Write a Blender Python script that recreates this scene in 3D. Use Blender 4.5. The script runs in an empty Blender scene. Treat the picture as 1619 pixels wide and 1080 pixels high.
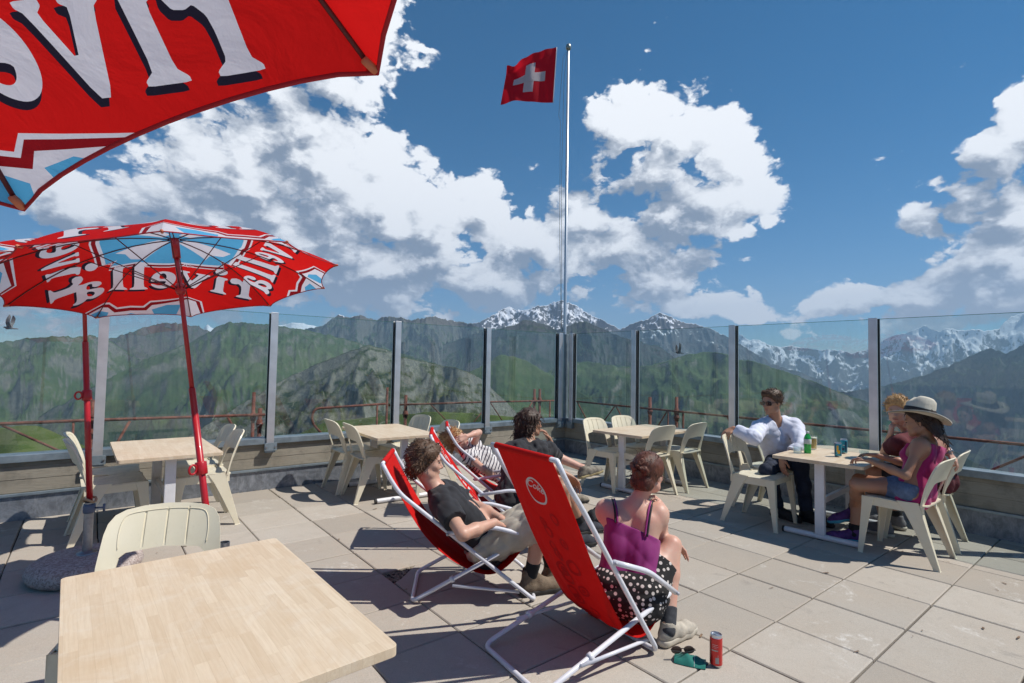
import bpy, bmesh, math, random
import numpy as np
from mathutils import Vector, Matrix
from mathutils.geometry import tessellate_polygon

random.seed(7)
D = bpy.data
scene = bpy.context.scene
COL = scene.collection
rad = math.radians

# ------------------------------------------------------------------ camera
cam_d = D.cameras.new('camera')
cam_d.sensor_width = 36.0
cam_d.lens = 18.464
cam_d.clip_start = 0.05
cam_d.clip_end = 90000.0
cam = D.objects.new('camera', cam_d)
COL.objects.link(cam)
_R = Vector((0.78061, -0.62475, 0.0181)); _U = Vector((-0.04147, -0.02288, 0.99888)); _F = Vector((0.62364, 0.78049, 0.04377))
cam.matrix_world = Matrix(((_R.x, _U.x, -_F.x, 0.0), (_R.y, _U.y, -_F.y, 0.0), (_R.z, _U.z, -_F.z, 1.44), (0, 0, 0, 1)))
scene.camera = cam

# ------------------------------------------------------------------ light
SUN = Vector((0.415, -0.385, 0.83)).normalized()        # direction towards the sun
sun_el = math.asin(SUN.z)
sun_az = math.atan2(SUN.x, SUN.y)
sl = D.lights.new('sun', 'SUN')
sl.energy = 4.3
sl.angle = rad(0.53)
sl.color = (1.0, 0.955, 0.88)
so = D.objects.new('sun', sl)
COL.objects.link(so)
so.rotation_euler = (-SUN).to_track_quat('-Z', 'Y').to_euler()
scene.view_settings.view_transform = 'Standard'
scene.view_settings.look = 'None'
scene.view_settings.exposure = 0.38
scene.view_settings.gamma = 1.0
scene.render.engine = 'CYCLES'
scene.cycles.use_denoising = True
scene.cycles.max_bounces = 8
scene.cycles.transparent_max_bounces = 24
scene.cycles.caustics_reflective = False
scene.cycles.caustics_refractive = False
scene.cycles.use_adaptive_sampling = True
scene.cycles.adaptive_threshold = 0.015
scene.cycles.sample_clamp_indirect = 6.0

class NT:
    """small helper for building node trees"""
    def __init__(s, tree):
        s.t = tree; s.n = tree.nodes; s.l = tree.links
    def node(s, typ, **kw):
        n = s.n.new(typ)
        for k, v in kw.items():
            setattr(n, k, v)
        return n
    def put(s, sock, v):
        if hasattr(v, 'is_output'):
            s.l.new(v, sock)
        elif v is not None:
            if hasattr(sock, 'default_value') and isinstance(v, (int, float)) and hasattr(sock.default_value, '__len__'):
                sock.default_value = [v] * len(sock.default_value)
            else:
                sock.default_value = v
    def math(s, op, a, b=None, c=None, clamp=False):
        n = s.node('ShaderNodeMath', operation=op); n.use_clamp = clamp
        s.put(n.inputs[0], a)
        if b is not None: s.put(n.inputs[1], b)
        if c is not None: s.put(n.inputs[2], c)
        return n.outputs[0]
    def vec(s, op, a, b=None, c=None, out=0):
        n = s.node('ShaderNodeVectorMath', operation=op)
        s.put(n.inputs[0], a)
        if b is not None: s.put(n.inputs[1], b)
        if c is not None:
            s.put(n.inputs['Scale' if op == 'SCALE' else 2], c)
        return n.outputs[out]
    def rng(s, v, a, b, c=0.0, d=1.0, smooth=False):
        n = s.node('ShaderNodeMapRange')
        if smooth: n.interpolation_type = 'SMOOTHSTEP'
        s.put(n.inputs[0], v); s.put(n.inputs[1], a); s.put(n.inputs[2], b); s.put(n.inputs[3], c); s.put(n.inputs[4], d)
        return n.outputs[0]
    def mix(s, f, a, b):
        n = s.node('ShaderNodeMix', data_type='RGBA')
        s.put(n.inputs[0], f)
        for i, v in ((6, a), (7, b)):
            if not hasattr(v, 'is_output') and len(v) == 3: v = (*v, 1.0)
            s.put(n.inputs[i], v)
        return n.outputs[2]
    def noise(s, vec, scale, detail=4, rough=0.55, typ='FBM', out=0, lac=2.0, dist=0.0):
        n = s.node('ShaderNodeTexNoise'); n.noise_type = typ
        if vec is not None: s.put(n.inputs['Vector'], vec)
        s.put(n.inputs['Scale'], scale); s.put(n.inputs['Detail'], detail); s.put(n.inputs['Roughness'], rough)
        s.put(n.inputs['Lacunarity'], lac); s.put(n.inputs['Distortion'], dist)
        return n.outputs[out]
    def xyz(s, v):
        n = s.node('ShaderNodeSeparateXYZ'); s.put(n.inputs[0], v); return n.outputs
    def comb(s, x, y, z):
        n = s.node('ShaderNodeCombineXYZ'); s.put(n.inputs[0], x); s.put(n.inputs[1], y); s.put(n.inputs[2], z); return n.outputs[0]

# ------------------------------------------------------------------ sky with cumulus clouds
CLOUDS = [(-0.31,12.51,5.49,3.12,0.9),(4.58,15.06,6.24,4.07,1),(8.52,17.47,5.76,4.99,1.1),(11.19,18.51,4.97,4.8,1),(15.75,19.83,4.76,4.04,1),(18.16,20.48,4.62,3.97,1.2),(21.97,20.07,3.86,3.6,1),(21.25,22.35,3.19,2.33,0.9),(25.37,16.06,5.95,4.75,1.1),(30.13,14.44,6.13,4.57,1),(34.92,15.96,4.86,3.9,1),(39.16,13.43,5.57,3.99,1),(42.64,12.79,4.85,4.0,1),(46.05,15.4,4.11,3.58,1.1),(50.15,12.7,4.68,3.93,1),(54.11,9.97,4.52,2.95,1),(25.56,9.57,17.02,4.62,1.1),(13.25,8.67,14.7,4.92,0.9),(4.42,7.2,9.49,4.52,0.7),(36.47,8.65,13.79,3.41,0.9),(-3.58,4.23,5.32,3.06,0.7),(12.06,10.38,16.65,5.43,1),(51.38,24.14,5.01,2.62,1),(50.67,27.88,2.7,2.32,1.0),(48.67,25.18,3.41,1.74,0.9),(55.97,22.89,4.48,3.19,1),(59.73,22.49,3.67,3.42,1),(61.54,19.97,4.16,3.19,1.05),(63.3,16.85,3.76,2.66,1),(58.51,16.7,4.63,3.36,1),(55.37,15.06,3.84,2.21,0.9),(59.74,14.15,3.64,1.73,0.8),(54.05,19.48,3.91,2.74,0.9),(48.7,22.52,3.06,1.8,0.8),(82.17,18.22,2.03,2.33,1),(83.25,19.31,1.43,2.72,0.9),(85.34,18.26,2.65,3.96,1),(77.3,12.76,2.98,1.83,1),(79.78,13.39,2.38,2.01,1.05),(82.43,12.43,2.92,2.66,1.1),(81.65,9.59,4.1,2.73,1),(81.23,7.12,4.52,2.28,1),(76.36,6.44,3.91,1.9,1),(72.24,6.4,3.6,1.61,0.9),(69.25,6.25,2.57,1.07,0.7),(75.45,4.29,7.1,1.66,0.7),(86.46,9.85,4.72,5.94,1),(76.07,18.42,2.13,1.02,0.42),(74.69,16.24,1.65,0.63,0.34),(81.15,24.24,1.92,0.53,0.32),(55.65,33.69,1.95,0.68,0.3),(22.87,31.35,2.95,3.81,0.9),(19.81,26.67,5.68,1.73,0.85),(24.97,28.45,1.67,2.16,0.6),(17.2,29.41,7.34,4.07,0.8),(40.55,21.04,1.82,1.36,0.48),(41.84,19.42,1.53,1.01,0.42),(59.14,5.94,5.47,1.28,0.9),(63.84,5.21,3.97,1.12,0.8),(56.67,6.96,3.13,0.91,0.7),(51.52,7.37,4.61,0.8,0.6),(44.79,7.4,8.21,1.49,0.55),(66.61,3.92,3.24,0.73,0.6),(-10.99,11.56,5.88,8.69,0.7)]
world = D.worlds.new('World')
scene.world = world
world.use_nodes = True
world.cycles.sampling_method = 'MANUAL'
world.cycles.sample_map_resolution = 512
W = NT(world.node_tree)
W.n.clear()
tc = W.node('ShaderNodeTexCoord')
dirv = tc.outputs['Generated']
# node group: cloud density along a direction
grp = D.node_groups.new('cloud_density', 'ShaderNodeTree')
grp.interface.new_socket('Vector', in_out='INPUT', socket_type='NodeSocketVector')
grp.interface.new_socket('Density', in_out='OUTPUT', socket_type='NodeSocketFloat')
grp.interface.new_socket('Base', in_out='OUTPUT', socket_type='NodeSocketFloat')
G = NT(grp)
gi = G.node('NodeGroupInput'); go = G.node('NodeGroupOutput')
gv = gi.outputs[0]
x, y, z = G.xyz(gv)
az = G.math('ARCTAN2', x, y); el = G.math('ARCSINE', z)
q0 = G.comb(G.math('MULTIPLY', az, 57.2958), G.math('MULTIPLY', el, 57.2958), 0.0)
warp = G.noise(gv, 7.0, 3, 0.5, out=1)
q = G.vec('ADD', q0, G.vec('MULTIPLY', G.vec('SUBTRACT', warp, (0.5, 0.5, 0.5)), (3.2, 2.6, 0.0)))
acc = None
for (ca, ce, ra, re, w) in CLOUDS:
    v = G.vec('MULTIPLY_ADD', q, (1.0 / (1.75 * ra), 1.0 / (1.75 * re), 0.0), (-ca / (1.75 * ra), -ce / (1.75 * re), 0.0))
    ln = G.vec('LENGTH', v, out=1)
    b = G.math('MULTIPLY_ADD', ln, -w, w)
    if acc is None: acc = b
    else:
        acc = G.math('SMOOTH_MAX', acc, b, 0.18)
gsq = G.vec('MULTIPLY', gv, (1.0, 1.0, 1.5))
n1 = G.noise(gsq, 8.0, 8, 0.56)
bil = G.noise(gsq, 15.0, 6, 0.55, out=1)
vor = G.node('ShaderNodeTexVoronoi'); vor.feature = 'SMOOTH_F1'
G.put(vor.inputs['Vector'], G.vec('MULTIPLY_ADD', bil, (0.10, 0.10, 0.10), gsq)); G.put(vor.inputs['Scale'], 13.0); G.put(vor.inputs['Detail'], 3.0); G.put(vor.inputs['Roughness'], 0.55)
G.put(vor.inputs['Smoothness'], 0.35)
puff = G.math('SUBTRACT', 0.42, vor.outputs['Distance'])
dens = G.math('ADD', G.math('MULTIPLY_ADD', acc, 1.30, 0.30), G.math('MULTIPLY', G.math('SUBTRACT', n1, 0.5), 0.95))
dens = G.math('ADD', dens, G.math('MULTIPLY', puff, 0.95))
G.put(go.inputs[0], dens); G.put(go.inputs[1], acc)

def cloud(vec):
    g = W.node('ShaderNodeGroup'); g.node_tree = grp
    W.put(g.inputs[0], vec)
    return g.outputs
c0 = cloud(dirv)
up = (0.018, -0.012, 0.026)
c1 = cloud(W.vec('NORMALIZE', W.vec('ADD', dirv, up)))
mask = W.rng(c0[0], 0.17, 0.40, smooth=True)
c2 = cloud(W.vec('NORMALIZE', W.vec('ADD', dirv, (0.085, -0.060, 0.120))))
rel1 = W.math('SUBTRACT', c0[0], c1[0]); rel2 = W.math('SUBTRACT', c0[0], c2[0]); rel3 = W.math('SUBTRACT', c0[1], c2[1])
thick = W.rng(c0[1], 0.2, 1.1)
lit = W.math('ADD', W.math('MULTIPLY', rel1, 0.95), W.math('MULTIPLY', rel2, 0.42))
lit = W.math('ADD', lit, W.math('MULTIPLY', rel3, 0.55))
lit = W.math('ADD', W.math('ADD', lit, 0.46), W.math('MULTIPLY', thick, -0.38))
edge = W.rng(c0[0], 0.20, 0.70, 0.30, 0.0)
lit = W.rng(W.math('ADD', lit, edge), -0.05, 1.05, 0.0, 1.0, smooth=True)
_, _, dz = W.xyz(dirv)
ccol = W.mix(lit, (0.20, 0.245, 0.32), (0.90, 0.92, 0.95))
# clouds low over the mountains are paler
low = W.rng(dz, 0.0, 0.16, 1.0, 0.0)
ccol = W.mix(W.math('MULTIPLY', low, 0.45), ccol, (0.60, 0.69, 0.80))
sky = W.node('ShaderNodeTexSky', sky_type='NISHITA')
sky.sun_disc = False
sky.sun_elevation = sun_el
sky.sun_rotation = sun_az
sky.altitude = 2800.0
sky.air_density = 1.0
sky.dust_density = 0.25
sky.ozone_density = 3.0
hs = W.node('ShaderNodeHueSaturation'); W.put(hs.inputs['Hue'], 0.49); W.put(hs.inputs['Saturation'], 1.40); W.put(hs.inputs['Value'], 1.0); W.put(hs.inputs['Color'], sky.outputs[0])
bg_sky = W.node('ShaderNodeBackground'); W.put(bg_sky.inputs[0], hs.outputs[0]); W.put(bg_sky.inputs[1], 0.076)
bg_cl = W.node('ShaderNodeBackground'); W.put(bg_cl.inputs[0], ccol); W.put(bg_cl.inputs[1], 0.92)
ms = W.node('ShaderNodeMixShader')
W.put(ms.inputs[0], W.math('MULTIPLY', mask, W.rng(dz, -0.02, 0.01)))
W.l.new(bg_sky.outputs[0], ms.inputs[1]); W.l.new(bg_cl.outputs[0], ms.inputs[2])
wo = W.node('ShaderNodeOutputWorld'); W.l.new(ms.outputs[0], wo.inputs[0])

# ------------------------------------------------------------------ helpers
def link(o, parent=None):
    COL.objects.link(o)
    if parent is not None: o.parent = parent
    return o

def mesh_obj(name, verts, faces, m, parent=None, smooth=True, loc=None):
    me = D.meshes.new(name)
    me.from_pydata([tuple(v) for v in verts], [], [tuple(f) for f in faces])
    me.update()
    if m is not None: me.materials.append(m)
    if smooth:
        me.polygons.foreach_set('use_smooth', [True] * len(me.polygons))
    o = D.objects.new(name, me)
    if loc is not None: o.location = loc
    return link(o, parent)

def tag(o, label=None, cat=None, group=None, kind=None):
    if label: o['label'] = label
    if cat: o['category'] = cat
    if group: o['group'] = group
    if kind: o['kind'] = kind
    return o

def thing(name, label, cat, loc=(0, 0, 0), rz=0.0, group=None):
    o = D.objects.new(name, None)
    o.empty_display_size = 0.1
    link(o)
    o.location = loc; o.rotation_euler = (0, 0, rz)
    return tag(o, label, cat, group)

def kids(o): return [c for c in D.objects if c.parent == o]
def copy_tree(o, parent=None):
    c = o.copy(); COL.objects.link(c); c.parent = parent
    for ch in kids(o): copy_tree(ch, c)
    return c

class MB:
    """collects shapes into one mesh"""
    def __init__(s): s.v = []; s.f = []; s.mi = []; s.cur = 0
    def add(s, vs, fs):
        o = len(s.v); s.v += [tuple(v) for v in vs]; s.f += [tuple(i + o for i in f) for f in fs]; s.mi += [s.cur] * len(fs)
    def box(s, c, size, rot=None, bev=0.0):
        bm = bmesh.new(); bmesh.ops.create_cube(bm, size=1.0)
        bmesh.ops.scale(bm, vec=size, verts=bm.verts)
        if bev > 0: bmesh.ops.bevel(bm, geom=bm.edges[:], offset=bev, segments=2, profile=0.7, affect='EDGES')
        M = Matrix.Translation(c) @ (rot.to_4x4() if rot is not None else Matrix.Identity(4))
        bm.transform(M); bm.verts.index_update()
        s.add([v.co[:] for v in bm.verts], [[v.index for v in f.verts] for f in bm.faces]); bm.free()
        return s
    def tube(s, pts, r, n=10, cap=True, closed=False):
        pts = [Vector(p) for p in pts]; N = len(pts)
        rr = r if hasattr(r, '__len__') else [r] * N
        T = []
        for i in range(N):
            a = pts[(i - 1) % N] if (closed or i > 0) else pts[0]
            b = pts[(i + 1) % N] if (closed or i < N - 1) else pts[-1]
            T.append((b - a).normalized())
        ref = Vector((0, 0, 1)) if abs(T[0].z) < 0.9 else Vector((1, 0, 0))
        u = T[0].cross(ref).normalized(); vs = []
        for i in range(N):
            u = (u - T[i] * u.dot(T[i])).normalized(); w = T[i].cross(u)
            for k in range(n):
                a = 2 * math.pi * k / n
                vs.append(pts[i] + (u * math.cos(a) + w * math.sin(a)) * rr[i])
        fs = []
        for i in range(N if closed else N - 1):
            j = (i + 1) % N
            for k in range(n):
                fs.append((i * n + k, i * n + (k + 1) % n, j * n + (k + 1) % n, j * n + k))
        if cap and not closed:
            fs.append(tuple(range(n))[::-1]); fs.append(tuple((N - 1) * n + k for k in range(n)))
        s.add(vs, fs); return s
    def lathe(s, prof, c=(0, 0, 0), n=24, axis=None):
        vs = []; fs = []
        M = Matrix.Identity(3) if axis is None else Vector((0, 0, 1)).rotation_difference(Vector(axis)).to_matrix()
        for (r, z) in prof:
            for k in range(n):
                a = 2 * math.pi * k / n
                vs.append(Vector(c) + M @ Vector((r * math.cos(a), r * math.sin(a), z)))
        for i in range(len(prof) - 1):
            for k in range(n):
                fs.append((i * n + k, i * n + (k + 1) % n, (i + 1) * n + (k + 1) % n, (i + 1) * n + k))
        if prof[0][0] > 1e-6: fs.append(tuple(range(n))[::-1])
        if prof[-1][0] > 1e-6: fs.append(tuple((len(prof) - 1) * n + k for k in range(n)))
        s.add(vs, fs); return s
    def grid(s, P, flip=False):
        """P: rows of points"""
        r = len(P); c = len(P[0]); vs = [p for row in P for p in row]; fs = []
        for i in range(r - 1):
            for j in range(c - 1):
                f = (i * c + j, i * c + j + 1, (i + 1) * c + j + 1, (i + 1) * c + j)
                fs.append(f[::-1] if flip else f)
        s.add(vs, fs); return s
    def build(s, name, m, parent=None, smooth=False, bevel=0.0, auto=None, loc=None):
        o = mesh_obj(name, s.v, s.f, None, parent, smooth, loc)
        for mm in (m if isinstance(m, (list, tuple)) else [m]): o.data.materials.append(mm)
        if isinstance(m, (list, tuple)): o.data.polygons.foreach_set('material_index', s.mi)
        if auto is not None:
            o.data.polygons.foreach_set('use_smooth', [True] * len(o.data.polygons))
            bm = bmesh.new(); bm.from_mesh(o.data)
            for e in bm.edges:
                if len(e.link_faces) == 2 and e.calc_face_angle(0) > rad(auto): e.smooth = False
            bm.to_mesh(o.data); bm.free()
        if bevel > 0:
            b = o.modifiers.new('bevel', 'BEVEL'); b.width = bevel; b.segments = 2; b.limit_method = 'ANGLE'; b.angle_limit = rad(40)
        return o

def fillet(pts, r=0.05, n=6, closed=False):
    """round the corners of a polyline"""
    pts = [Vector(p) for p in pts]; out = []
    N = len(pts)
    for i, p in enumerate(pts):
        if not closed and i in (0, N - 1): out.append(p); continue
        a = pts[(i - 1) % N]; b = pts[(i + 1) % N]
        d1 = (a - p); d2 = (b - p)
        k = min(r, d1.length * 0.48, d2.length * 0.48)
        A = p + d1.normalized() * k; B = p + d2.normalized() * k
        for j in range(n + 1):
            t = j / n
            out.append(A * (1 - t) ** 2 + p * 2 * t * (1 - t) + B * t * t)
    return out

def catmull(pts, n=6):
    pts = [Vector(p) for p in pts]; out = []
    for i in range(len(pts) - 1):
        p0 = pts[max(i - 1, 0)]; p1 = pts[i]; p2 = pts[i + 1]; p3 = pts[min(i + 2, len(pts) - 1)]
        for j in range(n):
            t = j / n
            out.append(0.5 * ((2 * p1) + (p2 - p0) * t + (2 * p0 - 5 * p1 + 4 * p2 - p3) * t * t + (3 * p1 - p0 - 3 * p2 + p3) * t ** 3))
    out.append(pts[-1]); return out

def sheet2d(outer, holes=(), step=0.03, extra=()):
    """triangulated, finely cut flat region -> (list of (x,y), faces)"""
    bm = bmesh.new()
    polys = [[Vector((x_, y_, 0)) for x_, y_ in outer]] + [[Vector((x_, y_, 0)) for x_, y_ in h] for h in holes]
    flat = [v for p_ in polys for v in p_]
    vs = [bm.verts.new(v) for v in flat]
    for t in tessellate_polygon(polys):
        try: bm.faces.new([vs[i] for i in t])
        except ValueError: pass
    xs = [v[0] for v in outer]; ys = [v[1] for v in outer]
    def cut(co, no):
        bmesh.ops.bisect_plane(bm, geom=bm.verts[:] + bm.edges[:] + bm.faces[:], dist=1e-5, plane_co=co, plane_no=no)
    for (co, no) in extra: cut(co, no)
    if step:
        k = math.ceil(min(xs) / step)
        while k * step < max(xs): cut((k * step, 0, 0), (1, 0, 0)); k += 1
        k = math.ceil(min(ys) / step)
        while k * step < max(ys): cut((0, k * step, 0), (0, 1, 0)); k += 1
    bmesh.ops.recalc_face_normals(bm, faces=bm.faces)
    bm.verts.index_update()
    pts = [(v.co.x, v.co.y) for v in bm.verts]
    fs = []
    for f in bm.faces:
        idx = [v.index for v in f.verts]
        a = 0.0
        for i in range(len(idx)):
            x1, y1 = pts[idx[i]]; x2, y2 = pts[idx[(i + 1) % len(idx)]]; a += x1 * y2 - x2 * y1
        fs.append(idx if a > 0 else idx[::-1])
    bm.free()
    return pts, fs

def plate(mb, outer, holes, fn, thick, step=0.03, extra=()):
    """solid plate: fn(x, y, t) -> point, t in -thick/2 .. thick/2 along the normal"""
    pts, fs = sheet2d(outer, holes, step, extra)
    n = len(pts)
    V = [fn(x_, y_, thick / 2) for x_, y_ in pts] + [fn(x_, y_, -thick / 2) for x_, y_ in pts]
    F = [tuple(f) for f in fs] + [tuple(i + n for i in reversed(f)) for f in fs]
    cnt = {}
    for f in fs:
        for i in range(len(f)):
            e = (f[i], f[(i + 1) % len(f)]); cnt[e] = 1
    for (a, b) in list(cnt):
        if (b, a) not in cnt: F.append((b, a, a + n, b + n))
    mb.add(V, F); return mb

def ell(cx_, cy_, rx, ry, n=24, a0=0.0, a1=360.0):
    return [(cx_ + rx * math.cos(rad(a0 + (a1 - a0) * i / n)), cy_ + ry * math.sin(rad(a0 + (a1 - a0) * i / n))) for i in range(n + (0 if a1 - a0 >= 360 else 1))]

def rrect(x0, y0, x1, y1, r, n=5):
    out = []
    for (cx_, cy_, a) in ((x1 - r, y0 + r, -90), (x1 - r, y1 - r, 0), (x0 + r, y1 - r, 90), (x0 + r, y0 + r, 180)):
        for i in range(n + 1):
            t = rad(a + 90 * i / n); out.append((cx_ + r * math.cos(t), cy_ + r * math.sin(t)))
    return out

# ------------------------------------------------------------------ materials
def mat(name, color=(0.5, 0.5, 0.5), rough=0.5, metal=0.0, spec=None, var=0.0, vscale=20.0, bump=0.0, bscale=60.0, fn=None, sheen=0.0, sub=0.0, trans=0.0, alpha=None, coat=0.0):
    m = D.materials.new(name); m.use_nodes = True
    T = NT(m.node_tree); b = T.n['Principled BSDF']
    b.inputs['Base Color'].default_value = (*color, 1.0)
    b.inputs['Roughness'].default_value = rough; b.inputs['Metallic'].default_value = metal
    if spec is not None: b.inputs['Specular IOR Level'].default_value = spec
    if sheen: b.inputs['Sheen Weight'].default_value = sheen
    if sub: b.inputs['Subsurface Weight'].default_value = sub; b.inputs['Subsurface Radius'].default_value = (0.012, 0.005, 0.003); b.inputs['Subsurface Scale'].default_value = 1.0
    if trans: b.inputs['Transmission Weight'].default_value = trans
    if coat: b.inputs['Coat Weight'].default_value = coat
    tcn = T.node('ShaderNodeTexCoord'); ob = tcn.outputs['Object']
    if var > 0:
        nz = T.noise(ob, vscale, 5, 0.6)
        f = T.rng(nz, 0.3, 0.7, 1.0 - var, 1.0 + var)
        T.put(b.inputs['Base Color'], T.vec('SCALE', color, c=f))
    if bump > 0:
        bn = T.node('ShaderNodeBump'); T.put(bn.inputs['Strength'], bump); T.put(bn.inputs['Distance'], 0.01)
        T.put(bn.inputs['Height'], T.noise(ob, bscale, 5, 0.6)); T.put(b.inputs['Normal'], bn.outputs[0])
    if fn: fn(T, b, ob)
    return m

# ------------------------------------------------------------------ mountains
def _hash(ix, iy, seed):
    h = (ix.astype(np.int64) * 374761393 + iy.astype(np.int64) * 668265263 + seed * 1442695041) & 0xFFFFFFFF
    h = ((h ^ (h >> 13)) * 1274126177) & 0xFFFFFFFF
    return ((h ^ (h >> 16)) & 0xFFFF) / 65535.0
def perlin(x_, y_, seed=0):
    ix = np.floor(x_); iy = np.floor(y_); fx = x_ - ix; fy = y_ - iy
    ux = fx * fx * fx * (fx * (fx * 6 - 15) + 10); uy = fy * fy * fy * (fy * (fy * 6 - 15) + 10)
    def gr(a, b):
        t = _hash(ix + a, iy + b, seed) * 2 * np.pi
        return np.cos(t) * (fx - a) + np.sin(t) * (fy - b)
    n00 = gr(0, 0); n10 = gr(1, 0); n01 = gr(0, 1); n11 = gr(1, 1)
    return (n00 * (1 - ux) + n10 * ux) * (1 - uy) + (n01 * (1 - ux) + n11 * ux) * uy
def fbm(x_, y_, o=6, seed=0, g=0.5, ridged=False):
    a = 1.0; s = 0.0; t = 0.0; prev = 1.0
    for i in range(o):
        n = perlin(x_ * 2 ** i + 17.3 * i, y_ * 2 ** i - 9.1 * i, seed + i)
        if ridged:
            n = 1.0 - np.abs(n) * 2.0; n = n * n * prev; prev = np.clip(n * 1.2, 0, 1)
        s = s + n * a; t += a; a *= g
    return s / t

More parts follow.
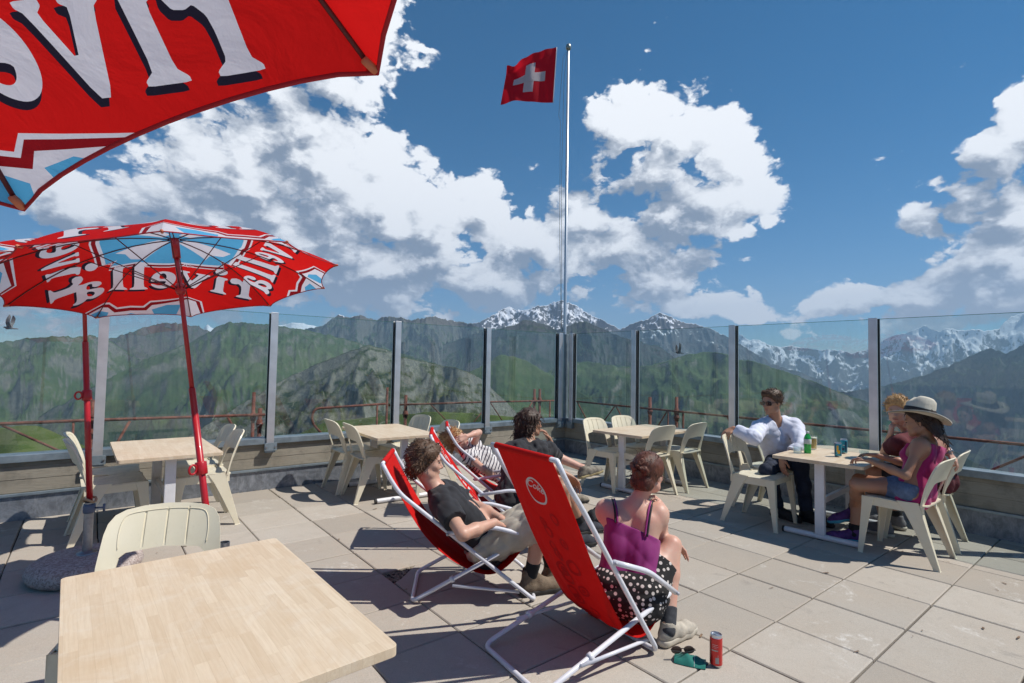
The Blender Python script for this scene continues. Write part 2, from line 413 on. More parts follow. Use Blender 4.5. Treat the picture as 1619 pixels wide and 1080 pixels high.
ENV = {
    'far_snow': [(51.58,0.32),(57.93,1.41),(59.87,2.39),(61.06,2.91),(62.12,3.41),(62.98,2.84),(63.84,2.9),(65.23,2.15),(67.08,2.28),(68.45,1.91),(70.59,1.92),(71.57,1.57),(72.67,1.92),(73.85,2.76),(74.99,3.25),(76.02,3.61),(76.89,3.91),(77.18,3.74),(77.85,3.51),(78.43,3.65),(79.11,3.53),(80.02,3.55),(80.98,3.47),(81.55,3.61),(81.92,4.15),(82.26,4.48),(82.73,4.71),(83.72,4.94),(85.06,4.39),(86.95,3.36),(90.09,2.81)],
    'main_peak': [(27.12,0.9),(31.09,3.04),(33.93,4.34),(34.82,4.53),(35.65,4.79),(36.94,5.65),(37.63,6.07),(38.31,6.36),(38.87,5.96),(39.5,5.97),(40.53,6.05),(41.36,6.41),(42.26,6.49),(43.15,6.84),(43.97,7.12),(44.45,6.85),(45.07,6.72),(45.62,6.45),(46.1,6.11),(46.86,5.63),(47.74,5.13),(48.35,5.03),(48.96,4.69),(49.56,4.35),(50.1,3.95),(50.69,4.15),(51.54,4.63),(52.07,4.83),(52.72,4.89),(53.24,5.02),(53.75,5.55),(54.33,5.75),(54.78,5.55),(55.48,5.34),(56.05,4.88),(56.99,4.61),(58.11,4.53),(58.84,4.2),(59.87,3.74),(61.06,3.16),(62.7,2.08),(64.95,0.54),(69.2,-0.87)],
    'left_ridge': [(11.31,0.53),(14.61,2.5),(16.93,3.17),(18.61,3.56),(19.03,3.9),(19.51,4.25),(19.93,4.59),(20.36,4.84),(20.74,4.7),(21.06,4.58),(21.81,4.74),(22.51,4.91),(22.96,4.73),(23.42,4.55),(24.2,4.44),(24.71,4.8),(25.03,4.91),(25.69,4.84),(26.68,4.74),(27.89,4.54),(28.35,4.73),(28.89,4.81),(29.69,4.97),(30.16,5.06),(30.71,4.87),(31.26,4.75),(31.87,4.7),(32.49,4.54),(33.24,4.53),(34.0,4.38),(36.58,3.16),(40.75,1.17)],
    'left_far': [(7.06,2.18),(8.15,2.89),(8.45,3.26),(8.83,2.92),(11.22,2.98),(14.57,3.51),(15.44,3.67),(16.55,3.82),(17.52,3.64),(18.25,3.54),(20.61,3.05),(24.46,2.18)],
    'brown': [(-1.82,-0.34),(-0.12,1.04),(1.01,1.63),(1.88,1.89),(2.31,2.08),(2.89,2.38),(3.66,2.76),(4.44,3.06),(5.4,3.21),(6.37,3.23),(7.03,3.12),(7.74,2.98),(8.57,2.67),(10.2,1.41),(12.42,0.24)],
    'far_left': [(-14.52,-0.15),(-11.92,0.57),(-8.96,0.46),(-7.02,0.77),(-5.64,1.0),(-4.93,1.15),(-4.21,1.39),(-3.08,1.54),(-1.91,1.68),(-1.1,1.64),(-0.15,1.84),(0.36,1.71),(1.24,1.36),(2.7,0.3),(4.27,-0.79),(7.22,-1.93)],
    'green': [(-3.18,-4.95),(-0.89,-3.23),(0.73,-2.19),(2.75,-0.81),(3.91,-0.06),(5.16,0.54),(6.26,1.1),(6.94,1.41),(7.58,1.79),(8.23,2.35),(8.93,2.87),(9.6,3.32),(10.28,3.57),(11.75,3.56),(13.65,3.56),(15.16,3.34),(16.93,3.17),(19.38,2.68),(23.18,1.81),(27.12,0.9),(31.17,-0.38),(35.3,-1.68)],
    'rocky': [(-4.66,-20.54),(0.74,-12.45),(5.05,-8.68),(8.9,-6.06),(11.49,-4.35),(14.77,-2.16),(16.02,-1.52),(17.77,-0.54),(18.73,-0.13),(19.64,0.31),(20.68,0.75),(21.54,1.17),(22.55,1.53),(23.5,1.75),(24.28,1.57),(25.13,1.32),(25.93,1.01),(26.79,0.66),(28.13,0.31),(29.68,0.07),(31.17,-0.25),(32.81,-0.49),(34.53,-1.08),(36.06,-2.15),(38.16,-4.16),(40.19,-6.02),(45.0,-8.9),(51.69,-14.29),(60.95,-24.42)],
    'fence_slope': [(18.71,-14.35),(25.98,-5.8),(30.56,-3.11),(32.56,-1.73),(34.59,-0.67),(35.95,0.11),(37.03,0.89),(37.86,1.05),(38.76,0.89),(40.08,0.47),(41.33,-0.13),(42.99,-1.13),(44.91,-2.18),(48.31,-4.12),(52.28,-6.63),(57.96,-10.72)],
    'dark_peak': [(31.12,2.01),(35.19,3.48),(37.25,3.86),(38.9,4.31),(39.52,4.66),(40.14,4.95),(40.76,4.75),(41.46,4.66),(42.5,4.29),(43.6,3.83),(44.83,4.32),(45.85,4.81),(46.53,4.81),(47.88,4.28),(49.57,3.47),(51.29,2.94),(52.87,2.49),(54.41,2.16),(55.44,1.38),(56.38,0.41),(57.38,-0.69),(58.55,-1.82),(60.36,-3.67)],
    'valley_slope': [(38.1,-4.37),(41.49,-1.57),(44.2,0.4),(46.92,0.45),(50.26,-0.04),(53.53,0.16),(55.44,0.85),(57.31,1.4),(59.15,1.68),(60.95,1.44),(62.12,0.94),(63.66,0.65),(65.56,0.0),(67.07,-0.51),(69.0,-1.29),(70.7,-2.05),(72.63,-2.81),(74.69,-3.91),(76.64,-5.21),(79.08,-6.77),(82.08,-8.33)],
    'right_blue': [(66.03,-3.4),(69.19,-2.35),(72.64,-1.62),(74.95,-0.97),(77.13,-0.09),(78.38,0.58),(79.32,1.11),(80.19,1.64),(81.0,2.02),(81.44,1.79),(81.88,1.53),(82.21,1.88),(82.94,2.32),(84.03,2.99),(85.69,3.18),(88.7,2.41)],
    'near_left': [(-24.93,-10.55),(-16.62,-5.27),(-11.65,-5.31),(-7.4,-5.61),(-5.35,-5.66),(-4.17,-5.52),(-3.16,-5.61),(-2.37,-6.06),(-1.84,-6.41),(-1.15,-6.87),(-0.44,-7.28),(0.98,-8.13),(3.25,-9.88),(7.71,-14.43),(19.52,-34.67)],
    'near_mid': [(-3.82,-35.45),(3.15,-17.84),(9.13,-11.83),(11.67,-9.26),(13.85,-8.36),(15.54,-7.95),(18.45,-6.48),(20.88,-6.01),(24.04,-5.79),(27.29,-5.47),(31.29,-5.13),(35.38,-5.43),(39.5,-5.7),(43.61,-6.41),(47.68,-7.48),(51.65,-8.93),(57.97,-12.55),(69.05,-22.81),(77.79,-35.93)],
}

def mountain(name, label, key, dist, m, fall=0.55, back=0.6, rel=0.05, wl=0.12, na=420, nr=150, depth=0.7, meander=0.10, sd=0, crest_n=0.012, floor_z=-1500.0, dfun=None, jag=1.0, rough=1.0):
    P = ENV[key]
    az = np.array([a for a, e in P]); el = np.array([e for a, e in P])
    A = np.linspace(az[0], az[-1], na)
    E_ = np.interp(A, az, el)
    E_ = E_ + jag * (0.16 * fbm(A * 1.1, A * 0 + sd, 3, sd + 70, 0.6) + 0.10 * fbm(A * 5.0, A * 0 + 3.0 + sd, 3, sd + 71, 0.65) * 1.3)
    r0 = np.full(na, float(dist)) if dfun is None else np.interp(A, [a for a, d in dfun], [d for a, d in dfun])
    r0 = r0 * (1 + meander * fbm(A / 9.0, A * 0 + sd * 3.1, 3, sd) * 2)
    crest = r0 * np.tan(np.radians(E_)) + 1.44
    # radial parameter s: -1 near foot ... 0 crest ... +1 behind
    s1 = -np.linspace(1, 0, int(nr * 0.78)) ** 1.35; s2 = np.linspace(0, 1, nr - len(s1) + 1)[1:]
    S = np.concatenate([s1, s2])
    span = np.abs(crest - floor_z)
    front = span / fall; backl = span / back * 0.5
    SS, AA = np.meshgrid(S, np.arange(na), indexing='ij')
    off = np.where(SS < 0, SS * np.minimum(front, r0 * 0.92)[AA], SS * backl[AA])
    R_ = r0[AA] + off
    az_ = np.radians(A)[AA]
    X = R_ * np.sin(az_); Y = R_ * np.cos(az_)
    d = np.abs(off)
    slope = np.where(off < 0, fall, back)
    # concave profile: steep near the crest, easing lower down
    Z = crest[AA] - slope * d * (1.18 - 0.18 * np.minimum(d / (front[AA] + 1), 1))
    w = dist * wl
    wx = X / w + 0.6 * fbm(X / w * 0.7, Y / w * 0.7, 3, sd + 50); wy = Y / w + 0.6 * fbm(X / w * 0.7 + 9, Y / w * 0.7, 3, sd + 60)
    rg = fbm(wx, wy, 7, sd + 5, 0.52, ridged=True)
    grow = 1 - np.exp(-d / (0.30 * w))
    amp = dist * rel
    Z = Z + (rg - 0.62) * amp * 1.12 * grow
    r2 = fbm(wx * 3.1 + 5, wy * 3.1, 5, sd + 31, 0.6, ridged=True); r3 = fbm(wx * 9.0, wy * 9.0 + 3, 4, sd + 33, 0.65, ridged=True)
    g2 = 1 - np.exp(-d / (0.08 * w)); g3 = 1 - np.exp(-d / (0.03 * w))
    Z = Z + (r2 - 0.6) * amp * 0.42 * g2 * rough + (r3 - 0.6) * amp * 0.15 * g3 * rough
    Z = Z + fbm(X / (w * 0.13), Y / (w * 0.13), 4, sd + 7) * amp * 0.12 * (0.15 + grow)
    Z = Z + (fbm(AA * 0.09 + sd, AA * 0, 4, sd + 11, 0.6)) * dist * crest_n * 0.5 * np.exp(-d / (0.2 * w))
    V = np.stack([X, Y, Z], -1).reshape(-1, 3)
    n = na; m_ = len(S)
    i = np.arange(m_ - 1)[:, None] * n + np.arange(n - 1)[None, :]
    F = np.stack([i, i + 1, i + n + 1, i + n], -1).reshape(-1, 4)
    me = D.meshes.new(name)
    me.vertices.add(len(V)); me.vertices.foreach_set('co', V.ravel())
    me.loops.add(F.size); me.loops.foreach_set('vertex_index', F[:, ::-1].ravel())
    me.polygons.add(len(F)); me.polygons.foreach_set('loop_start', np.arange(0, F.size, 4)); me.polygons.foreach_set('loop_total', np.full(len(F), 4))
    me.polygons.foreach_set('use_smooth', np.ones(len(F), dtype=bool))
    me.update(); me.validate()
    me.materials.append(m)
    o = D.objects.new(name, me); link(o)
    return tag(o, label, None, None, 'structure')

def mountain_mat(name, scale, grass=(0.036, 0.066, 0.024), grass2=(0.066, 0.096, 0.034), forest=(0.016, 0.032, 0.016), rock=(0.17, 0.165, 0.155), snow=None, rock_slope=(0.62, 0.80), rock_z=None, forest_amt=0.0, rock_amt=0.0, path=0.0, forest_z=None, bump=0.5):
    m = D.materials.new(name); m.use_nodes = True
    T = NT(m.node_tree); b = T.n['Principled BSDF']
    b.inputs['Roughness'].default_value = 0.95; b.inputs['Specular IOR Level'].default_value = 0.1
    ge = T.node('ShaderNodeNewGeometry'); P = T.vec('SCALE', ge.outputs['Position'], c=1.0 / scale)
    _, _, nz = T.xyz(ge.outputs['Normal']); _, _, pz = T.xyz(ge.outputs['Position'])
    n_big = T.noise(P, 0.35, 6, 0.6); n_mid = T.noise(P, 1.6, 8, 0.65); n_fine = T.noise(P, 9.0, 8, 0.7)
    stretch = T.noise(T.vec('MULTIPLY', P, (1.0, 1.0, 0.6)), 5.0, 8, 0.68); streak = T.noise(T.vec('MULTIPLY', P, (1.0, 1.0, 0.6)), 19.0, 7, 0.7)
    c = T.mix(T.rng(n_mid, 0.35, 0.65), grass, grass2)
    c = T.mix(T.rng(n_fine, 0.42, 0.70, 0.0, 0.35), c, (0.09, 0.088, 0.05)); c = T.mix(T.rng(T.math('MULTIPLY', n_fine, T.math('ADD', n_mid, 0.5)), 0.62, 0.80, 0.0, 0.6), c, (0.20, 0.19, 0.16)); c = T.mix(T.rng(n_big, 0.48, 0.64, 0.0, 0.55), c, (0.022, 0.036, 0.020))
    if forest_amt > 0:
        f = T.math('ADD', n_big, T.math('MULTIPLY', T.math('SUBTRACT', stretch, 0.5), 0.9))
        f = T.rng(f, 0.62 - forest_amt * 0.3, 0.66 - forest_amt * 0.3)
        if forest_z is not None: f = T.math('MULTIPLY', f, T.rng(T.math('ADD', pz, T.math('MULTIPLY', n_mid, forest_z[1] * 0.8)), forest_z[0] + forest_z[1], forest_z[0]))
        c = T.mix(f, c, forest)
    sl = T.math('ADD', nz, T.math('MULTIPLY', T.math('SUBTRACT', stretch, 0.5), 0.45))
    r = T.rng(sl, rock_slope[1], rock_slope[0])
    if rock_z is not None: r = T.math('MAXIMUM', r, T.rng(T.math('ADD', pz, T.math('MULTIPLY', T.math('SUBTRACT', n_mid, 0.5), rock_z[1] * 2.2)), rock_z[0], rock_z[0] + rock_z[1]))
    if rock_amt > 0: r = T.math('MAXIMUM', r, T.rng(stretch, 0.66 - rock_amt * 0.3, 0.74 - rock_amt * 0.3))
    rc = T.mix(T.rng(n_fine, 0.3, 0.7), (rock[0] * 0.45, rock[1] * 0.46, rock[2] * 0.48), rock)
    rc = T.mix(T.rng(streak, 0.40, 0.62, 0.0, 0.8), rc, (rock[0] * 1.25, rock[1] * 1.22, rock[2] * 1.15))
    c = T.mix(r, c, rc)
    if path > 0:
        wv = T.noise(P, 0.8, 3, 0.5)
        pth = T.rng(T.math('ABSOLUTE', T.math('SUBTRACT', wv, 0.52)), path, path * 0.4)
        c = T.mix(T.math('MULTIPLY', pth, 0.6), c, (0.26, 0.25, 0.21))
    if snow is not None:
        z0, zw, thr = snow
        sn = T.math('ADD', T.rng(pz, z0, z0 + zw, -0.6, 0.8), T.math('MULTIPLY', T.math('SUBTRACT', stretch, 0.5), 2.6))
        sn = T.math('ADD', sn, T.math('MULTIPLY', T.math('SUBTRACT', n_mid, 0.5), 1.8)); sn = T.math('ADD', sn, T.math('MULTIPLY', T.math('SUBTRACT', streak, 0.5), 3.4))
        sn = T.math('ADD', sn, T.math('MULTIPLY', T.math('SUBTRACT', nz, 0.72), 2.2))
        s_ = T.rng(sn, thr, thr + 0.22)
        c = T.mix(s_, c, (0.80, 0.83, 0.88))
    T.put(b.inputs['Base Color'], c)
    bn = T.node('ShaderNodeBump'); T.put(bn.inputs['Strength'], bump); T.put(bn.inputs['Distance'], scale * 0.06)
    T.put(bn.inputs['Height'], T.math('ADD', stretch, T.math('MULTIPLY', n_fine, 0.5))); T.put(b.inputs['Normal'], bn.outputs[0])
    return m

mm_far = mountain_mat('far_snow_mountain', 2200.0, snow=(100.0, 1300.0, -0.75), rock_z=(-500.0, 500.0), rock=(0.12, 0.12, 0.125), forest_amt=0.5)
mm_main = mountain_mat('main_peak_rock', 1300.0, snow=(300.0, 900.0, 0.15), rock_z=(50.0, 350.0), rock=(0.105, 0.105, 0.11), forest_amt=0.2)
mm_left = mountain_mat('left_ridge_rock', 900.0, snow=(0.0, 1200.0, 0.95), rock_slope=(0.50, 0.72), rock_z=(420.0, 300.0), rock=(0.12, 0.12, 0.11), forest_amt=0.1, grass=(0.034, 0.064, 0.024), grass2=(0.060, 0.088, 0.034))
mm_dark = mountain_mat('shade_tinted_rock', 800.0, rock_slope=(0.50, 0.72), rock=(0.075, 0.078, 0.075), grass=(0.028, 0.042, 0.02), grass2=(0.04, 0.055, 0.026), forest_amt=0.6)  # cloud shade on the dark peak is put into these darker colours
mm_brown = mountain_mat('brown_mountain', 700.0, rock_slope=(0.52, 0.74), rock=(0.10, 0.088, 0.078), grass=(0.045, 0.055, 0.025), grass2=(0.07, 0.07, 0.035), forest_amt=0.5, forest_z=(-500.0, 400.0))
mm_green = mountain_mat('green_ridge', 500.0, rock_slope=(0.45, 0.66), rock=(0.15, 0.15, 0.13), grass=(0.036, 0.070, 0.024), grass2=(0.070, 0.104, 0.036), forest_amt=0.75, forest_z=(-420.0, 380.0), path=0)
mm_rocky = mountain_mat('rocky_hill', 110.0, rock_slope=(0.52, 0.78), rock=(0.19, 0.19, 0.165), grass=(0.036, 0.054, 0.020), grass2=(0.062, 0.076, 0.030), forest_amt=0.2, path=0.0025, rock_amt=0.15, bump=0.8)
mm_slope = mountain_mat('green_slope', 420.0, rock_slope=(0.42, 0.62), rock=(0.19, 0.185, 0.165), grass=(0.040, 0.076, 0.025), grass2=(0.075, 0.110, 0.038), forest_amt=0.55, path=0.0, forest_z=(-300.0, 500.0))
mm_near = mountain_mat('near_meadow', 45.0, rock_slope=(0.45, 0.60), rock=(0.25, 0.24, 0.21), grass=(0.055, 0.09, 0.020), grass2=(0.115, 0.145, 0.040), path=0.004, bump=0.35)

mountain('mountain_range', 'distant snow covered range at the right with glaciers', 'far_snow', 19000, mm_far, fall=0.42, rel=0.045, wl=0.13, na=420, sd=1, floor_z=-1600, rough=1.3)
mountain('mountain_range', 'pale far ridge behind the left mountains', 'left_far', 15000, mm_far, fall=0.5, rel=0.02, na=160, nr=60, sd=2)
mountain('mountain_peak', 'dark rocky twin peak streaked with snow behind the flagpole', 'main_peak', 11500, mm_main, fall=0.62, rel=0.035, wl=0.13, na=460, nr=190, sd=3, meander=0.06, jag=1.3, rough=1.6)
mountain('mountain_ridge', 'long grey green ridge with small rocky summits', 'left_ridge', 7800, mm_left, fall=0.55, rel=0.04, wl=0.12, na=460, sd=4, jag=1.3, rough=1.4)
mountain('mountain_ridge', 'mountain flank coloured dark for cloud shade, in front of the snowy peak', 'dark_peak', 6600, mm_dark, fall=0.55, rel=0.04, wl=0.13, na=360, sd=5, meander=0.05)
mountain('mountain_ridge', 'brown topped mountain behind the green ridge', 'brown', 6500, mm_brown, fall=0.5, rel=0.04, na=260, sd=6)
mountain('mountain_ridge', 'dark green ridge at the far left', 'far_left', 5200, mm_green, fall=0.42, rel=0.045, wl=0.16, na=360, sd=7)
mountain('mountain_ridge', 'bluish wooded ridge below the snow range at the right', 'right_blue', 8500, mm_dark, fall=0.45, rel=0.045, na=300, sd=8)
mountain('mountain_ridge', 'broad green ridge with forest patches', 'green', 3900, mm_green, fall=0.46, rel=0.04, wl=0.16, na=420, sd=9, meander=0.05)
mountain('hillside', 'green hillside falling to the right above the valley', 'valley_slope', 4200, mm_slope, fall=0.42, rel=0.035, wl=0.15, na=420, sd=10, meander=0.06)
mountain('hillside', 'smooth green slope behind the rocky hill', 'fence_slope', 2700, mm_slope, fall=0.52, rel=0.02, wl=0.15, na=260, nr=110, sd=11, meander=0.03)
mountain('rocky_hill', 'rocky hill with grey crags and pale tracks', 'rocky', 1500, mm_rocky, fall=0.50, rel=0.032, wl=0.10, na=480, nr=200, sd=12, meander=0.05, floor_z=-700)
mountain('meadow_slope', 'bright green meadow slope below the terrace', 'near_mid', 420, mm_near, fall=0.34, rel=0.03, wl=0.25, na=240, nr=80, sd=13, floor_z=-160, jag=0.4, rough=0.5)
mountain('meadow_knoll', 'bright green meadow knoll beyond the left glass', 'near_left', 70, mm_near, fall=0.30, rel=0.02, wl=0.5, na=200, nr=60, sd=14, floor_z=-24, crest_n=0.004, jag=0.15, rough=0.4)
# valley ground below everything
gm = MB()
gm.grid([[(rr_ * math.sin(a_), rr_ * math.cos(a_), -1250.0 if rr_ > 900 else -350.0 - rr_) for a_ in [i_ * math.pi / 24 for i_ in range(49)]] for rr_ in (3, 40, 900, 3000, 12000, 60000)])
tag(gm.build('valley_ground', mm_slope, smooth=True), 'valley ground far below the terrace', kind='structure')

# ------------------------------------------------------------------ haze
hz = MB(); hz.box((0, 0, 600.0), (48000.0, 48000.0, 4900.0))
hzm = D.materials.new('haze'); hzm.use_nodes = True
_T = NT(hzm.node_tree); _T.n.clear()
_v = _T.node('ShaderNodeVolumePrincipled'); _v.inputs['Density'].default_value = 4.4e-5; _v.inputs['Color'].default_value = (0.50, 0.72, 1.0, 1.0); _v.inputs['Anisotropy'].default_value = 0.1
_o = _T.node('ShaderNodeOutputMaterial'); _T.l.new(_v.outputs[0], _o.inputs['Volume'])
hz_o = hz.build('haze', hzm)
tag(hz_o, 'thin blue mountain air haze', kind='stuff')

# ------------------------------------------------------------------ materials of the terrace
def _slab(T, b, ob):
    at = T.node('ShaderNodeAttribute'); at.attribute_name = 'tone'
    n1_ = T.noise(ob, 1.3, 6, 0.65); n2_ = T.noise(ob, 9.0, 6, 0.7); n3_ = T.noise(ob, 140.0, 3, 0.7)
    c = T.mix(at.outputs['Fac'], (0.345, 0.308, 0.262), (0.495, 0.45, 0.39))
    c = T.mix(T.rng(n1_, 0.35, 0.72, 0.0, 0.75), c, (0.42, 0.355, 0.285))
    c = T.mix(T.rng(n2_, 0.52, 0.80, 0.0, 0.7), c, (0.36, 0.32, 0.27))
    c = T.mix(T.rng(n3_, 0.35, 0.7, 0.0, 0.28), c, (0.24, 0.21, 0.18))
    # pale lime marks in a few places
    v = T.noise(ob, 2.2, 7, 0.75, dist=0.6)
    w = T.math('MULTIPLY', T.rng(v, 0.585, 0.68), T.rng(T.noise(ob, 26.0, 5, 0.75), 0.42, 0.62))
    c = T.mix(T.math('MULTIPLY', w, 0.9), c, (0.66, 0.64, 0.60))
    k = T.rng(T.noise(ob, 0.9, 4, 0.6), 0.60, 0.74, 0.0, 0.5)
    c = T.mix(k, c, (0.42, 0.335, 0.255))
    dk = T.math('MULTIPLY', T.rng(T.noise(ob, 3.4, 6, 0.7, dist=1.0), 0.62, 0.74), 0.5)
    c = T.mix(dk, c, (0.20, 0.18, 0.16)); c = T.mix(T.rng(T.noise(ob, 320.0, 2, 0.6), 0.58, 0.72, 0.0, 0.45), c, (0.15, 0.13, 0.11)); c = T.mix(T.rng(T.noise(ob, 210.0, 2, 0.6), 0.62, 0.74, 0.0, 0.4), c, (0.62, 0.58, 0.52))
    T.put(b.inputs['Base Color'], c); T.put(b.inputs['Roughness'], T.rng(n2_, 0.3, 0.7, 0.78, 0.95))
    bn = T.node('ShaderNodeBump'); T.put(bn.inputs['Strength'], 0.45); T.put(bn.inputs['Distance'], 0.004)
    T.put(bn.inputs['Height'], T.math('ADD', T.noise(ob, 60.0, 6, 0.7), T.math('MULTIPLY', n3_, 0.6))); T.put(b.inputs['Normal'], bn.outputs[0])
m_slab = mat('concrete_slab', (0.36, 0.31, 0.26), 0.85, fn=_slab)
m_bed = mat('joint_gravel', (0.035, 0.03, 0.026), 0.95, var=0.5, vscale=90)
def _conc(T, b, ob):
    x_, y_, z_ = T.xyz(ob)
    brd = T.math('MULTIPLY', z_, 1 / 0.115)
    fr = T.math('FRACT', brd); idx = T.math('FLOOR', brd)
    hn = T.noise(T.comb(T.math('MULTIPLY', x_, 0.35), T.math('MULTIPLY', y_, 0.35), T.math('MULTIPLY', idx, 3.7)), 2.0, 2, 0.5)
    grain = T.noise(T.vec('MULTIPLY', ob, (3.0, 3.0, 60.0)), 2.0, 7, 0.7)
    blot = T.noise(ob, 5.0, 7, 0.7)
    c = T.mix(T.rng(hn, 0.35, 0.65), (0.27, 0.24, 0.19), (0.36, 0.325, 0.265))
    c = T.mix(T.rng(grain, 0.45, 0.75, 0.0, 0.6), c, (0.20, 0.17, 0.125))
    c = T.mix(T.rng(blot, 0.48, 0.68, 0.0, 0.75), c, (0.17, 0.155, 0.125))
    ln = T.rng(fr, 0.0, 0.05, 1.0, 0.0)
    c = T.mix(T.math('MULTIPLY', ln, 0.5), c, (0.07, 0.06, 0.045))
    T.put(b.inputs['Base Color'], c)
    bn = T.node('ShaderNodeBump'); T.put(bn.inputs['Strength'], 0.6); T.put(bn.inputs['Distance'], 0.006)
    T.put(bn.inputs['Height'], T.math('SUBTRACT', T.math('ADD', grain, T.math('MULTIPLY', hn, 0.8)), ln)); T.put(b.inputs['Normal'], bn.outputs[0])
m_conc = mat('board_marked_concrete', (0.3, 0.26, 0.2), 0.9, fn=_conc)
def _zinc(T, b, ob):
    n_ = T.noise(ob, 7.0, 7, 0.75, dist=1.5); n2_ = T.noise(T.vec('MULTIPLY', ob, (1, 1, 0.2)), 40.0, 4, 0.7)
    c = T.mix(T.rng(n_, 0.42, 0.66), (0.175, 0.19, 0.215), (0.33, 0.355, 0.40))
    c = T.mix(T.rng(n2_, 0.5, 0.75, 0.0, 0.5), c, (0.45, 0.46, 0.48))
    T.put(b.inputs['Base Color'], c)
m_zinc = mat('zinc_flashing', (0.3, 0.32, 0.35), 0.55, 0.55, fn=_zinc)
m_galv = mat('galvanised_steel', (0.26, 0.31, 0.345), 0.5, 0.6, var=0.25, vscale=8)
m_alu = mat('brushed_aluminium', (0.70, 0.68, 0.68), 0.42, 0.85, var=0.12, vscale=5)
m_gasket = mat('black_rubber_gasket', (0.015, 0.015, 0.017), 0.6)
m_rust = mat('rusty_red_tube', (0.17, 0.055, 0.038), 0.8, 0.2, var=0.55, vscale=16, bump=0.4, bscale=50)
m_bolt = mat('bolt_steel', (0.35, 0.36, 0.38), 0.35, 0.9)

def glass_mat(name, tint=(0.82, 0.905, 0.905), dirt=0.05):
    m = D.materials.new(name); m.use_nodes = True; T = NT(m.node_tree); T.n.clear()
    tr = T.node('ShaderNodeBsdfTransparent'); T.put(tr.inputs[0], (*tint, 1.0))
    gl = T.node('ShaderNodeBsdfGlossy'); T.put(gl.inputs['Roughness'], 0.0); T.put(gl.inputs['Color'], (0.9, 0.95, 0.96, 1))
    df = T.node('ShaderNodeBsdfDiffuse'); T.put(df.inputs[0], (0.55, 0.56, 0.55, 1))
    lw = T.node('ShaderNodeLayerWeight'); lw.inputs[0].default_value = 0.5
    fr_ = T.math('ADD', 0.075, T.math('MULTIPLY', T.math('POWER', lw.outputs['Facing'], 5.0), 0.85))
    tcn = T.node('ShaderNodeTexCoord'); ob = tcn.outputs['Object']
    st = T.noise(T.vec('MULTIPLY', ob, (1.0, 1.0, 0.25)), 9.0, 7, 0.75)
    ds = T.rng(st, 0.40, 0.85, 0.0, dirt * 2.2)
    m1 = T.node('ShaderNodeMixShader'); T.put(m1.inputs[0], fr_); T.l.new(tr.outputs[0], m1.inputs[1]); T.l.new(gl.outputs[0], m1.inputs[2])
    m2 = T.node('ShaderNodeMixShader'); T.put(m2.inputs[0], ds); T.l.new(m1.outputs[0], m2.inputs[1]); T.l.new(df.outputs[0], m2.inputs[2])
    o = T.node('ShaderNodeOutputMaterial'); T.l.new(m2.outputs[0], o.inputs[0])
    return m
m_pane = glass_mat('clear_pane')
m_edge = mat('green_glass_edge', (0.10, 0.30, 0.25), 0.15, 0.0, trans=0.5)

XR, YL = 6.25, 6.35
# ------------------------------------------------------------------ paved floor
def build_floor():
    px_, py_ = 0.5035, 0.4892
    rng_ = random.Random(3)
    V = []; F = []; tone = []
    i0 = -16; 
    xs = [1.61 + px_ * i for i in range(i0, 10)]; ys = [0.954 + py_ * j for j in range(-9, 12)]
    g = 0.0022
    broken = None
    for i in range(len(xs)):
        xa = xs[i] + g; xb = (xs[i + 1] if i + 1 < len(xs) else xs[i] + px_) - g
        if xa > XR - 0.05: continue
        xb = min(xb, XR - 0.002)
        for j in range(len(ys)):
            ya = ys[j] + g; yb = (ys[j + 1] if j + 1 < len(ys) else ys[j] + py_) - g
            if ya > YL - 0.05: continue
            yb = min(yb, YL - 0.002)
            if yb < -3.4: continue
            gx0, gx1, gy0, gy1 = [rng_.uniform(0, 0.0035) for _ in range(4)]
            z = [rng_.uniform(-0.0035, 0.0) for _ in range(4)]
            zm = rng_.uniform(-0.002, 0.0015)
            c = [(xa + gx0, ya + gy0), (xb - gx1, ya + gy0), (xb - gx1, yb - gy1), (xa + gx0, yb - gy1)]
            corner_cut = abs((xa + xb) / 2 - (1.61 + px_ * 0.5)) < 0.1 and abs(yb - (0.954 + py_ * 5)) < 0.06 
            if corner_cut:
                # slab with its far left corner broken away
                c = [c[0], c[1], c[2], (xa + 0.26, yb - gy1), (xa + 0.17, yb - 0.07), (xa + 0.06, yb - 0.16), (xa + gx0, yb - 0.20)]
                z = z[:3] + [z[3]] * 4
            n = len(c); bv = 0.006; mx = sum(p[0] for p in c) / n; my = sum(p[1] for p in c) / n
            base = len(V)
            for k, (a, b_) in enumerate(c):
                V.append((a, b_, -0.045))
            for k, (a, b_) in enumerate(c):
                V.append((a, b_, z[k] + zm - 0.005))
            for k, (a, b_) in enumerate(c):
                dx = mx - a; dy = my - b_; l_ = math.hypot(dx, dy)
                V.append((a + bv * (1 if dx > 0 else -1), b_ + bv * (1 if dy > 0 else -1), z[k] + zm))
            t_ = rng_.random()
            for k in range(n):
                k2 = (k + 1) % n
                F.append((base + k, base + k2, base + n + k2, base + n + k)); F.append((base + n + k, base + n + k2, base + 2 * n + k2, base + 2 * n + k))
            F.append(tuple(base + 2 * n + k for k in range(n)))
            tone += [t_] * (2 * n + 1)
    o = mesh_obj('terrace_paving', V, F, m_slab, smooth=False)
    at = o.data.attributes.new('tone', 'FLOAT', 'FACE'); at.data.foreach_set('value', tone)
    tag(o, 'square beige concrete paving slabs of the terrace', kind='structure')
    bd = MB(); bd.box((XR / 2 - 3.2, YL / 2 - 1.6, -0.18), (XR + 6.6, YL + 3.6, 0.32))
    tag(bd.build('terrace_base', m_bed), 'dark gravel bed under the paving', kind='structure')
build_floor()
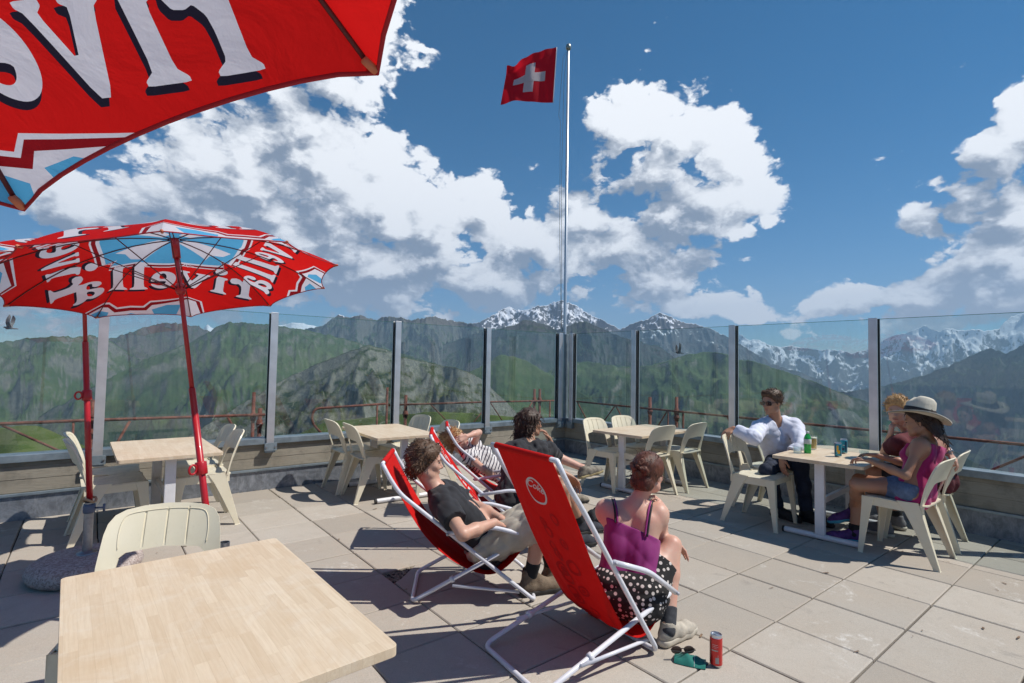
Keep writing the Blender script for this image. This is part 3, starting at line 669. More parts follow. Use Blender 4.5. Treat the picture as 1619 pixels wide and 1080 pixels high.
# loose gravel where the slab corner is missing, twigs in the joints
gv_ = MB(); r_ = random.Random(5)
for k in range(150):
    cx_ = 1.615 + r_.random() ** 1.2 * 0.24; cy_ = 3.395 - r_.random() * 0.19 * (1 - (cx_ - 1.615) / 0.26)
    s_ = r_.uniform(0.004, 0.012)
    gv_.lathe([(0.0, -s_ * 0.4), (s_, 0), (s_ * 0.6, s_ * 0.5), (0.0, s_ * 0.6)], (cx_, cy_, -0.016 + s_ * 0.3), 5)
for k in range(90):
    t_ = r_.random(); cx_, cy_ = (1.61, 6.3 - 1.2 * t_) if k % 3 else (0.4 + 1.3 * t_, 6.335)
    s_ = r_.uniform(0.003, 0.009)
    gv_.lathe([(0.0, -s_ * 0.4), (s_, 0), (0.0, s_ * 0.6)], (cx_ + r_.uniform(-.012, .012), cy_ + r_.uniform(-.012, .012), s_ * 0.3 - 0.004), 5)
tag(gv_.build('loose_gravel', mat('gravel', (0.25, 0.21, 0.16), 0.95, var=0.6, vscale=80)), 'loose grit in the broken slab corner', 'grit', kind='stuff')

# ------------------------------------------------------------------ parapet walls
def parapet(name, label, p0, p1, nrm, sun_band):
    """inner face from p0 to p1 at floor level, nrm points inwards to the terrace"""
    p0 = Vector((*p0, 0)); p1 = Vector((*p1, 0)); n_ = Vector((*nrm, 0)); d = (p1 - p0).normalized(); L = (p1 - p0).length
    ang = math.atan2(d.y, d.x)
    root = thing(name, label, 'parapet wall', p0, ang)
    s = 1 if (Vector((-d.y, d.x, 0)).dot(n_) > 0) else -1      # local y towards the terrace is s
    def bx(nm, m, x0, x1, y0, y1, z0, z1, bev=0.0):
        mb = MB(); mb.box(((x0 + x1) / 2, s * (y0 + y1) / 2, (z0 + z1) / 2), (x1 - x0, abs(y1 - y0), z1 - z0), bev=bev)
        return mb.build(nm, m, root)
    bx('concrete_body', m_conc, 0, L, -0.22, 0.0, -3.0, 0.50)
    bx('flashing', m_zinc, 0, L, 0.001, 0.012, -0.04, 0.205)
    bx('flashing_cap', m_galv, 0, L, 0.001, 0.03, 0.207, 0.232, 0.004)
    bx('sill', m_galv, 0, L, -0.16, 0.035, 0.503, 0.566, 0.004)
    return root
parapet('parapet_wall', 'board marked concrete parapet wall in sunlight with zinc skirting, left of the flagpole', (-5.2, YL), (XR, YL), (0, -1), 1)
parapet('parapet_wall', 'board marked concrete parapet wall in its own shade, right of the flagpole', (XR, YL), (XR, -3.4), (-1, 0), 0)

# ------------------------------------------------------------------ glass windbreak
def post(x_, y_, rz, label, group='steel posts of the glass windbreak'):
    t = thing('windbreak_post', label, 'post', (x_, y_, 0), rz, group)
    a = MB(); a.box((0, 0.045, 1.215), (0.078, 0.012, 1.53)); a.box((0, 0.0, 1.215), (0.012, 0.078, 1.526)); a.box((0, -0.045, 1.213), (0.078, 0.012, 1.53))
    a.build('profile', m_alu, t, bevel=0.0015)
    g = MB()
    for sx in (-1, 1):
        g.box((sx * 0.030, 0.030, 1.24), (0.014, 0.016, 1.46)); g.box((sx * 0.030, -0.030, 1.24), (0.014, 0.016, 1.46))
    g.build('gasket', m_gasket, t)
    c = MB(); c.box((0, 0.0, 0.46), (0.105, 0.135, 0.10), bev=0.004); c.box((0, 0.074, 0.475), (0.13, 0.012, 0.085), bev=0.002)
    br = c.build('bracket', m_galv, t)
    for sx in (-1, 1):
        b = MB(); b.lathe([(0, 0), (0.012, 0), (0.012, 0.009), (0, 0.011)], (sx * 0.047, 0.080, 0.475), 6, (0, 1, 0)); b.build('bolt', m_bolt, br)
    return t
post(1.60, YL, math.pi, 'aluminium glass post between the left table and the middle table')
post(0.08, YL, math.pi, 'aluminium glass post behind the leaning parasol pole at the left table')
post(-1.45, YL, math.pi, 'aluminium glass post outside the left edge of the view')
post(3.13, YL, math.pi, 'aluminium glass post behind the middle table')
post(4.60, YL, math.pi, 'aluminium glass post between the middle table and the corner posts')
post(6.08, YL, math.pi, 'left one of the two aluminium corner posts under the flagpole')
post(XR, 6.19, math.pi / 2, 'right one of the two aluminium corner posts under the flagpole')
post(XR, 4.905, math.pi / 2, 'aluminium glass post behind the corner table')
post(XR, 3.389, math.pi / 2, 'aluminium glass post beside the man in the white shirt')
post(XR, 1.879, math.pi / 2, 'aluminium glass post behind the table with drinks')
post(XR, 0.37, math.pi / 2, 'aluminium glass post beyond the right edge of the view')
cp = MB(); cp.box((6.235, 6.335, 1.2), (0.06, 0.06, 1.53)); cp.box((6.235, 6.335, 0.45), (0.14, 0.14, 0.07))
tag(cp.build('corner_channel', m_galv, bevel=0.003), 'grey steel channel closing the corner of the windbreak', 'post')

def pane(a, b, label):
    a = Vector((*a, 0)); b = Vector((*b, 0)); d = b - a; L = d.length; ang = math.atan2(d.y, d.x)
    t = thing('glass_pane', label, 'glass pane', a, ang, 'glass panes of the windbreak')
    mb = MB(); mb.add([(0.03, 0, 0.575), (L - 0.03, 0, 0.575), (L - 0.03, 0, 1.968), (0.03, 0, 1.968)], [(0, 1, 2, 3)])
    mb.build('pane', m_pane, t)
    e = MB(); e.box((L / 2, 0, 1.9705), (L - 0.06, 0.010, 0.004)); e.build('top_edge', m_edge, t)
    return t
lx = [-2.98, -1.45, 0.08, 1.60, 3.13, 4.60, 6.08]
ll = ['glass pane beyond the left edge of the view', 'glass pane behind the left chairs and the leaning parasol pole', 'glass pane behind the left table', 'glass pane behind the left chairs of the middle table', 'glass pane behind the right chairs of the middle table', 'glass pane left of the corner posts, behind the dark haired person']
for k in range(6): pane((lx[k], YL + 0.002), (lx[k + 1], YL + 0.002), ll[k])
ry_ = [6.19, 4.905, 3.389, 1.879, 0.37, -1.14, -2.6]
rl = ['glass pane right of the corner posts, behind the left chairs of the corner table', 'glass pane behind the right chairs of the corner table', 'glass pane behind the man in the white shirt', 'glass pane right of the table with drinks, behind the woman in the hat', 'glass pane beyond the right edge of the view', 'last glass pane beyond the right edge of the view']
for k in range(6): pane((XR + 0.002, ry_[k]), (XR + 0.002, ry_[k + 1]), rl[k])

# ------------------------------------------------------------------ rusty scaffold railing outside
def rail_thing(label, tubes, collars=(), name='scaffold_railing'):
    t = thing(name, label, 'railing', (tubes[0][0][0][0], tubes[0][0][0][1], 0))
    o_ = Vector((tubes[0][0][0][0], tubes[0][0][0][1], 0))
    for (pts, r, nm) in tubes:
        mb = MB(); mb.tube([Vector(p) - o_ for p in pts], r, 10); mb.build(nm, m_rust, t, smooth=True)
    for (c, r) in collars:
        mb = MB(); mb.lathe([(r, -0.05), (r, 0.05)], Vector(c) - o_, 12); mb.lathe([(r * 1.25, -0.012), (r * 1.25, 0.012)], Vector(c) - o_, 12); mb.build('clamp', m_rust, t, smooth=True)
    return t
Y2 = 7.2; X2 = 7.1
rail_thing('rusty red scaffold railing behind the left table', [
    ([(-4.5, Y2, 0.765), (0.0, Y2, 0.765), (1.86, Y2, 0.745)], 0.017, 'top_rail'),
    ([(0.03, Y2 + 0.05, -1.6), (0.03, Y2 + 0.05, 0.98)], 0.026, 'upright'), ([(1.625, Y2 + 0.05, -1.6), (1.625, Y2 + 0.05, 1.03)], 0.021, 'upright'),
    ([(1.72, Y2 + 0.12, -1.6), (1.72, Y2 + 0.12, 0.82)], 0.026, 'upright'), ([(-0.12, Y2, -1.2), (-0.12, Y2, 0.75)], 0.011, 'upright'),
    ([(-0.66, Y2, 0.75), (0.1, Y2, 0.25)], 0.012, 'brace'), ([(-0.72, Y2, 0.75), (-1.5, Y2, 0.25)], 0.012, 'brace'),
    ([(0.36, Y2, 0.74), (0.12, Y2, 0.2)], 0.014, 'brace'), ([(1.33, Y2, 0.73), (1.62, Y2, 0.2)], 0.014, 'brace')],
    [((0.03, Y2 + 0.05, 0.80), 0.036), ((0.03, Y2 + 0.05, 0.62), 0.036), ((1.625, Y2 + 0.05, 0.72), 0.031), ((1.72, Y2 + 0.12, 0.62), 0.036)])
rail_thing('rusty red bent railing behind the middle table', [
    (fillet([(2.62, Y2, 0.30), (2.33, Y2, 0.62), (2.36, Y2, 0.80), (2.9, Y2, 0.815), (3.4, Y2, 0.83)], 0.10), 0.017, 'top_rail'),
    ([(3.27, Y2, -1.2), (3.27, Y2, 0.82)], 0.014, 'upright'), ([(3.42, Y2, -1.6), (3.42, Y2, 1.07)], 0.017, 'upright')])
rail_thing('rusty red scaffold railing left of the corner posts', [
    ([(3.45, Y2, 0.81), (5.3, Y2, 0.80), (X2, Y2, 0.775)], 0.015, 'top_rail'),
    ([(3.75, Y2 + 0.05, -1.6), (3.75, Y2 + 0.05, 0.95)], 0.024, 'upright'), ([(6.34, Y2 + 0.05, -1.6), (6.34, Y2 + 0.05, 1.0)], 0.024, 'upright'), ([(6.47, Y2 + 0.05, -1.6), (6.47, Y2 + 0.05, 1.0)], 0.024, 'upright'),
    ([(6.68, Y2, -1.2), (6.68, Y2, 0.78)], 0.014, 'upright'),
    ([(4.15, Y2, 0.8), (4.75, Y2, 0.25)], 0.009, 'brace'), ([(5.3, Y2, 0.8), (4.75, Y2, 0.25)], 0.009, 'brace'), ([(5.3, Y2, 0.8), (5.75, Y2, 0.25)], 0.009, 'brace'), ([(6.25, Y2, 0.78), (5.9, Y2, 0.3)], 0.012, 'brace')],
    [((3.75, Y2 + 0.05, 0.66), 0.035), ((6.34, Y2 + 0.05, 0.79), 0.034), ((6.47, Y2 + 0.05, 0.79), 0.034)])
rail_thing('rusty red scaffold railing behind the corner table and the drinks table', [
    ([(X2, Y2 - 0.06, 0.775), (X2, 5.3, 0.765), (X2, 3.0, 0.755), (X2, -2.4, 0.75)], 0.016, 'top_rail'),
    ([(X2 + 0.05, 5.31, -1.6), (X2 + 0.05, 5.31, 0.95)], 0.027, 'upright'), ([(X2 + 0.05, 4.81, -1.6), (X2 + 0.05, 4.81, 0.98)], 0.024, 'upright'),
    ([(X2, 6.95, -1.2), (X2, 6.95, 0.76)], 0.012, 'upright'), ([(X2, 4.66, -1.2), (X2, 4.66, 0.75)], 0.015, 'upright'), ([(X2, 4.93, -1.2), (X2, 4.93, 0.75)], 0.010, 'upright'),
    ([(X2, 6.9, 0.76), (X2, 6.5, 0.25)], 0.012, 'brace'), ([(X2, 6.0, 0.76), (X2, 6.4, 0.3)], 0.012, 'brace'), ([(X2, 5.98, 0.76), (X2, 5.65, 0.3)], 0.012, 'brace'),
    ([(X2, 4.95, 0.75), (X2, 5.25, 0.3)], 0.012, 'brace'), ([(X2, 3.95, 0.75), (X2, 3.62, 0.25)], 0.012, 'brace'), ([(X2, 2.9, 0.72), (X2, 3.3, 0.3)], 0.012, 'brace'),
    ([(X2, 0.75, 0.74), (X2, 1.35, 0.32)], 0.013, 'brace')],
    [((X2 + 0.05, 5.31, 0.72), 0.036), ((X2 + 0.05, 4.81, 0.75), 0.036), ((X2 + 0.05, 4.81, 0.66), 0.034)])

# ------------------------------------------------------------------ flagpole and flag
FP = Vector((6.385, 6.53, 0))
t = thing('flagpole', 'tall slim aluminium flagpole rising behind the glass corner', 'flagpole', FP)
mb = MB(); mb.tube([(0, 0, -3.0), (0, 0, 2.0), (-0.005, 0, 7.05)], [0.031, 0.029, 0.020], 16); mb.build('pole', mat('pole_aluminium', (0.62, 0.64, 0.67), 0.4, 0.7), t, smooth=True)
mb = MB(); mb.lathe([(0, 7.02), (0.03, 7.03), (0.047, 7.06), (0.05, 7.09), (0.04, 7.125), (0.015, 7.145), (0, 7.148)], (-0.005, 0, 0), 16); mb.build('finial', mat('finial_metal', (0.33, 0.35, 0.32), 0.4, 0.8), t, smooth=True)
mb = MB(); mb.tube([(-0.055, 0.03, 2.05), (-0.095, 0.07, 3.8), (-0.10, 0.08, 5.75)], 0.0035, 6); mb.tube([(-0.03, 0.02, 6.98), (-0.06, 0.045, 6.5), (-0.075, 0.06, 4.6), (-0.045, 0.03, 2.05)], 0.0035, 6); mb.tube([(-0.10, 0.08, 5.75), (-0.125, 0.10, 5.83), (-0.075, 0.06, 6.9), (-0.03, 0.02, 7.0)], 0.0035, 6)
mb.build('halyard', mat('pale_rope', (0.4, 0.4, 0.38), 0.8), t, smooth=True)
mb = MB(); mb.box((-0.045, 0.03, 2.06), (0.03, 0.03, 0.07), bev=0.006); mb.box((-0.02, 0.01, 2.02), (0.09, 0.07, 0.02)); mb.build('cleat', m_bolt, t)
m_flag = None
def _cloth(T, b, ob): pass
def cloth_mat(name, color, trl=0.35, rough=0.75, var=0.0):
    m = D.materials.new(name); m.use_nodes = True; T = NT(m.node_tree); b = T.n['Principled BSDF']
    b.inputs['Base Color'].default_value = (*color, 1); b.inputs['Roughness'].default_value = rough; b.inputs['Specular IOR Level'].default_value = 0.2
    if var:
        tcn = T.node('ShaderNodeTexCoord'); T.put(b.inputs['Base Color'], T.vec('SCALE', color, c=T.rng(T.noise(tcn.outputs['Object'], 6.0, 5, 0.6), 0.3, 0.7, 1 - var, 1 + var)))
    tcb = T.node('ShaderNodeTexCoord'); bn = T.node('ShaderNodeBump'); T.put(bn.inputs['Strength'], 0.5); T.put(bn.inputs['Distance'], 0.012)
    T.put(bn.inputs['Height'], T.math('ADD', T.noise(tcb.outputs['Object'], 7.0, 4, 0.55, dist=1.2), T.math('MULTIPLY', T.noise(tcb.outputs['Object'], 240.0, 2, 0.5), 0.05))); T.put(b.inputs['Normal'], bn.outputs[0])
    tl = T.node('ShaderNodeBsdfTranslucent'); T.put(tl.inputs[0], (*color, 1)); T.put(tl.inputs['Normal'], bn.outputs[0])
    mx = T.node('ShaderNodeMixShader'); T.put(mx.inputs[0], trl); T.l.new(b.outputs[0], mx.inputs[1]); T.l.new(tl.outputs[0], mx.inputs[2])
    T.l.new(mx.outputs[0], T.n['Material Output'].inputs[0])
    return m
m_fred = cloth_mat('flag_red', (0.66, 0.012, 0.026), 0.45); m_fwhite = cloth_mat('flag_white', (0.80, 0.80, 0.82), 0.45)
def flag_pt(u, v, off=0.0):
    """u 0..1 away from the pole, v 0..1 upwards"""
    ax = Vector((-0.76, 0.65, 0.0)); nr = Vector((0.65, 0.76, 0))
    top = Vector((5.974, 6.40, 6.86)); bot = Vector((5.945, 6.44, 5.90))
    hoist = bot.lerp(top, v)
    sag = -0.36 * (u ** 1.25) * v + 0.01 * math.sin(u * 3.0) * (1 - v)
    shrink = 0.90 - 0.06 * v
    wv = 0.07 * u * math.sin(u * 6.5 + 0.9 + v * 1.4) + 0.028 * u * math.sin(u * 15 - v * 4.5) + 0.035 * (v ** 6) * math.sin(u * 24) * u
    crest = -0.09 * max(0.0, v - 0.86) / 0.14 * u
    return hoist + ax * (u * shrink) + Vector((0, 0, sag + 0.02 * u * math.sin(5 * v))) + nr * (wv + crest + off)
ft = thing('flag', 'square red flag with white cross blowing left from the pole', 'flag', (5.96, 6.42, 5.9))
mb = MB(); N_ = 44
mb.grid([[flag_pt(i_ / N_, j_ / N_) - Vector(ft.location) for i_ in range(N_ + 1)] for j_ in range(N_ + 1)])
mb.build('cloth', m_fred, ft, smooth=True)
def cross_poly():
    a = 0.094 * 1.0; b_ = 0.31
    return [(0.5 - a, 0.5 - b_), (0.5 + a, 0.5 - b_), (0.5 + a, 0.5 - a), (0.5 + b_, 0.5 - a), (0.5 + b_, 0.5 + a), (0.5 + a, 0.5 + a), (0.5 + a, 0.5 + b_), (0.5 - a, 0.5 + b_), (0.5 - a, 0.5 + a), (0.5 - b_, 0.5 + a), (0.5 - b_, 0.5 - a), (0.5 - a, 0.5 - a)]
pts, fs = sheet2d(cross_poly(), (), 0.0227)
mb = MB()
for off in (0.0025, -0.0025):
    mb.add([flag_pt(a, b_, off) - Vector(ft.location) for a, b_ in pts], fs)
mb.build('white_cross', m_fwhite, ft, smooth=True)
mb = MB(); mb.tube([flag_pt(0.0, v_ / 10) - Vector(ft.location) for v_ in range(11)], 0.007, 8); mb.build('hoist_band', m_fwhite, ft, smooth=True)

# ------------------------------------------------------------------ plastic chairs
def _plastic(T, b, ob):
    n_ = T.noise(ob, 3.5, 5, 0.6); n2_ = T.noise(ob, 45.0, 4, 0.7)
    c = T.mix(T.rng(n_, 0.3, 0.7), (0.68, 0.615, 0.455), (0.75, 0.69, 0.54))
    c = T.mix(T.rng(n2_, 0.55, 0.8, 0.0, 0.25), c, (0.50, 0.44, 0.33))
    T.put(b.inputs['Base Color'], c); T.put(b.inputs['Roughness'], T.rng(n2_, 0.3, 0.7, 0.34, 0.5))
m_plastic = mat('cream_plastic', (0.68, 0.6, 0.42), 0.42, fn=_plastic, sub=0.0)
def _seatp(T, b, ob):
    n_ = T.noise(T.vec('MULTIPLY', ob, (1, 1, 1)), 14.0, 6, 0.75, dist=0.8); n2_ = T.noise(ob, 4.0, 4, 0.6)
    c = T.mix(T.rng(n2_, 0.3, 0.7), (0.62, 0.565, 0.43), (0.70, 0.645, 0.50))
    c = T.mix(T.rng(n_, 0.42, 0.66, 0.0, 0.6), c, (0.40, 0.375, 0.32))
    T.put(b.inputs['Base Color'], c); T.put(b.inputs['Roughness'], 0.5)
m_seatp = mat('scuffed_cream_plastic', (0.6, 0.53, 0.38), 0.5, fn=_seatp)

def make_chair():
    """front faces local +y"""
    t = thing('plastic_chair', '', 'chair')
    # seat: slightly dished plate with rounded front
    def seat_fn(x_, y_, tt):
        z = 0.452 - 0.018 * math.exp(-(x_ / 0.13) ** 2) * math.exp(-((y_ + 0.02) / 0.14) ** 2) - 0.05 * max(0, y_ - 0.17) ** 1.6 * 9 - 0.012 * (1 - (y_ + 0.2) / 0.4)
        z += 0.10 * max(0, abs(x_) - 0.185) ** 1.5 * -6
        return (x_, y_, z + tt)
    mb = MB(); plate(mb, rrect(-0.215, -0.185, 0.215, 0.225, 0.05), (), seat_fn, 0.010, 0.035)
    mb.build('seat', m_seatp, t, auto=50)
    # apron under the seat edge
    ap = MB()
    path = fillet([(-0.212, -0.17, 0.432), (-0.212, 0.222, 0.430), (0.212, 0.222, 0.430), (0.212, -0.17, 0.432)], 0.05, 5)
    V = []; F = []
    n = len(path)
    for i, p in enumerate(path):
        for (o, z) in ((0, 0.012), (0, -0.052), (0.010, -0.052), (0.010, 0.010)):
            c = Vector((0, 0.02, p.z)); dr = (Vector((c.x, c.y, 0)) - Vector((p.x, p.y, 0))).normalized()
            zz = z
            if z < 0: zz = z - 0.0 + 0.022 * math.sin(math.pi * i / (n - 1))
            V.append(p + dr * o + Vector((0, 0, zz)))
    for i in range(n - 1):
        for k in range(4): F.append((i * 4 + k, i * 4 + (k + 1) % 4, (i + 1) * 4 + (k + 1) % 4, (i + 1) * 4 + k))
    ap.add(V, F); ap.build('apron', m_plastic, t, auto=40)
    # legs: L shaped tapering profiles
    def leg(top, foot, sx, sy, wt, wf, nm='leg'):
        mb = MB(); top = Vector(top); foot = Vector(foot); V = []; F = []; K = 7
        for i in range(K):
            u = i / (K - 1); p = top.lerp(foot, u); w = wt + (wf - wt) * u ** 0.7; d = w * 0.62; th = 0.010
            # corner of the L at the outside
            prof = [(0, 0), (-sx * d, 0), (-sx * d, -sy * th), (-sx * th, -sy * th), (-sx * th, -sy * w), (0, -sy * w)]
            for (a, b_) in prof: V.append(p + Vector((a, b_, 0)))
        for i in range(K - 1):
            for k in range(6):
                F.append((i * 6 + k, i * 6 + (k + 1) % 6, (i + 1) * 6 + (k + 1) % 6, (i + 1) * 6 + k))
        F.append((0, 1, 2, 3)); F.append((0, 3, 4, 5)); b0 = (K - 1) * 6; F.append((b0 + 3, b0 + 2, b0 + 1, b0)); F.append((b0 + 5, b0 + 4, b0 + 3, b0))
        mb.add(V, F)
        o = mb.build(nm, m_plastic, t, bevel=0.003); return o
    for sx in (-1, 1):
        leg((sx * 0.218, 0.232, 0.445), (sx * 0.232, 0.262, 0.0), sx, 1, 0.085, 0.034)
        leg((sx * 0.218, -0.135, 0.455), (sx * 0.235, -0.262, 0.0), sx, -1, 0.135, 0.040)
    # back: bowed panel with a wide opening below it
    outer = [(-0.222, 0.0), (-0.165, 0.0), (-0.160, 0.14)] + [(-0.155, 0.172), (-0.135, 0.188), (0.0, 0.198), (0.135, 0.188), (0.155, 0.172)] + [(0.160, 0.14), (0.165, 0.0), (0.222, 0.0), (0.224, 0.15), (0.214, 0.27)] + [(0.205, 0.310), (0.185, 0.340), (0.15, 0.357), (0.09, 0.366), (0, 0.370), (-0.09, 0.366), (-0.15, 0.357), (-0.185, 0.340), (-0.205, 0.310), (-0.214, 0.27), (-0.224, 0.15)]
    def back_fn(x_, s_, tt):
        lean = 0.30
        bow = 0.045 * (1 - (x_ / 0.222) ** 2) * min(1.0, s_ / 0.16)
        y_ = -0.150 - s_ * math.sin(lean) * (0.55 + 0.45 * s_ / 0.37) - bow - tt * math.cos(lean) * -1
        z_ = 0.435 + s_ * math.cos(lean * 0.62) + tt * 0.25
        g = 0.0
        if tt > 0 and 0.205 < s_ < 0.345 and abs(x_) < 0.162:
            for gx in (-0.081, 0.0, 0.081):
                if abs(x_ - gx) < 0.0035: g = 0.0045
        return (x_, y_ - g, z_)
    ex = []
    for gx in (-0.081, 0.0, 0.081):
        for d_ in (-0.0045, -0.003, 0.003, 0.0045): ex.append(((gx + d_, 0, 0), (1, 0, 0)))
    mb = MB(); plate(mb, outer, (), back_fn, 0.012, 0.0285, ex)
    bk = mb.build('backrest', m_plastic, t, auto=35)
    # raised border line of the panel front
    rb = MB()
    loop = [back_fn(a, b_, 0.0075) for a, b_ in [(-0.162, 0.205), (-0.166, 0.26), (-0.158, 0.315), (-0.135, 0.338), (-0.07, 0.345), (0, 0.347), (0.07, 0.345), (0.135, 0.338), (0.158, 0.315), (0.166, 0.26), (0.162, 0.205)]]
    rb.tube(catmull(loop, 4), 0.0016, 6); rb.build('border_rib', m_plastic, bk, smooth=True)
    return t

CHAIRS = [  # x, y, direction the chair faces in degrees from +x, label, group
    (0.205, 2.505, -108, 'cream plastic chair with grooved back behind the big foreground table'),
    (0.16, 5.38, 2, 'nearer of the two cream plastic chairs left of the left table'),
    (0.15, 5.82, -1, 'farther of the two cream plastic chairs left of the left table'),
    (0.815, 5.36, 180, 'nearer of the two cream plastic chairs right of the left table'),
    (0.83, 5.80, 182, 'farther of the two cream plastic chairs right of the left table'),
    (2.40, 5.375, -4, 'nearer cream plastic chair left of the middle table'),
    (2.37, 5.855, 0, 'farther cream plastic chair left of the middle table'),
    (2.965, 5.13, 176, 'cream plastic chair partly hidden behind the red deckchair of the striped shirt'),
    (2.96, 5.76, 184, 'cream plastic chair behind the middle table with its smooth back to the glass'),
    (4.90, 4.22, -88, 'grooved cream chair on the left far side of the corner table, next to the flagpole'),
    (5.44, 4.24, -94, 'grooved cream chair on the right far side of the corner table'),
    (5.03, 3.78, 88, 'cream chair with its smooth back to us, just above the bun of hair'),
    (5.63, 3.75, 92, 'rightmost cream chair of the corner table, its back to us'),
    (4.98, 2.455, -87, 'empty cream chair under the hand of the man in the white shirt'),
    (5.50, 2.62, -98, 'cream chair the man in the white shirt sits on'),
    (5.07, 1.325, 90, 'cream chair the woman in the hat sits on'),
    (5.66, 1.345, 95, 'cream chair of the blond man, behind the chair of the woman in the hat'),
]
proto = make_chair()
for k, (x_, y_, a_, lab) in enumerate(CHAIRS):
    o = proto if k == 0 else copy_tree(proto)
    o.location = (x_, y_, 0.0); o.rotation_euler = (0, 0, rad(a_ - 90)); o['label'] = lab; o['group'] = 'cream plastic terrace chairs'

# ------------------------------------------------------------------ tables
def _wood(T, b, ob):
    x_, y_, z_ = T.xyz(ob)
    sx = T.math('MULTIPLY', x_, 1 / 0.031); ix = T.math('FLOOR', sx)
    offs = T.noise(T.comb(ix, 0.5, 0.5), 13.7, 0, 0.5)
    sy = T.math('ADD', T.math('MULTIPLY', y_, 1 / 0.26), T.math('MULTIPLY', offs, 9.0)); iy = T.math('FLOOR', sy)
    wn = T.node('ShaderNodeTexWhiteNoise'); wn.noise_dimensions = '2D'; T.put(wn.inputs['Vector'], T.comb(ix, iy, 0.0))
    rnd = wn.outputs['Value']
    gr = T.noise(T.vec('ADD', T.vec('MULTIPLY', ob, (60.0, 3.0, 60.0)), T.comb(T.math('MULTIPLY', rnd, 40.0), T.math('MULTIPLY', iy, 3.1), 0.0)), 2.4, 6, 0.65)
    c = T.mix(rnd, (0.58, 0.455, 0.315), (0.67, 0.555, 0.41))
    c = T.mix(T.rng(gr, 0.40, 0.72, 0.0, 0.5), c, (0.50, 0.37, 0.24))
    st = T.noise(ob, 5.5, 4, 0.6)
    c = T.mix(T.rng(st, 0.52, 0.72, 0.0, 0.42), c, (0.54, 0.38, 0.225))
    c = T.mix(T.rng(T.noise(ob, 8.0, 5, 0.7, dist=1.0), 0.5, 0.75, 0.0, 0.45), c, (0.68, 0.62, 0.53))
    jx = T.rng(T.math('ABSOLUTE', T.math('SUBTRACT', T.math('FRACT', sx), 0.5)), 0.465, 0.5)
    c = T.mix(T.math('MULTIPLY', jx, 0.22), c, (0.30, 0.20, 0.11))
    T.put(b.inputs['Base Color'], c); T.put(b.inputs['Roughness'], T.rng(gr, 0.3, 0.7, 0.42, 0.6))
    bn = T.node('ShaderNodeBump'); T.put(bn.inputs['Strength'], 0.25); T.put(bn.inputs['Distance'], 0.002); T.put(bn.inputs['Height'], gr); T.put(b.inputs['Normal'], bn.outputs[0])
m_wood = mat('butcher_block_top', (0.6, 0.45, 0.28), 0.5, fn=_wood)
m_white = mat('white_painted_steel', (0.68, 0.68, 0.70), 0.35, 0.0, var=0.08, vscale=10, coat=0.2)
m_black = mat('black_plastic', (0.02, 0.02, 0.022), 0.45)

def make_table(L=1.10, Wd=0.70, Hh=0.68):
    """long side along local y"""
    t = thing('wooden_table', '', 'table')
    mb = MB(); plate(mb, rrect(-Wd / 2, -L / 2, Wd / 2, L / 2, 0.018, 4), (), lambda x_, y_, tt: (x_, y_, Hh - 0.0135 + tt), 0.027, 0)
    mb.build('tabletop', m_wood, t, bevel=0.003)
    for sy in (-1, 1):
        y0 = sy * (L / 2 - 0.12)
        mb = MB(); mb.box((0, y0, 0.345), (0.075, 0.045, 0.60), bev=0.006); lg = mb.build('leg', m_white, t)
        mb = MB(); mb.tube(fillet([(-0.29, y0, 0.026), (0.29, y0, 0.026)], 0.01), 0.024, 14); mb.build('foot_tube', m_white, lg, smooth=True, auto=50)
        mb = MB()
        for sx in (-1, 1):
            mb.lathe([(0.0255, 0.0), (0.0255, 0.018), (0, 0.02)], (sx * 0.285, y0, 0.026), 14, (sx, 0, 0))
        mb.box((0, y0, 0.003), (0.05, 0.03, 0.006)); mb.build('end_cap', m_black, lg)
        mb = MB(); mb.box((0, y0, 0.645), (0.50, 0.04, 0.022), bev=0.003); mb.build('top_bracket', m_white, lg)
    mb = MB(); mb.box((0, 0, 0.32), (0.03, L - 0.29, 0.05), bev=0.004); mb.build('stretcher', m_white, t)
    mb = MB(); mb.box((0.0, 0, 0.64), (0.025, L - 0.31, 0.018)); mb.build('under_rail', m_black, t)
    return t
TABLES = [
    (0.313, 1.852, 1.5, 'large wooden table top in the left foreground'),
    (0.52, 5.41, 1.0, 'wooden table at the left between two pairs of chairs, under the parasol'),
    (2.63, 5.48, -3.0, 'empty wooden table in the middle between the left glass and the red deckchairs'),
    (5.26, 3.99, 92.5, 'empty wooden table in the corner with four chairs'),
    (5.33, 1.915, 94.0, 'wooden table with bottle, beer and cans where three people sit'),
]
tproto = make_table()
for k, (x_, y_, a_, lab) in enumerate(TABLES):
    o = tproto if k == 0 else copy_tree(tproto)
    o.location = (x_, y_, 0.0); o.rotation_euler = (0, 0, rad(a_)); o['label'] = lab; o['group'] = 'wooden terrace tables'

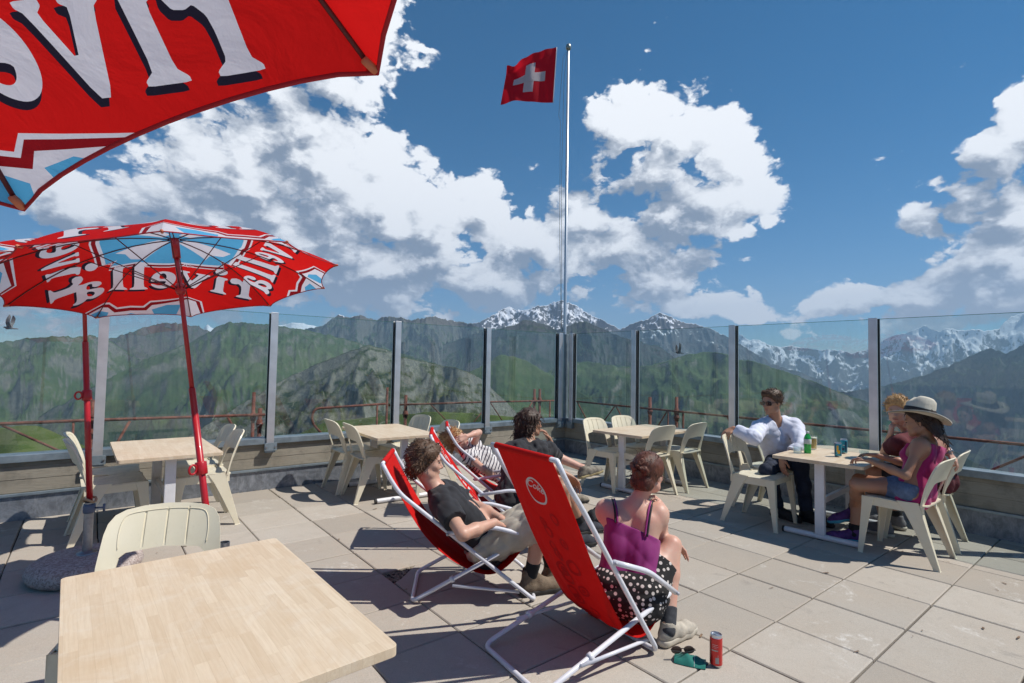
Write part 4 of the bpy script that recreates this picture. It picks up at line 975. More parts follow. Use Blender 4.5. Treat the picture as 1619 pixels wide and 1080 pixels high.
# ------------------------------------------------------------------ parasols
m_cred = cloth_mat('parasol_red', (0.66, 0.010, 0.010), 0.50, 0.7, var=0.05)
m_cwhite = cloth_mat('parasol_white', (0.72, 0.70, 0.78), 0.45)
m_cnavy = cloth_mat('parasol_navy', (0.02, 0.018, 0.04), 0.2)
m_cblue = cloth_mat('parasol_blue', (0.10, 0.42, 0.72), 0.40)
m_cdark = cloth_mat('parasol_dark_red', (0.30, 0.008, 0.015), 0.35)
m_rpole = mat('red_lacquered_pole', (0.42, 0.008, 0.014), 0.35, 0.0, coat=0.3, var=0.06)
m_rib = mat('dark_red_rib', (0.09, 0.006, 0.010), 0.5)
NR = 10
GL = {
 'l': ([(0, 1.55), (.42, 1.62), (.42, .16), (.58, .06), (.58, 0), (-.04, 0), (-.04, .06), (.10, .16), (.10, 1.40), (-.02, 1.47)], [], .64),
 'i': ([(0, .96), (.42, 1.03), (.42, .16), (.58, .06), (.58, 0), (-.04, 0), (-.04, .06), (.10, .16), (.10, .82), (-.02, .88)], [], .66),
 'r': ([(0, .97), (.40, 1.03), (.43, .86), (.55, .99), (.72, 1.05), (.90, 1.0), (.94, .84), (.86, .72), (.70, .70), (.58, .74), (.46, .62), (.43, .45), (.43, .16), (.60, .06), (.60, 0), (-.04, 0), (-.04, .06), (.10, .16), (.10, .82), (-.02, .88)], [], .98),
 'v': ([(-.06, 1.0), (.46, 1.0), (.46, .93), (.36, .88), (.60, .34), (.80, .86), (.70, .93), (.70, 1.0), (1.06, 1.0), (1.06, .93), (.97, .87), (.60, -.06), (.42, -.06), (.04, .86), (-.06, .92)], [], 1.10),
 'e': ([(.93, .50), (.90, .72), (.80, .92), (.62, 1.04), (.42, 1.04), (.20, .94), (.05, .74), (0, .50), (.05, .24), (.22, .04), (.46, -.04), (.70, .02), (.86, .14), (.93, .30), (.82, .27), (.66, .17), (.52, .17), (.40, .26), (.35, .42), (.90, .42)], [[(.35, .55), (.37, .78), (.46, .92), (.56, .90), (.62, .76), (.62, .55)]], 1.0),
 'a': ([(.08, .72), (.12, .88), (.28, 1.0), (.50, 1.05), (.74, 1.0), (.88, .86), (.90, .70), (.90, .22), (.96, .12), (1.04, .10), (1.04, .02), (.86, -.04), (.66, 0), (.60, .10), (.44, -.03), (.24, -.04), (.06, .06), (0, .24), (.06, .42), (.24, .54), (.50, .60), (.58, .64), (.58, .80), (.52, .92), (.42, .92), (.38, .84), (.40, .72), (.30, .62), (.16, .62)], [[(.58, .50), (.42, .44), (.33, .33), (.33, .20), (.42, .13), (.54, .20), (.58, .30)]], 1.08),
}
def chaikin(P, q, it):
    for _ in range(it):
        out = []
        for i in range(len(P)):
            a, b_ = P[i], P[(i + 1) % len(P)]
            out += [(a[0] + (b_[0] - a[0]) * q, a[1] + (b_[1] - a[1]) * q), (a[0] + (b_[0] - a[0]) * (1 - q), a[1] + (b_[1] - a[1]) * (1 - q))]
        P = out
    return P
for _g in ('e', 'a'): GL[_g] = (chaikin(GL[_g][0], 0.25, 2), [chaikin(h, 0.25, 2) for h in GL[_g][1]], GL[_g][2])
for _g in ('r', 'v', 'i', 'l'): GL[_g] = (chaikin(GL[_g][0], 0.14, 1), [], GL[_g][2])
def word(txt, sp=0.07):
    out = []; x_ = 0
    for ch in txt:
        o, h, w = GL[ch]
        out.append(([(a + x_, b_) for a, b_ in o], [[(a + x_, b_) for a, b_ in hh] for hh in h]))
        if ch == 'i': out.append((ell(x_ + .27, 1.32, .24, .19, 16), []))
        x_ += w + sp
    return out, x_ - sp

def canopy_h(s_, hc, ex=1.8):           # height above the rim plane at chord distance s
    s_ = min(max(s_, 0.0), 1.02)
    return hc * (1 - s_ ** ex)
def make_parasol(label, center, nrm, phase, hc, foot, R=1.0, pole_r=0.019, art_rot=0.0, joint=None, pole_low=None, tk=1.0, tb=0.68, scal=0.052, pd=0.0, ex=1.8):
    nrm = Vector(nrm).normalized()
    e1 = Vector((0, 1, 0)).cross(nrm).normalized(); e2 = nrm.cross(e1)
    c = Vector(center); F0 = Vector(foot)
    t = thing('parasol', label, 'parasol', F0, 0, 'red drink brand parasols')
    half = math.pi / NR; cs = math.cos(half)
    def S(x_, y_, off=0.0):
        """plan position on the unit disc -> world, off = above the cloth"""
        th = math.atan2(y_, x_); r_ = math.hypot(x_, y_)
        k = math.floor((th - phase) / (2 * half)); mid = phase + (2 * k + 1) * half
        sd = r_ * math.cos(th - mid) / cs; lat = r_ * math.sin(th - mid)
        # cloth sags a little between the ribs
        wid = max(sd * math.sin(half) * 1.0, 1e-4)
        sag = -0.022 * max(0.0, 1 - (lat / wid) ** 2) * sd ** 1.5
        return c + (e1 * x_ + e2 * y_) * R + nrm * (canopy_h(sd, hc / R, ex) * R + sag + off) - F0
    outer = []
    for k in range(NR):
        a0 = phase + 2 * k * half; a1 = a0 + 2 * half
        P0 = Vector((math.cos(a0), math.sin(a0))); P1 = Vector((math.cos(a1), math.sin(a1)))
        mid = Vector((math.cos(a0 + half), math.sin(a0 + half)))
        for j in range(12):
            u = j / 12.0; p = P0.lerp(P1, u) - mid * (scal * (1 - (2 * u - 1) ** 2) ** 0.8)
            outer.append((p.x, p.y))
    ribs = [((0, 0, 0), (-math.sin(phase + 2 * k * half), math.cos(phase + 2 * k * half), 0)) for k in range(NR // 2)]
    inks = []          # (priority, material index, outline, holes)
    KEY = {'w': 1, 'n': 2, 'b': 3, 'd': 4}
    def ink(key, poly, holes=(), lvl=1, dense=False):
        rot = art_rot
        def rt(p): return (p[0] * math.cos(rot) - p[1] * math.sin(rot), p[0] * math.sin(rot) + p[1] * math.cos(rot))
        inks.append((lvl, KEY[key], [rt(p) for p in poly], [[rt(p) for p in h] for h in holes]))
    for q in range(4):
        qa = q * math.pi / 2
        def rq(p, a=qa): return (p[0] * math.cos(a) - p[1] * math.sin(a), p[0] * math.sin(a) + p[1] * math.cos(a))
        W_, tw = word('rivella')
        sc = 1.15 * tk / tw
        def tw_(p, dx=0, dy=0):
            # base line towards the rim (local -y), letters upright towards the centre
            X = (p[0] - tw / 2) * sc + dx; Yv = p[1] * sc + dy
            return rq((X, -tb + Yv))
        for o, h in W_:
            ink('n', [tw_(p, 0.015 * tk, -0.017 * tk) for p in o], [[tw_(p, 0.015 * tk, -0.017 * tk) for p in hh] for hh in h], 11)
        for o, h in W_:
            ink('w', [tw_(p) for p in o], [[tw_(p) for p in hh] for hh in h], 12)
        # star shaped patch on the hem below the word
        def patch(g, sh=0.0):
            P = [(0.33, 0.50), (0.24 - g, 0.132 + g * .5), (-0.11 + g * .3, 0.112 + g), (-0.155 + g * .5, 0.152 + g), (-0.235, 0.142 + g), (-0.315 - g * .5, 0.152 + g), (-0.36 - g * .3, 0.112 + g), (-0.71 + g, 0.132 + g * .5), (-0.80, 0.50)]
            return [rq((-a * tk, -(tb + (b_ + pd) * tk))) for a, b_ in P]
        ink('w', patch(0.0), (), 1, True); ink('d', patch(0.014), (), 2, True); ink('w', patch(0.040), (), 3, True)
        for (bx0, bx1, by) in ((-0.10, 0.10, 0.18), (-0.30, -0.17, 0.215), (-0.57, -0.37, 0.18)):
            ink('b', [rq((-a * tk, -(tb + (b_ + pd) * tk))) for a, b_ in [(bx0, by + 0.01), ((bx0 + bx1) / 2, by - 0.012), (bx1, by + 0.01), (bx1 - 0.03, by + 0.09), (bx0 + 0.03, by + 0.09)]], (), 4, True)
        # sparkle stars
        sx_, sy_ = rq((-0.36, -0.30)) if q % 2 else rq((-0.10, -0.40))
        star = []
        for k in range(16):
            rr_ = (0.10 if k % 4 == 0 else 0.055) if k % 2 == 0 else 0.009
            star.append((sx_ + rr_ * math.cos(k * math.pi / 8 + .4), sy_ + rr_ * math.sin(k * math.pi / 8 + .4)))
        ink('w', star, (), 4)
    # central badge with notched corners
    def badge(g):
        P = []
        for q in range(4):
            a = q * math.pi / 2
            for p in [(-0.34 - g * .3, -0.385 - g), (0.0, -0.415 - g), (0.34 + g * .3, -0.385 - g), (0.315 + g * .6, -0.315 - g * .6)]:
                P.append((p[0] * math.cos(a) - p[1] * math.sin(a), p[0] * math.sin(a) + p[1] * math.cos(a)))
        return P
    ink('w', badge(0.032), (), 1); ink('d', badge(0.022), (), 2); ink('w', badge(0.0), (), 3); ink('b', badge(-0.02), (), 4)
    for k in range(4):
        a = k * math.pi / 2 + math.pi / 4 * 1.0
        ring = [(math.cos(a + d_) * r_, math.sin(a + d_) * r_) for r_, d_ in ((0.07, -0.55), (0.385, -0.38), (0.39, -0.16), (0.35, 0.05), (0.38, 0.18), (0.09, 0.42))]
        ink('w', ring, (), 5)
    # one constrained triangulation carries the cloth and everything printed on it
    from mathutils.geometry import delaunay_2d_cdt
    VC = []; FC = []; EC = []; info = []
    def addf(P, meta):
        if sum(P[i][0] * P[(i + 1) % len(P)][1] - P[(i + 1) % len(P)][0] * P[i][1] for i in range(len(P))) < 0: P = P[::-1]
        b0 = len(VC); VC.extend(Vector(p) for p in P); FC.append(list(range(b0, b0 + len(P)))); info.append(meta)
    addf(outer, ('rim',))
    for (lv, mi_, P, HH) in inks:
        own = len(info); addf(P, ('ink', lv, mi_, []))
        for h in HH:
            info[own][3].append(len(info)); addf(h, ('hole',))
    for k in range(NR // 2):
        a = phase + 2 * k * half; b0 = len(VC); VC += [Vector((1.02 * math.cos(a), 1.02 * math.sin(a))), Vector((-1.02 * math.cos(a), -1.02 * math.sin(a)))]; EC.append((b0, b0 + 1))
    g_ = -0.984
    while g_ < 1.0:
        b0 = len(VC); VC += [Vector((g_, -1.01)), Vector((g_, 1.01)), Vector((-1.01, g_)), Vector((1.01, g_))]; EC += [(b0, b0 + 1), (b0 + 2, b0 + 3)]; g_ += 0.0613
    vo, eo, fo, _1, _2, of = delaunay_2d_cdt(VC, EC, FC, 0, 1e-6, True)
    FF = []; MI = []
    for f, ids in zip(fo, of):
        ids = set(ids)
        if 0 not in ids: continue
        best = (0, 0)
        for q in ids:
            m_ = info[q]
            if m_[0] == 'ink' and not any(h in ids for h in m_[3]): best = max(best, (m_[1], m_[2]))
        FF.append(tuple(f)); MI.append(best[1])
    mb = MB(); mb.v = [tuple(S(v.x, v.y)) for v in vo]; mb.f = FF; mb.mi = MI
    cl = mb.build('canopy', [m_cred, m_cwhite, m_cnavy, m_cblue, m_cdark], t, smooth=True, auto=12)
    bmx = bmesh.new(); bmx.from_mesh(cl.data); bmesh.ops.delete(bmx, geom=[v for v in bmx.verts if not v.link_faces], context='VERTS'); bmx.to_mesh(cl.data); bmx.free()
    mb = MB(); mb.tube([S(a, b_) for a, b_ in outer], 0.0035 * R, 5, closed=True); mb.build('hem', cloth_hem, cl, smooth=True)
    # ribs, stretchers, tips
    apex = c + nrm * hc; hub = c + nrm * (hc - 0.34 * R)
    for k in range(NR):
        a = phase + 2 * k * half; dx, dy = math.cos(a), math.sin(a)
        mb = MB(); mb.tube([S(dx * s_, dy * s_, -0.007) for s_ in [0.03 + 0.95 * i / 9 for i in range(10)]], 0.0038 * R, 6)
        rb = mb.build('rib', m_rib, t, smooth=True)
        mb = MB(); mb.tube([hub + (e1 * dx + e2 * dy) * 0.03 * R - F0, S(dx * 0.52, dy * 0.52, -0.014)], 0.0032 * R, 6); mb.build('strut', m_rib, rb, smooth=True)
        mb = MB(); mb.lathe([(0, -0.012), (0.006, -0.010), (0.007, 0.012), (0, 0.016)], S(dx * 0.985, dy * 0.985, -0.006), 8, tuple(e1 * dx + e2 * dy)); mb.build('rib_tip', m_tip, rb, smooth=True)
    mb = MB(); mb.lathe([(0.0, -0.035), (0.020, -0.032), (0.027, -0.012), (0.027, 0.012), (0.019, 0.030), (0.0, 0.035)], hub - F0, 16, tuple(nrm)); mb.build('runner', m_rpole, t, smooth=True)
    mb = MB(); mb.lathe([(0.020, -0.12), (0.022, -0.02), (0.022, 0.0), (0.022, 0.012), (0.012, 0.022), (0.0, 0.028)], apex - F0 + nrm * 0.006, 16, tuple(nrm)); mb.build('top_hub', m_rpole, t, smooth=True)
    # pole
    low = Vector(pole_low) if pole_low else F0
    mb = MB()
    if joint is not None:
        j_ = Vector(joint); mb.tube([apex - F0 - nrm * 0.01, c - F0, j_ - F0], pole_r, 14); mb.tube([j_ - F0 + Vector((0, 0, 0.03)), low - F0], pole_r * 1.15, 14)
        mb.build('pole', m_rpole, t, smooth=True)
    else:
        mid = apex.lerp(low, 0.42)
        mb.tube([apex - F0 - nrm * 0.01, apex.lerp(low, 0.15) - F0, mid - F0], pole_r * 0.82, 14); mb.tube([mid - F0 + (mid - low).normalized() * 0.05, low - F0], pole_r * 1.18, 14)
        pl = mb.build('pole', m_rpole, t, smooth=True)
        kn = apex.lerp(low, 0.60); side = Vector((-0.8, -0.5, 0)).normalized()
        mb = MB(); mb.lathe([(0.026, -0.035), (0.029, -0.03), (0.029, 0.03), (0.026, 0.035)], kn - F0, 14, tuple((apex - low).normalized()))
        mb.tube([kn - F0 + side * 0.030 + Vector((0, 0, 0.025 * math.sin(a_)))+ side * 0.022 * (1 + math.cos(a_)) for a_ in [i_ * math.pi / 6 for i_ in range(12)]], 0.006, 8, closed=True)
        mb.build('lock_knob', m_rpole, pl, smooth=True)
    return t
cloth_hem = mat('hem_tape', (0.36, 0.01, 0.02), 0.8)
m_tip = mat('orange_plastic_tip', (0.55, 0.16, 0.08), 0.5)
n2v = Vector((-0.119, 0.165, 1)).normalized()
make_parasol('red parasol with mirrored white lettering seen from below, over the left table', (0.371, 3.463, 1.853), n2v, 2.654, 0.270, (0.591, 3.157, 0.0), R=0.86, pole_r=0.0145, art_rot=math.pi, tk=0.98, tb=0.67, ex=2.3)
n3v = Vector((-0.05, 0.10, 1)).normalized()
apx3 = Vector((0.03, 4.53, 0)) + n3v * 2.24
make_parasol('red parasol whose canopy hides behind the nearer parasol, pole in a round stone base', apx3 - n3v * 0.26, n3v, 2.2, 0.26, (0.03, 4.53, 0.0), R=0.82, pole_r=0.0155, art_rot=1.0, pole_low=(0.03, 4.53, 0.48))
n1v = Vector((0.105, 0.486, 1)).normalized()
c1v = Vector((-0.627, 0.396, 2.087))
j1 = c1v - n1v * 0.30
make_parasol('large red parasol overhead at the top left corner of the view', c1v, n1v, 0.96, 0.325, (j1.x, j1.y, 0.0), art_rot=0.825 + math.pi / 2, joint=j1.to_tuple(), pole_low=(j1.x, j1.y, 0.45), tk=0.56, tb=0.855, scal=0.042, pd=-0.045)
# stone bases
def _gran(T, b, ob):
    v = T.node('ShaderNodeTexVoronoi'); T.put(v.inputs['Vector'], ob); T.put(v.inputs['Scale'], 95.0)
    n_ = T.noise(ob, 60.0, 4, 0.7)
    c = T.mix(T.rng(T.xyz(v.outputs['Color'])[0], 0.2, 0.8), (0.30, 0.24, 0.22), (0.46, 0.40, 0.37))
    c = T.mix(T.rng(n_, 0.60, 0.68), c, (0.05, 0.04, 0.045))
    T.put(b.inputs['Base Color'], c)
    bn = T.node('ShaderNodeBump'); T.put(bn.inputs['Strength'], 0.7); T.put(bn.inputs['Distance'], 0.003); T.put(bn.inputs['Height'], n_); T.put(b.inputs['Normal'], bn.outputs[0])
m_gran = mat('washed_stone', (0.4, 0.35, 0.32), 0.85, fn=_gran)
m_tube = mat('dull_zinc_tube', (0.30, 0.31, 0.34), 0.35, 0.85, var=0.2, vscale=20)
def base(label, x_, y_, rope=True):
    t = thing('umbrella_stand', label, 'umbrella stand', (x_, y_, 0), 0, 'stone umbrella stands')
    mb = MB(); mb.lathe([(0.27, 0.0), (0.30, 0.02), (0.315, 0.055), (0.305, 0.09), (0.27, 0.118), (0.20, 0.132), (0.05, 0.135), (0, 0.135)], (0, 0, 0), 48); mb.build('stone', m_gran, t, smooth=True)
    mb = MB(); mb.lathe([(0.06, 0.136), (0.058, 0.142), (0.03, 0.150), (0.027, 0.152), (0.027, 0.47), (0.024, 0.47), (0.024, 0.40)], (0, 0, 0), 20); tb = mb.build('socket_tube', m_tube, t, smooth=True, auto=40)
    if not rope: return t
    mb = MB(); mb.lathe([(0.031, 0.40), (0.034, 0.41), (0.034, 0.445), (0.031, 0.46)], (0, 0, 0), 16); mb.tube([(0.03, -0.01, 0.43), (0.075, -0.03, 0.43)], 0.006, 8); mb.tube([(0.078, -0.03, 0.405), (0.078, -0.03, 0.455)], 0.007, 8); mb.build('clamp_screw', mat('blue_grey_clamp', (0.10, 0.13, 0.20), 0.5, 0.3), tb, smooth=True)
    mb = MB(); mb.tube([(0.035 * math.cos(a), 0.035 * math.sin(a), 0.485 + 0.012 * math.sin(2 * a)) for a in [i_ * math.pi / 6 for i_ in range(12)]], 0.008, 6, closed=True); mb.build('rope_wrap', mat('jute_rope', (0.40, 0.27, 0.16), 0.9), tb, smooth=True)
    return t
base('round speckled stone base with zinc socket tube, left of the foreground table', 0.03, 4.53)
base('round speckled stone base hidden behind the foreground chair', 0.591, 3.157, False)
bf = j1
base('round speckled stone base left outside the view', bf.x, bf.y)

# ------------------------------------------------------------------ deckchairs
m_sling = cloth_mat('deckchair_red', (0.66, 0.012, 0.010), 0.30, 0.75, var=0.06)
m_slw = cloth_mat('print_white', (0.70, 0.68, 0.68), 0.25)
m_sld = cloth_mat('print_dark_red', (0.52, 0.008, 0.010), 0.25)
m_frame = mat('white_lacquered_tube', (0.66, 0.66, 0.71), 0.30, 0.0, coat=0.3, var=0.05, vscale=12)
m_clip = mat('pale_grey_clip', (0.42, 0.42, 0.46), 0.5)
def deckchair(label, loc, az, A, Bp, arm, link_, sling, Wd=0.52, art=None):
    t = thing('deckchair', label, 'deckchair', loc, rad(az), 'red deckchairs with white tube frames')
    r = 0.0125
    V3 = lambda p, y_: Vector((p[0], y_, p[1]))
    # frame with the high back: U with its bar on the ground at the front
    top = A[-1]
    path = [V3(p, 0) for p in reversed(A)] + [V3(p, Wd) for p in A]
    mb = MB(); mb.tube(fillet(path, 0.055, 6), r, 12); mb.build('back_frame', m_frame, t, smooth=True)
    mb = MB(); mb.tube([V3(top, -0.004), V3(top, Wd + 0.004)], r * 0.95, 12); mb.build('top_bar', m_frame, t, smooth=True)
    path = [V3(p, 0) for p in reversed(Bp)] + [V3(p, Wd) for p in Bp]
    path = [Vector((p.x, 0.028 + p.y * (Wd - 0.056) / Wd, p.z)) for p in path]
    mb = MB(); mb.tube(fillet(path, 0.055, 6), r, 12); sf = mb.build('seat_frame', m_frame, t, smooth=True)
    mb = MB(); mb.tube([V3(Bp[-1], 0.02), V3(Bp[-1], Wd - 0.02)], r * 0.95, 12); mb.build('front_bar', m_frame, t, smooth=True)
    for y_ in (0.028, Wd - 0.028):
        mb = MB(); a = Vector((Bp[0][0], y_, Bp[0][1])); b_ = Vector((Bp[-1][0], y_, Bp[-1][1])); m_ = a.lerp(b_, 0.34); d = (b_ - a).normalized()
        mb.lathe([(r * 1.05, -0.012), (r * 1.6, -0.010), (r * 1.6, 0.010), (r * 1.05, 0.012)], m_, 12, tuple(d))
        mb.build('sleeve', m_frame, sf, smooth=True)
    for y_ in (-0.014, Wd + 0.014):
        mb = MB(); mb.tube(fillet([V3(p, y_) for p in arm], 0.06, 6), 0.0135, 12); ar = mb.build('armrest', m_frame, t, smooth=True)
        mb = MB(); mb.lathe([(0.0, -0.004), (0.009, -0.003), (0.009, 0.003), (0, 0.004)], V3(arm[0], y_ + (0.016 if y_ > 0.1 else -0.016)), 10, (0, 1, 0)); mb.build('rivet', m_clip, ar, smooth=True); mb = MB(); mb.lathe([(0.0, -0.004), (0.009, -0.003), (0.009, 0.003), (0, 0.004)], V3(arm[-1], y_ + (0.016 if y_ > 0.1 else -0.016)), 10, (0, 1, 0)); mb.build('rivet', m_clip, ar, smooth=True)
        yl = 0.012 if y_ < 0 else Wd - 0.012
        mb = MB(); mb.tube([V3(link_[0], yl), V3(link_[1], yl)], 0.009, 10); mb.build('link_bar', m_frame, t, smooth=True)
    # sling
    pth = catmull([Vector((p[0], 0, p[1])) for p in sling], 8)
    Ls = [0.0]
    for i in range(1, len(pth)): Ls.append(Ls[-1] + (pth[i] - pth[i - 1]).length)
    def sl(y_, s_, off=0.0):
        s_ = min(max(s_, 0.0), Ls[-1] - 1e-4)
        k = max(i for i in range(len(Ls)) if Ls[i] <= s_); k = min(k, len(Ls) - 2)
        u = (s_ - Ls[k]) / max(Ls[k + 1] - Ls[k], 1e-6); P = pth[k].lerp(pth[k + 1], u); d = (pth[k + 1] - pth[k]).normalized()
        n = Vector((d.z, 0, -d.x)); n = -n if n.z < 0 and n.x < 0 else n
        nn = Vector((-d.z, 0, d.x))              # towards the sitter
        yy = y_ / (Wd / 2)
        q = s_ / Ls[-1]
        sag = 0.022 * (1 - yy * yy) * math.sin(math.pi * min(1, q * 1.05)) - 0.004 * math.sin(y_ * 55 + s_ * 9) * math.sin(math.pi * q)
        return Vector((P.x, Wd / 2 + y_, P.z)) - nn * sag + nn * off
    hw = Wd / 2 - 0.038
    NS, NW = 60, 16
    mb = MB(); mb.grid([[sl(-hw + 2 * hw * j / NW, Ls[-1] * i / NS, 0.001) for j in range(NW + 1)] for i in range(NS + 1)])
    mb.grid([[sl(-hw + 2 * hw * j / NW, Ls[-1] * i / NS, -0.001) for j in range(NW + 1)] for i in range(NS + 1)], flip=True)
    ol = mb.build('sling', m_sling, t, smooth=True)
    for (P, s0) in ((top, 0.0), (Bp[-1], Ls[-1])):
        mb = MB(); rows = []
        for k in range(13):
            a = 2 * math.pi * k / 12; rows.append([Vector((P[0] + 0.0165 * math.cos(a), Wd / 2 + y_, P[1] + 0.0165 * math.sin(a))) for y_ in (-hw, -hw / 2, 0, hw / 2, hw)])
        mb.grid(rows); mb.build('sleeve_seam', m_sling, ol, smooth=True)
    if art: art(ol, sl, hw, Ls[-1])
    return t

def text_polys(txt, size=1.0, shear=0.0, xs=1.0):
    """2D outline mesh of a word in the built-in font"""
    cu = D.curves.new('word', 'FONT'); cu.body = txt; cu.size = size; cu.shear = shear; cu.align_x = 'CENTER'; cu.resolution_u = 4; cu.offset = 0.012 * size
    o = D.objects.new('word', cu); COL.objects.link(o)
    bpy.context.view_layer.update()
    me = o.evaluated_get(bpy.context.evaluated_depsgraph_get()).to_mesh()
    vs = [(v.co.x * xs, v.co.y) for v in me.vertices]; fs = [tuple(f.vertices) for f in me.polygons]
    o.to_mesh_clear(); D.objects.remove(o); D.curves.remove(cu)
    return vs, fs

def ring_art(mbk, sl, cx, cy, r0, r1, off, n=40, sq=1.0):
    rows = [[sl(cx + rr * math.cos(2 * math.pi * k / n), cy + sq * rr * math.sin(2 * math.pi * k / n), off) for k in range(n + 1)] for rr in (r0, (r0 + r1) / 2, r1)]
    mbk.grid(rows)
def art_near(ol, sl, hw, L):
    o_ = -0.0028
    mb = MB(); ring_art(mb, sl, -0.005, 0.215, 0.066, 0.077, o_, sq=1.0)
    mb.build('white_ring', m_slw, ol)
    vs, fs = text_polys('Coke', 0.062, 0.45, 0.95)
    mb = MB(); c_, s_ = math.cos(0.22), math.sin(0.22)
    mb.add([sl(-(a * c_ + b_ * s_) - 0.002, 0.205 - (-a * s_ + b_ * c_), o_ * 1.1) for a, b_ in vs], fs); mb.build('lettering', m_slw, ol)
    rr_ = random.Random(4); mb = MB()
    for k in range(15):
        cy = 0.36 + k * 0.048; cx = 0.05 * math.sin(k * 2.1) + (k % 3 - 1) * 0.07; R_ = rr_.uniform(0.03, 0.05)
        ring_art(mb, sl, cx, cy, R_ * 0.62, R_, o_ * (0.8 + 0.02 * k), 26)
        if k % 2: ring_art(mb, sl, cx, cy, 0.001, R_ * 0.35, o_ * (0.8 + 0.02 * k), 14)
    mb.build('tonal_print', m_sld, ol)
def art_side(ol, sl, hw, L):
    vs, fs = text_polys('Coca-Cola', 0.20, 0.45, 0.92)
    for sgn in (1, -1):
        mb = MB(); mb.add([sl(0.02 - b_ * 1.0 * sgn + (0.05 if sgn > 0 else -0.06), 0.47 + a, 0.0026 * sgn) for a, b_ in vs], [f if sgn > 0 else f[::-1] for f in fs])
        mb.build('lettering', m_slw, ol)
        mb = MB()
        for k in range(3):
            ring_art(mb, sl, 0.03 * (k - 1) * sgn, 0.80 + 0.02 * k, 0.03, 0.042, 0.0024 * sgn, 24)
        mb.build('tonal_print', m_sld, ol)

A1 = [(0.74, 0.013), (-0.085, 0.66), (-0.15, 0.76), (-0.19, 0.835)]
B1 = [(0.0, 0.013), (0.70, 0.386)]
arm1 = [(0.205, 0.425), (0.47, 0.462), (0.70, 0.402), (0.86, 0.388)]
link1 = [(0.24, 0.11), (0.645, 0.062)]
sl_sit = [(-0.19, 0.835), (-0.06, 0.60), (0.08, 0.40), (0.22, 0.265), (0.36, 0.185), (0.48, 0.165), (0.58, 0.22), (0.66, 0.31), (0.70, 0.386)]
sl_edge = [(-0.17, 0.875), (-0.03, 0.67), (0.12, 0.47), (0.28, 0.30), (0.42, 0.22), (0.56, 0.245), (0.70, 0.386)]
A2 = [(0.74, 0.013), (-0.07, 0.69), (-0.13, 0.79), (-0.17, 0.875)]
deckchair('red deckchair under the man in the black t-shirt with beige shorts', (1.537, 2.835, 0), -33, A1, B1, arm1, link1, sl_sit)
deckchair('red deckchair with white lettering along its cloth, behind the curly haired person', (2.211, 3.477, 0), -31, A2, B1, arm1, link1, sl_edge, art=art_side)
deckchair('farthest red deckchair, under the girl in the striped shirt', (2.78, 4.12, 0), -31, A1, B1, arm1, link1, sl_sit)
A4 = [(0.71, 0.013), (0.385, 0.505), (0.20, 0.785), (0.115, 0.90), (0.045, 1.02)]
deckchair('nearest red deckchair with a white ring logo on its back, under the woman in purple', (1.573, 1.697, 0), -5, A4, [(0.0, 0.013), (0.825, 0.262)], [(0.385, 0.520), (0.625, 0.43), (0.825, 0.285)], [(0.21, 0.085), (0.65, 0.085)], [(0.045, 1.02), (0.18, 0.76), (0.32, 0.49), (0.44, 0.27), (0.55, 0.125), (0.66, 0.095), (0.76, 0.165), (0.825, 0.262)], Wd=0.54, art=art_near)

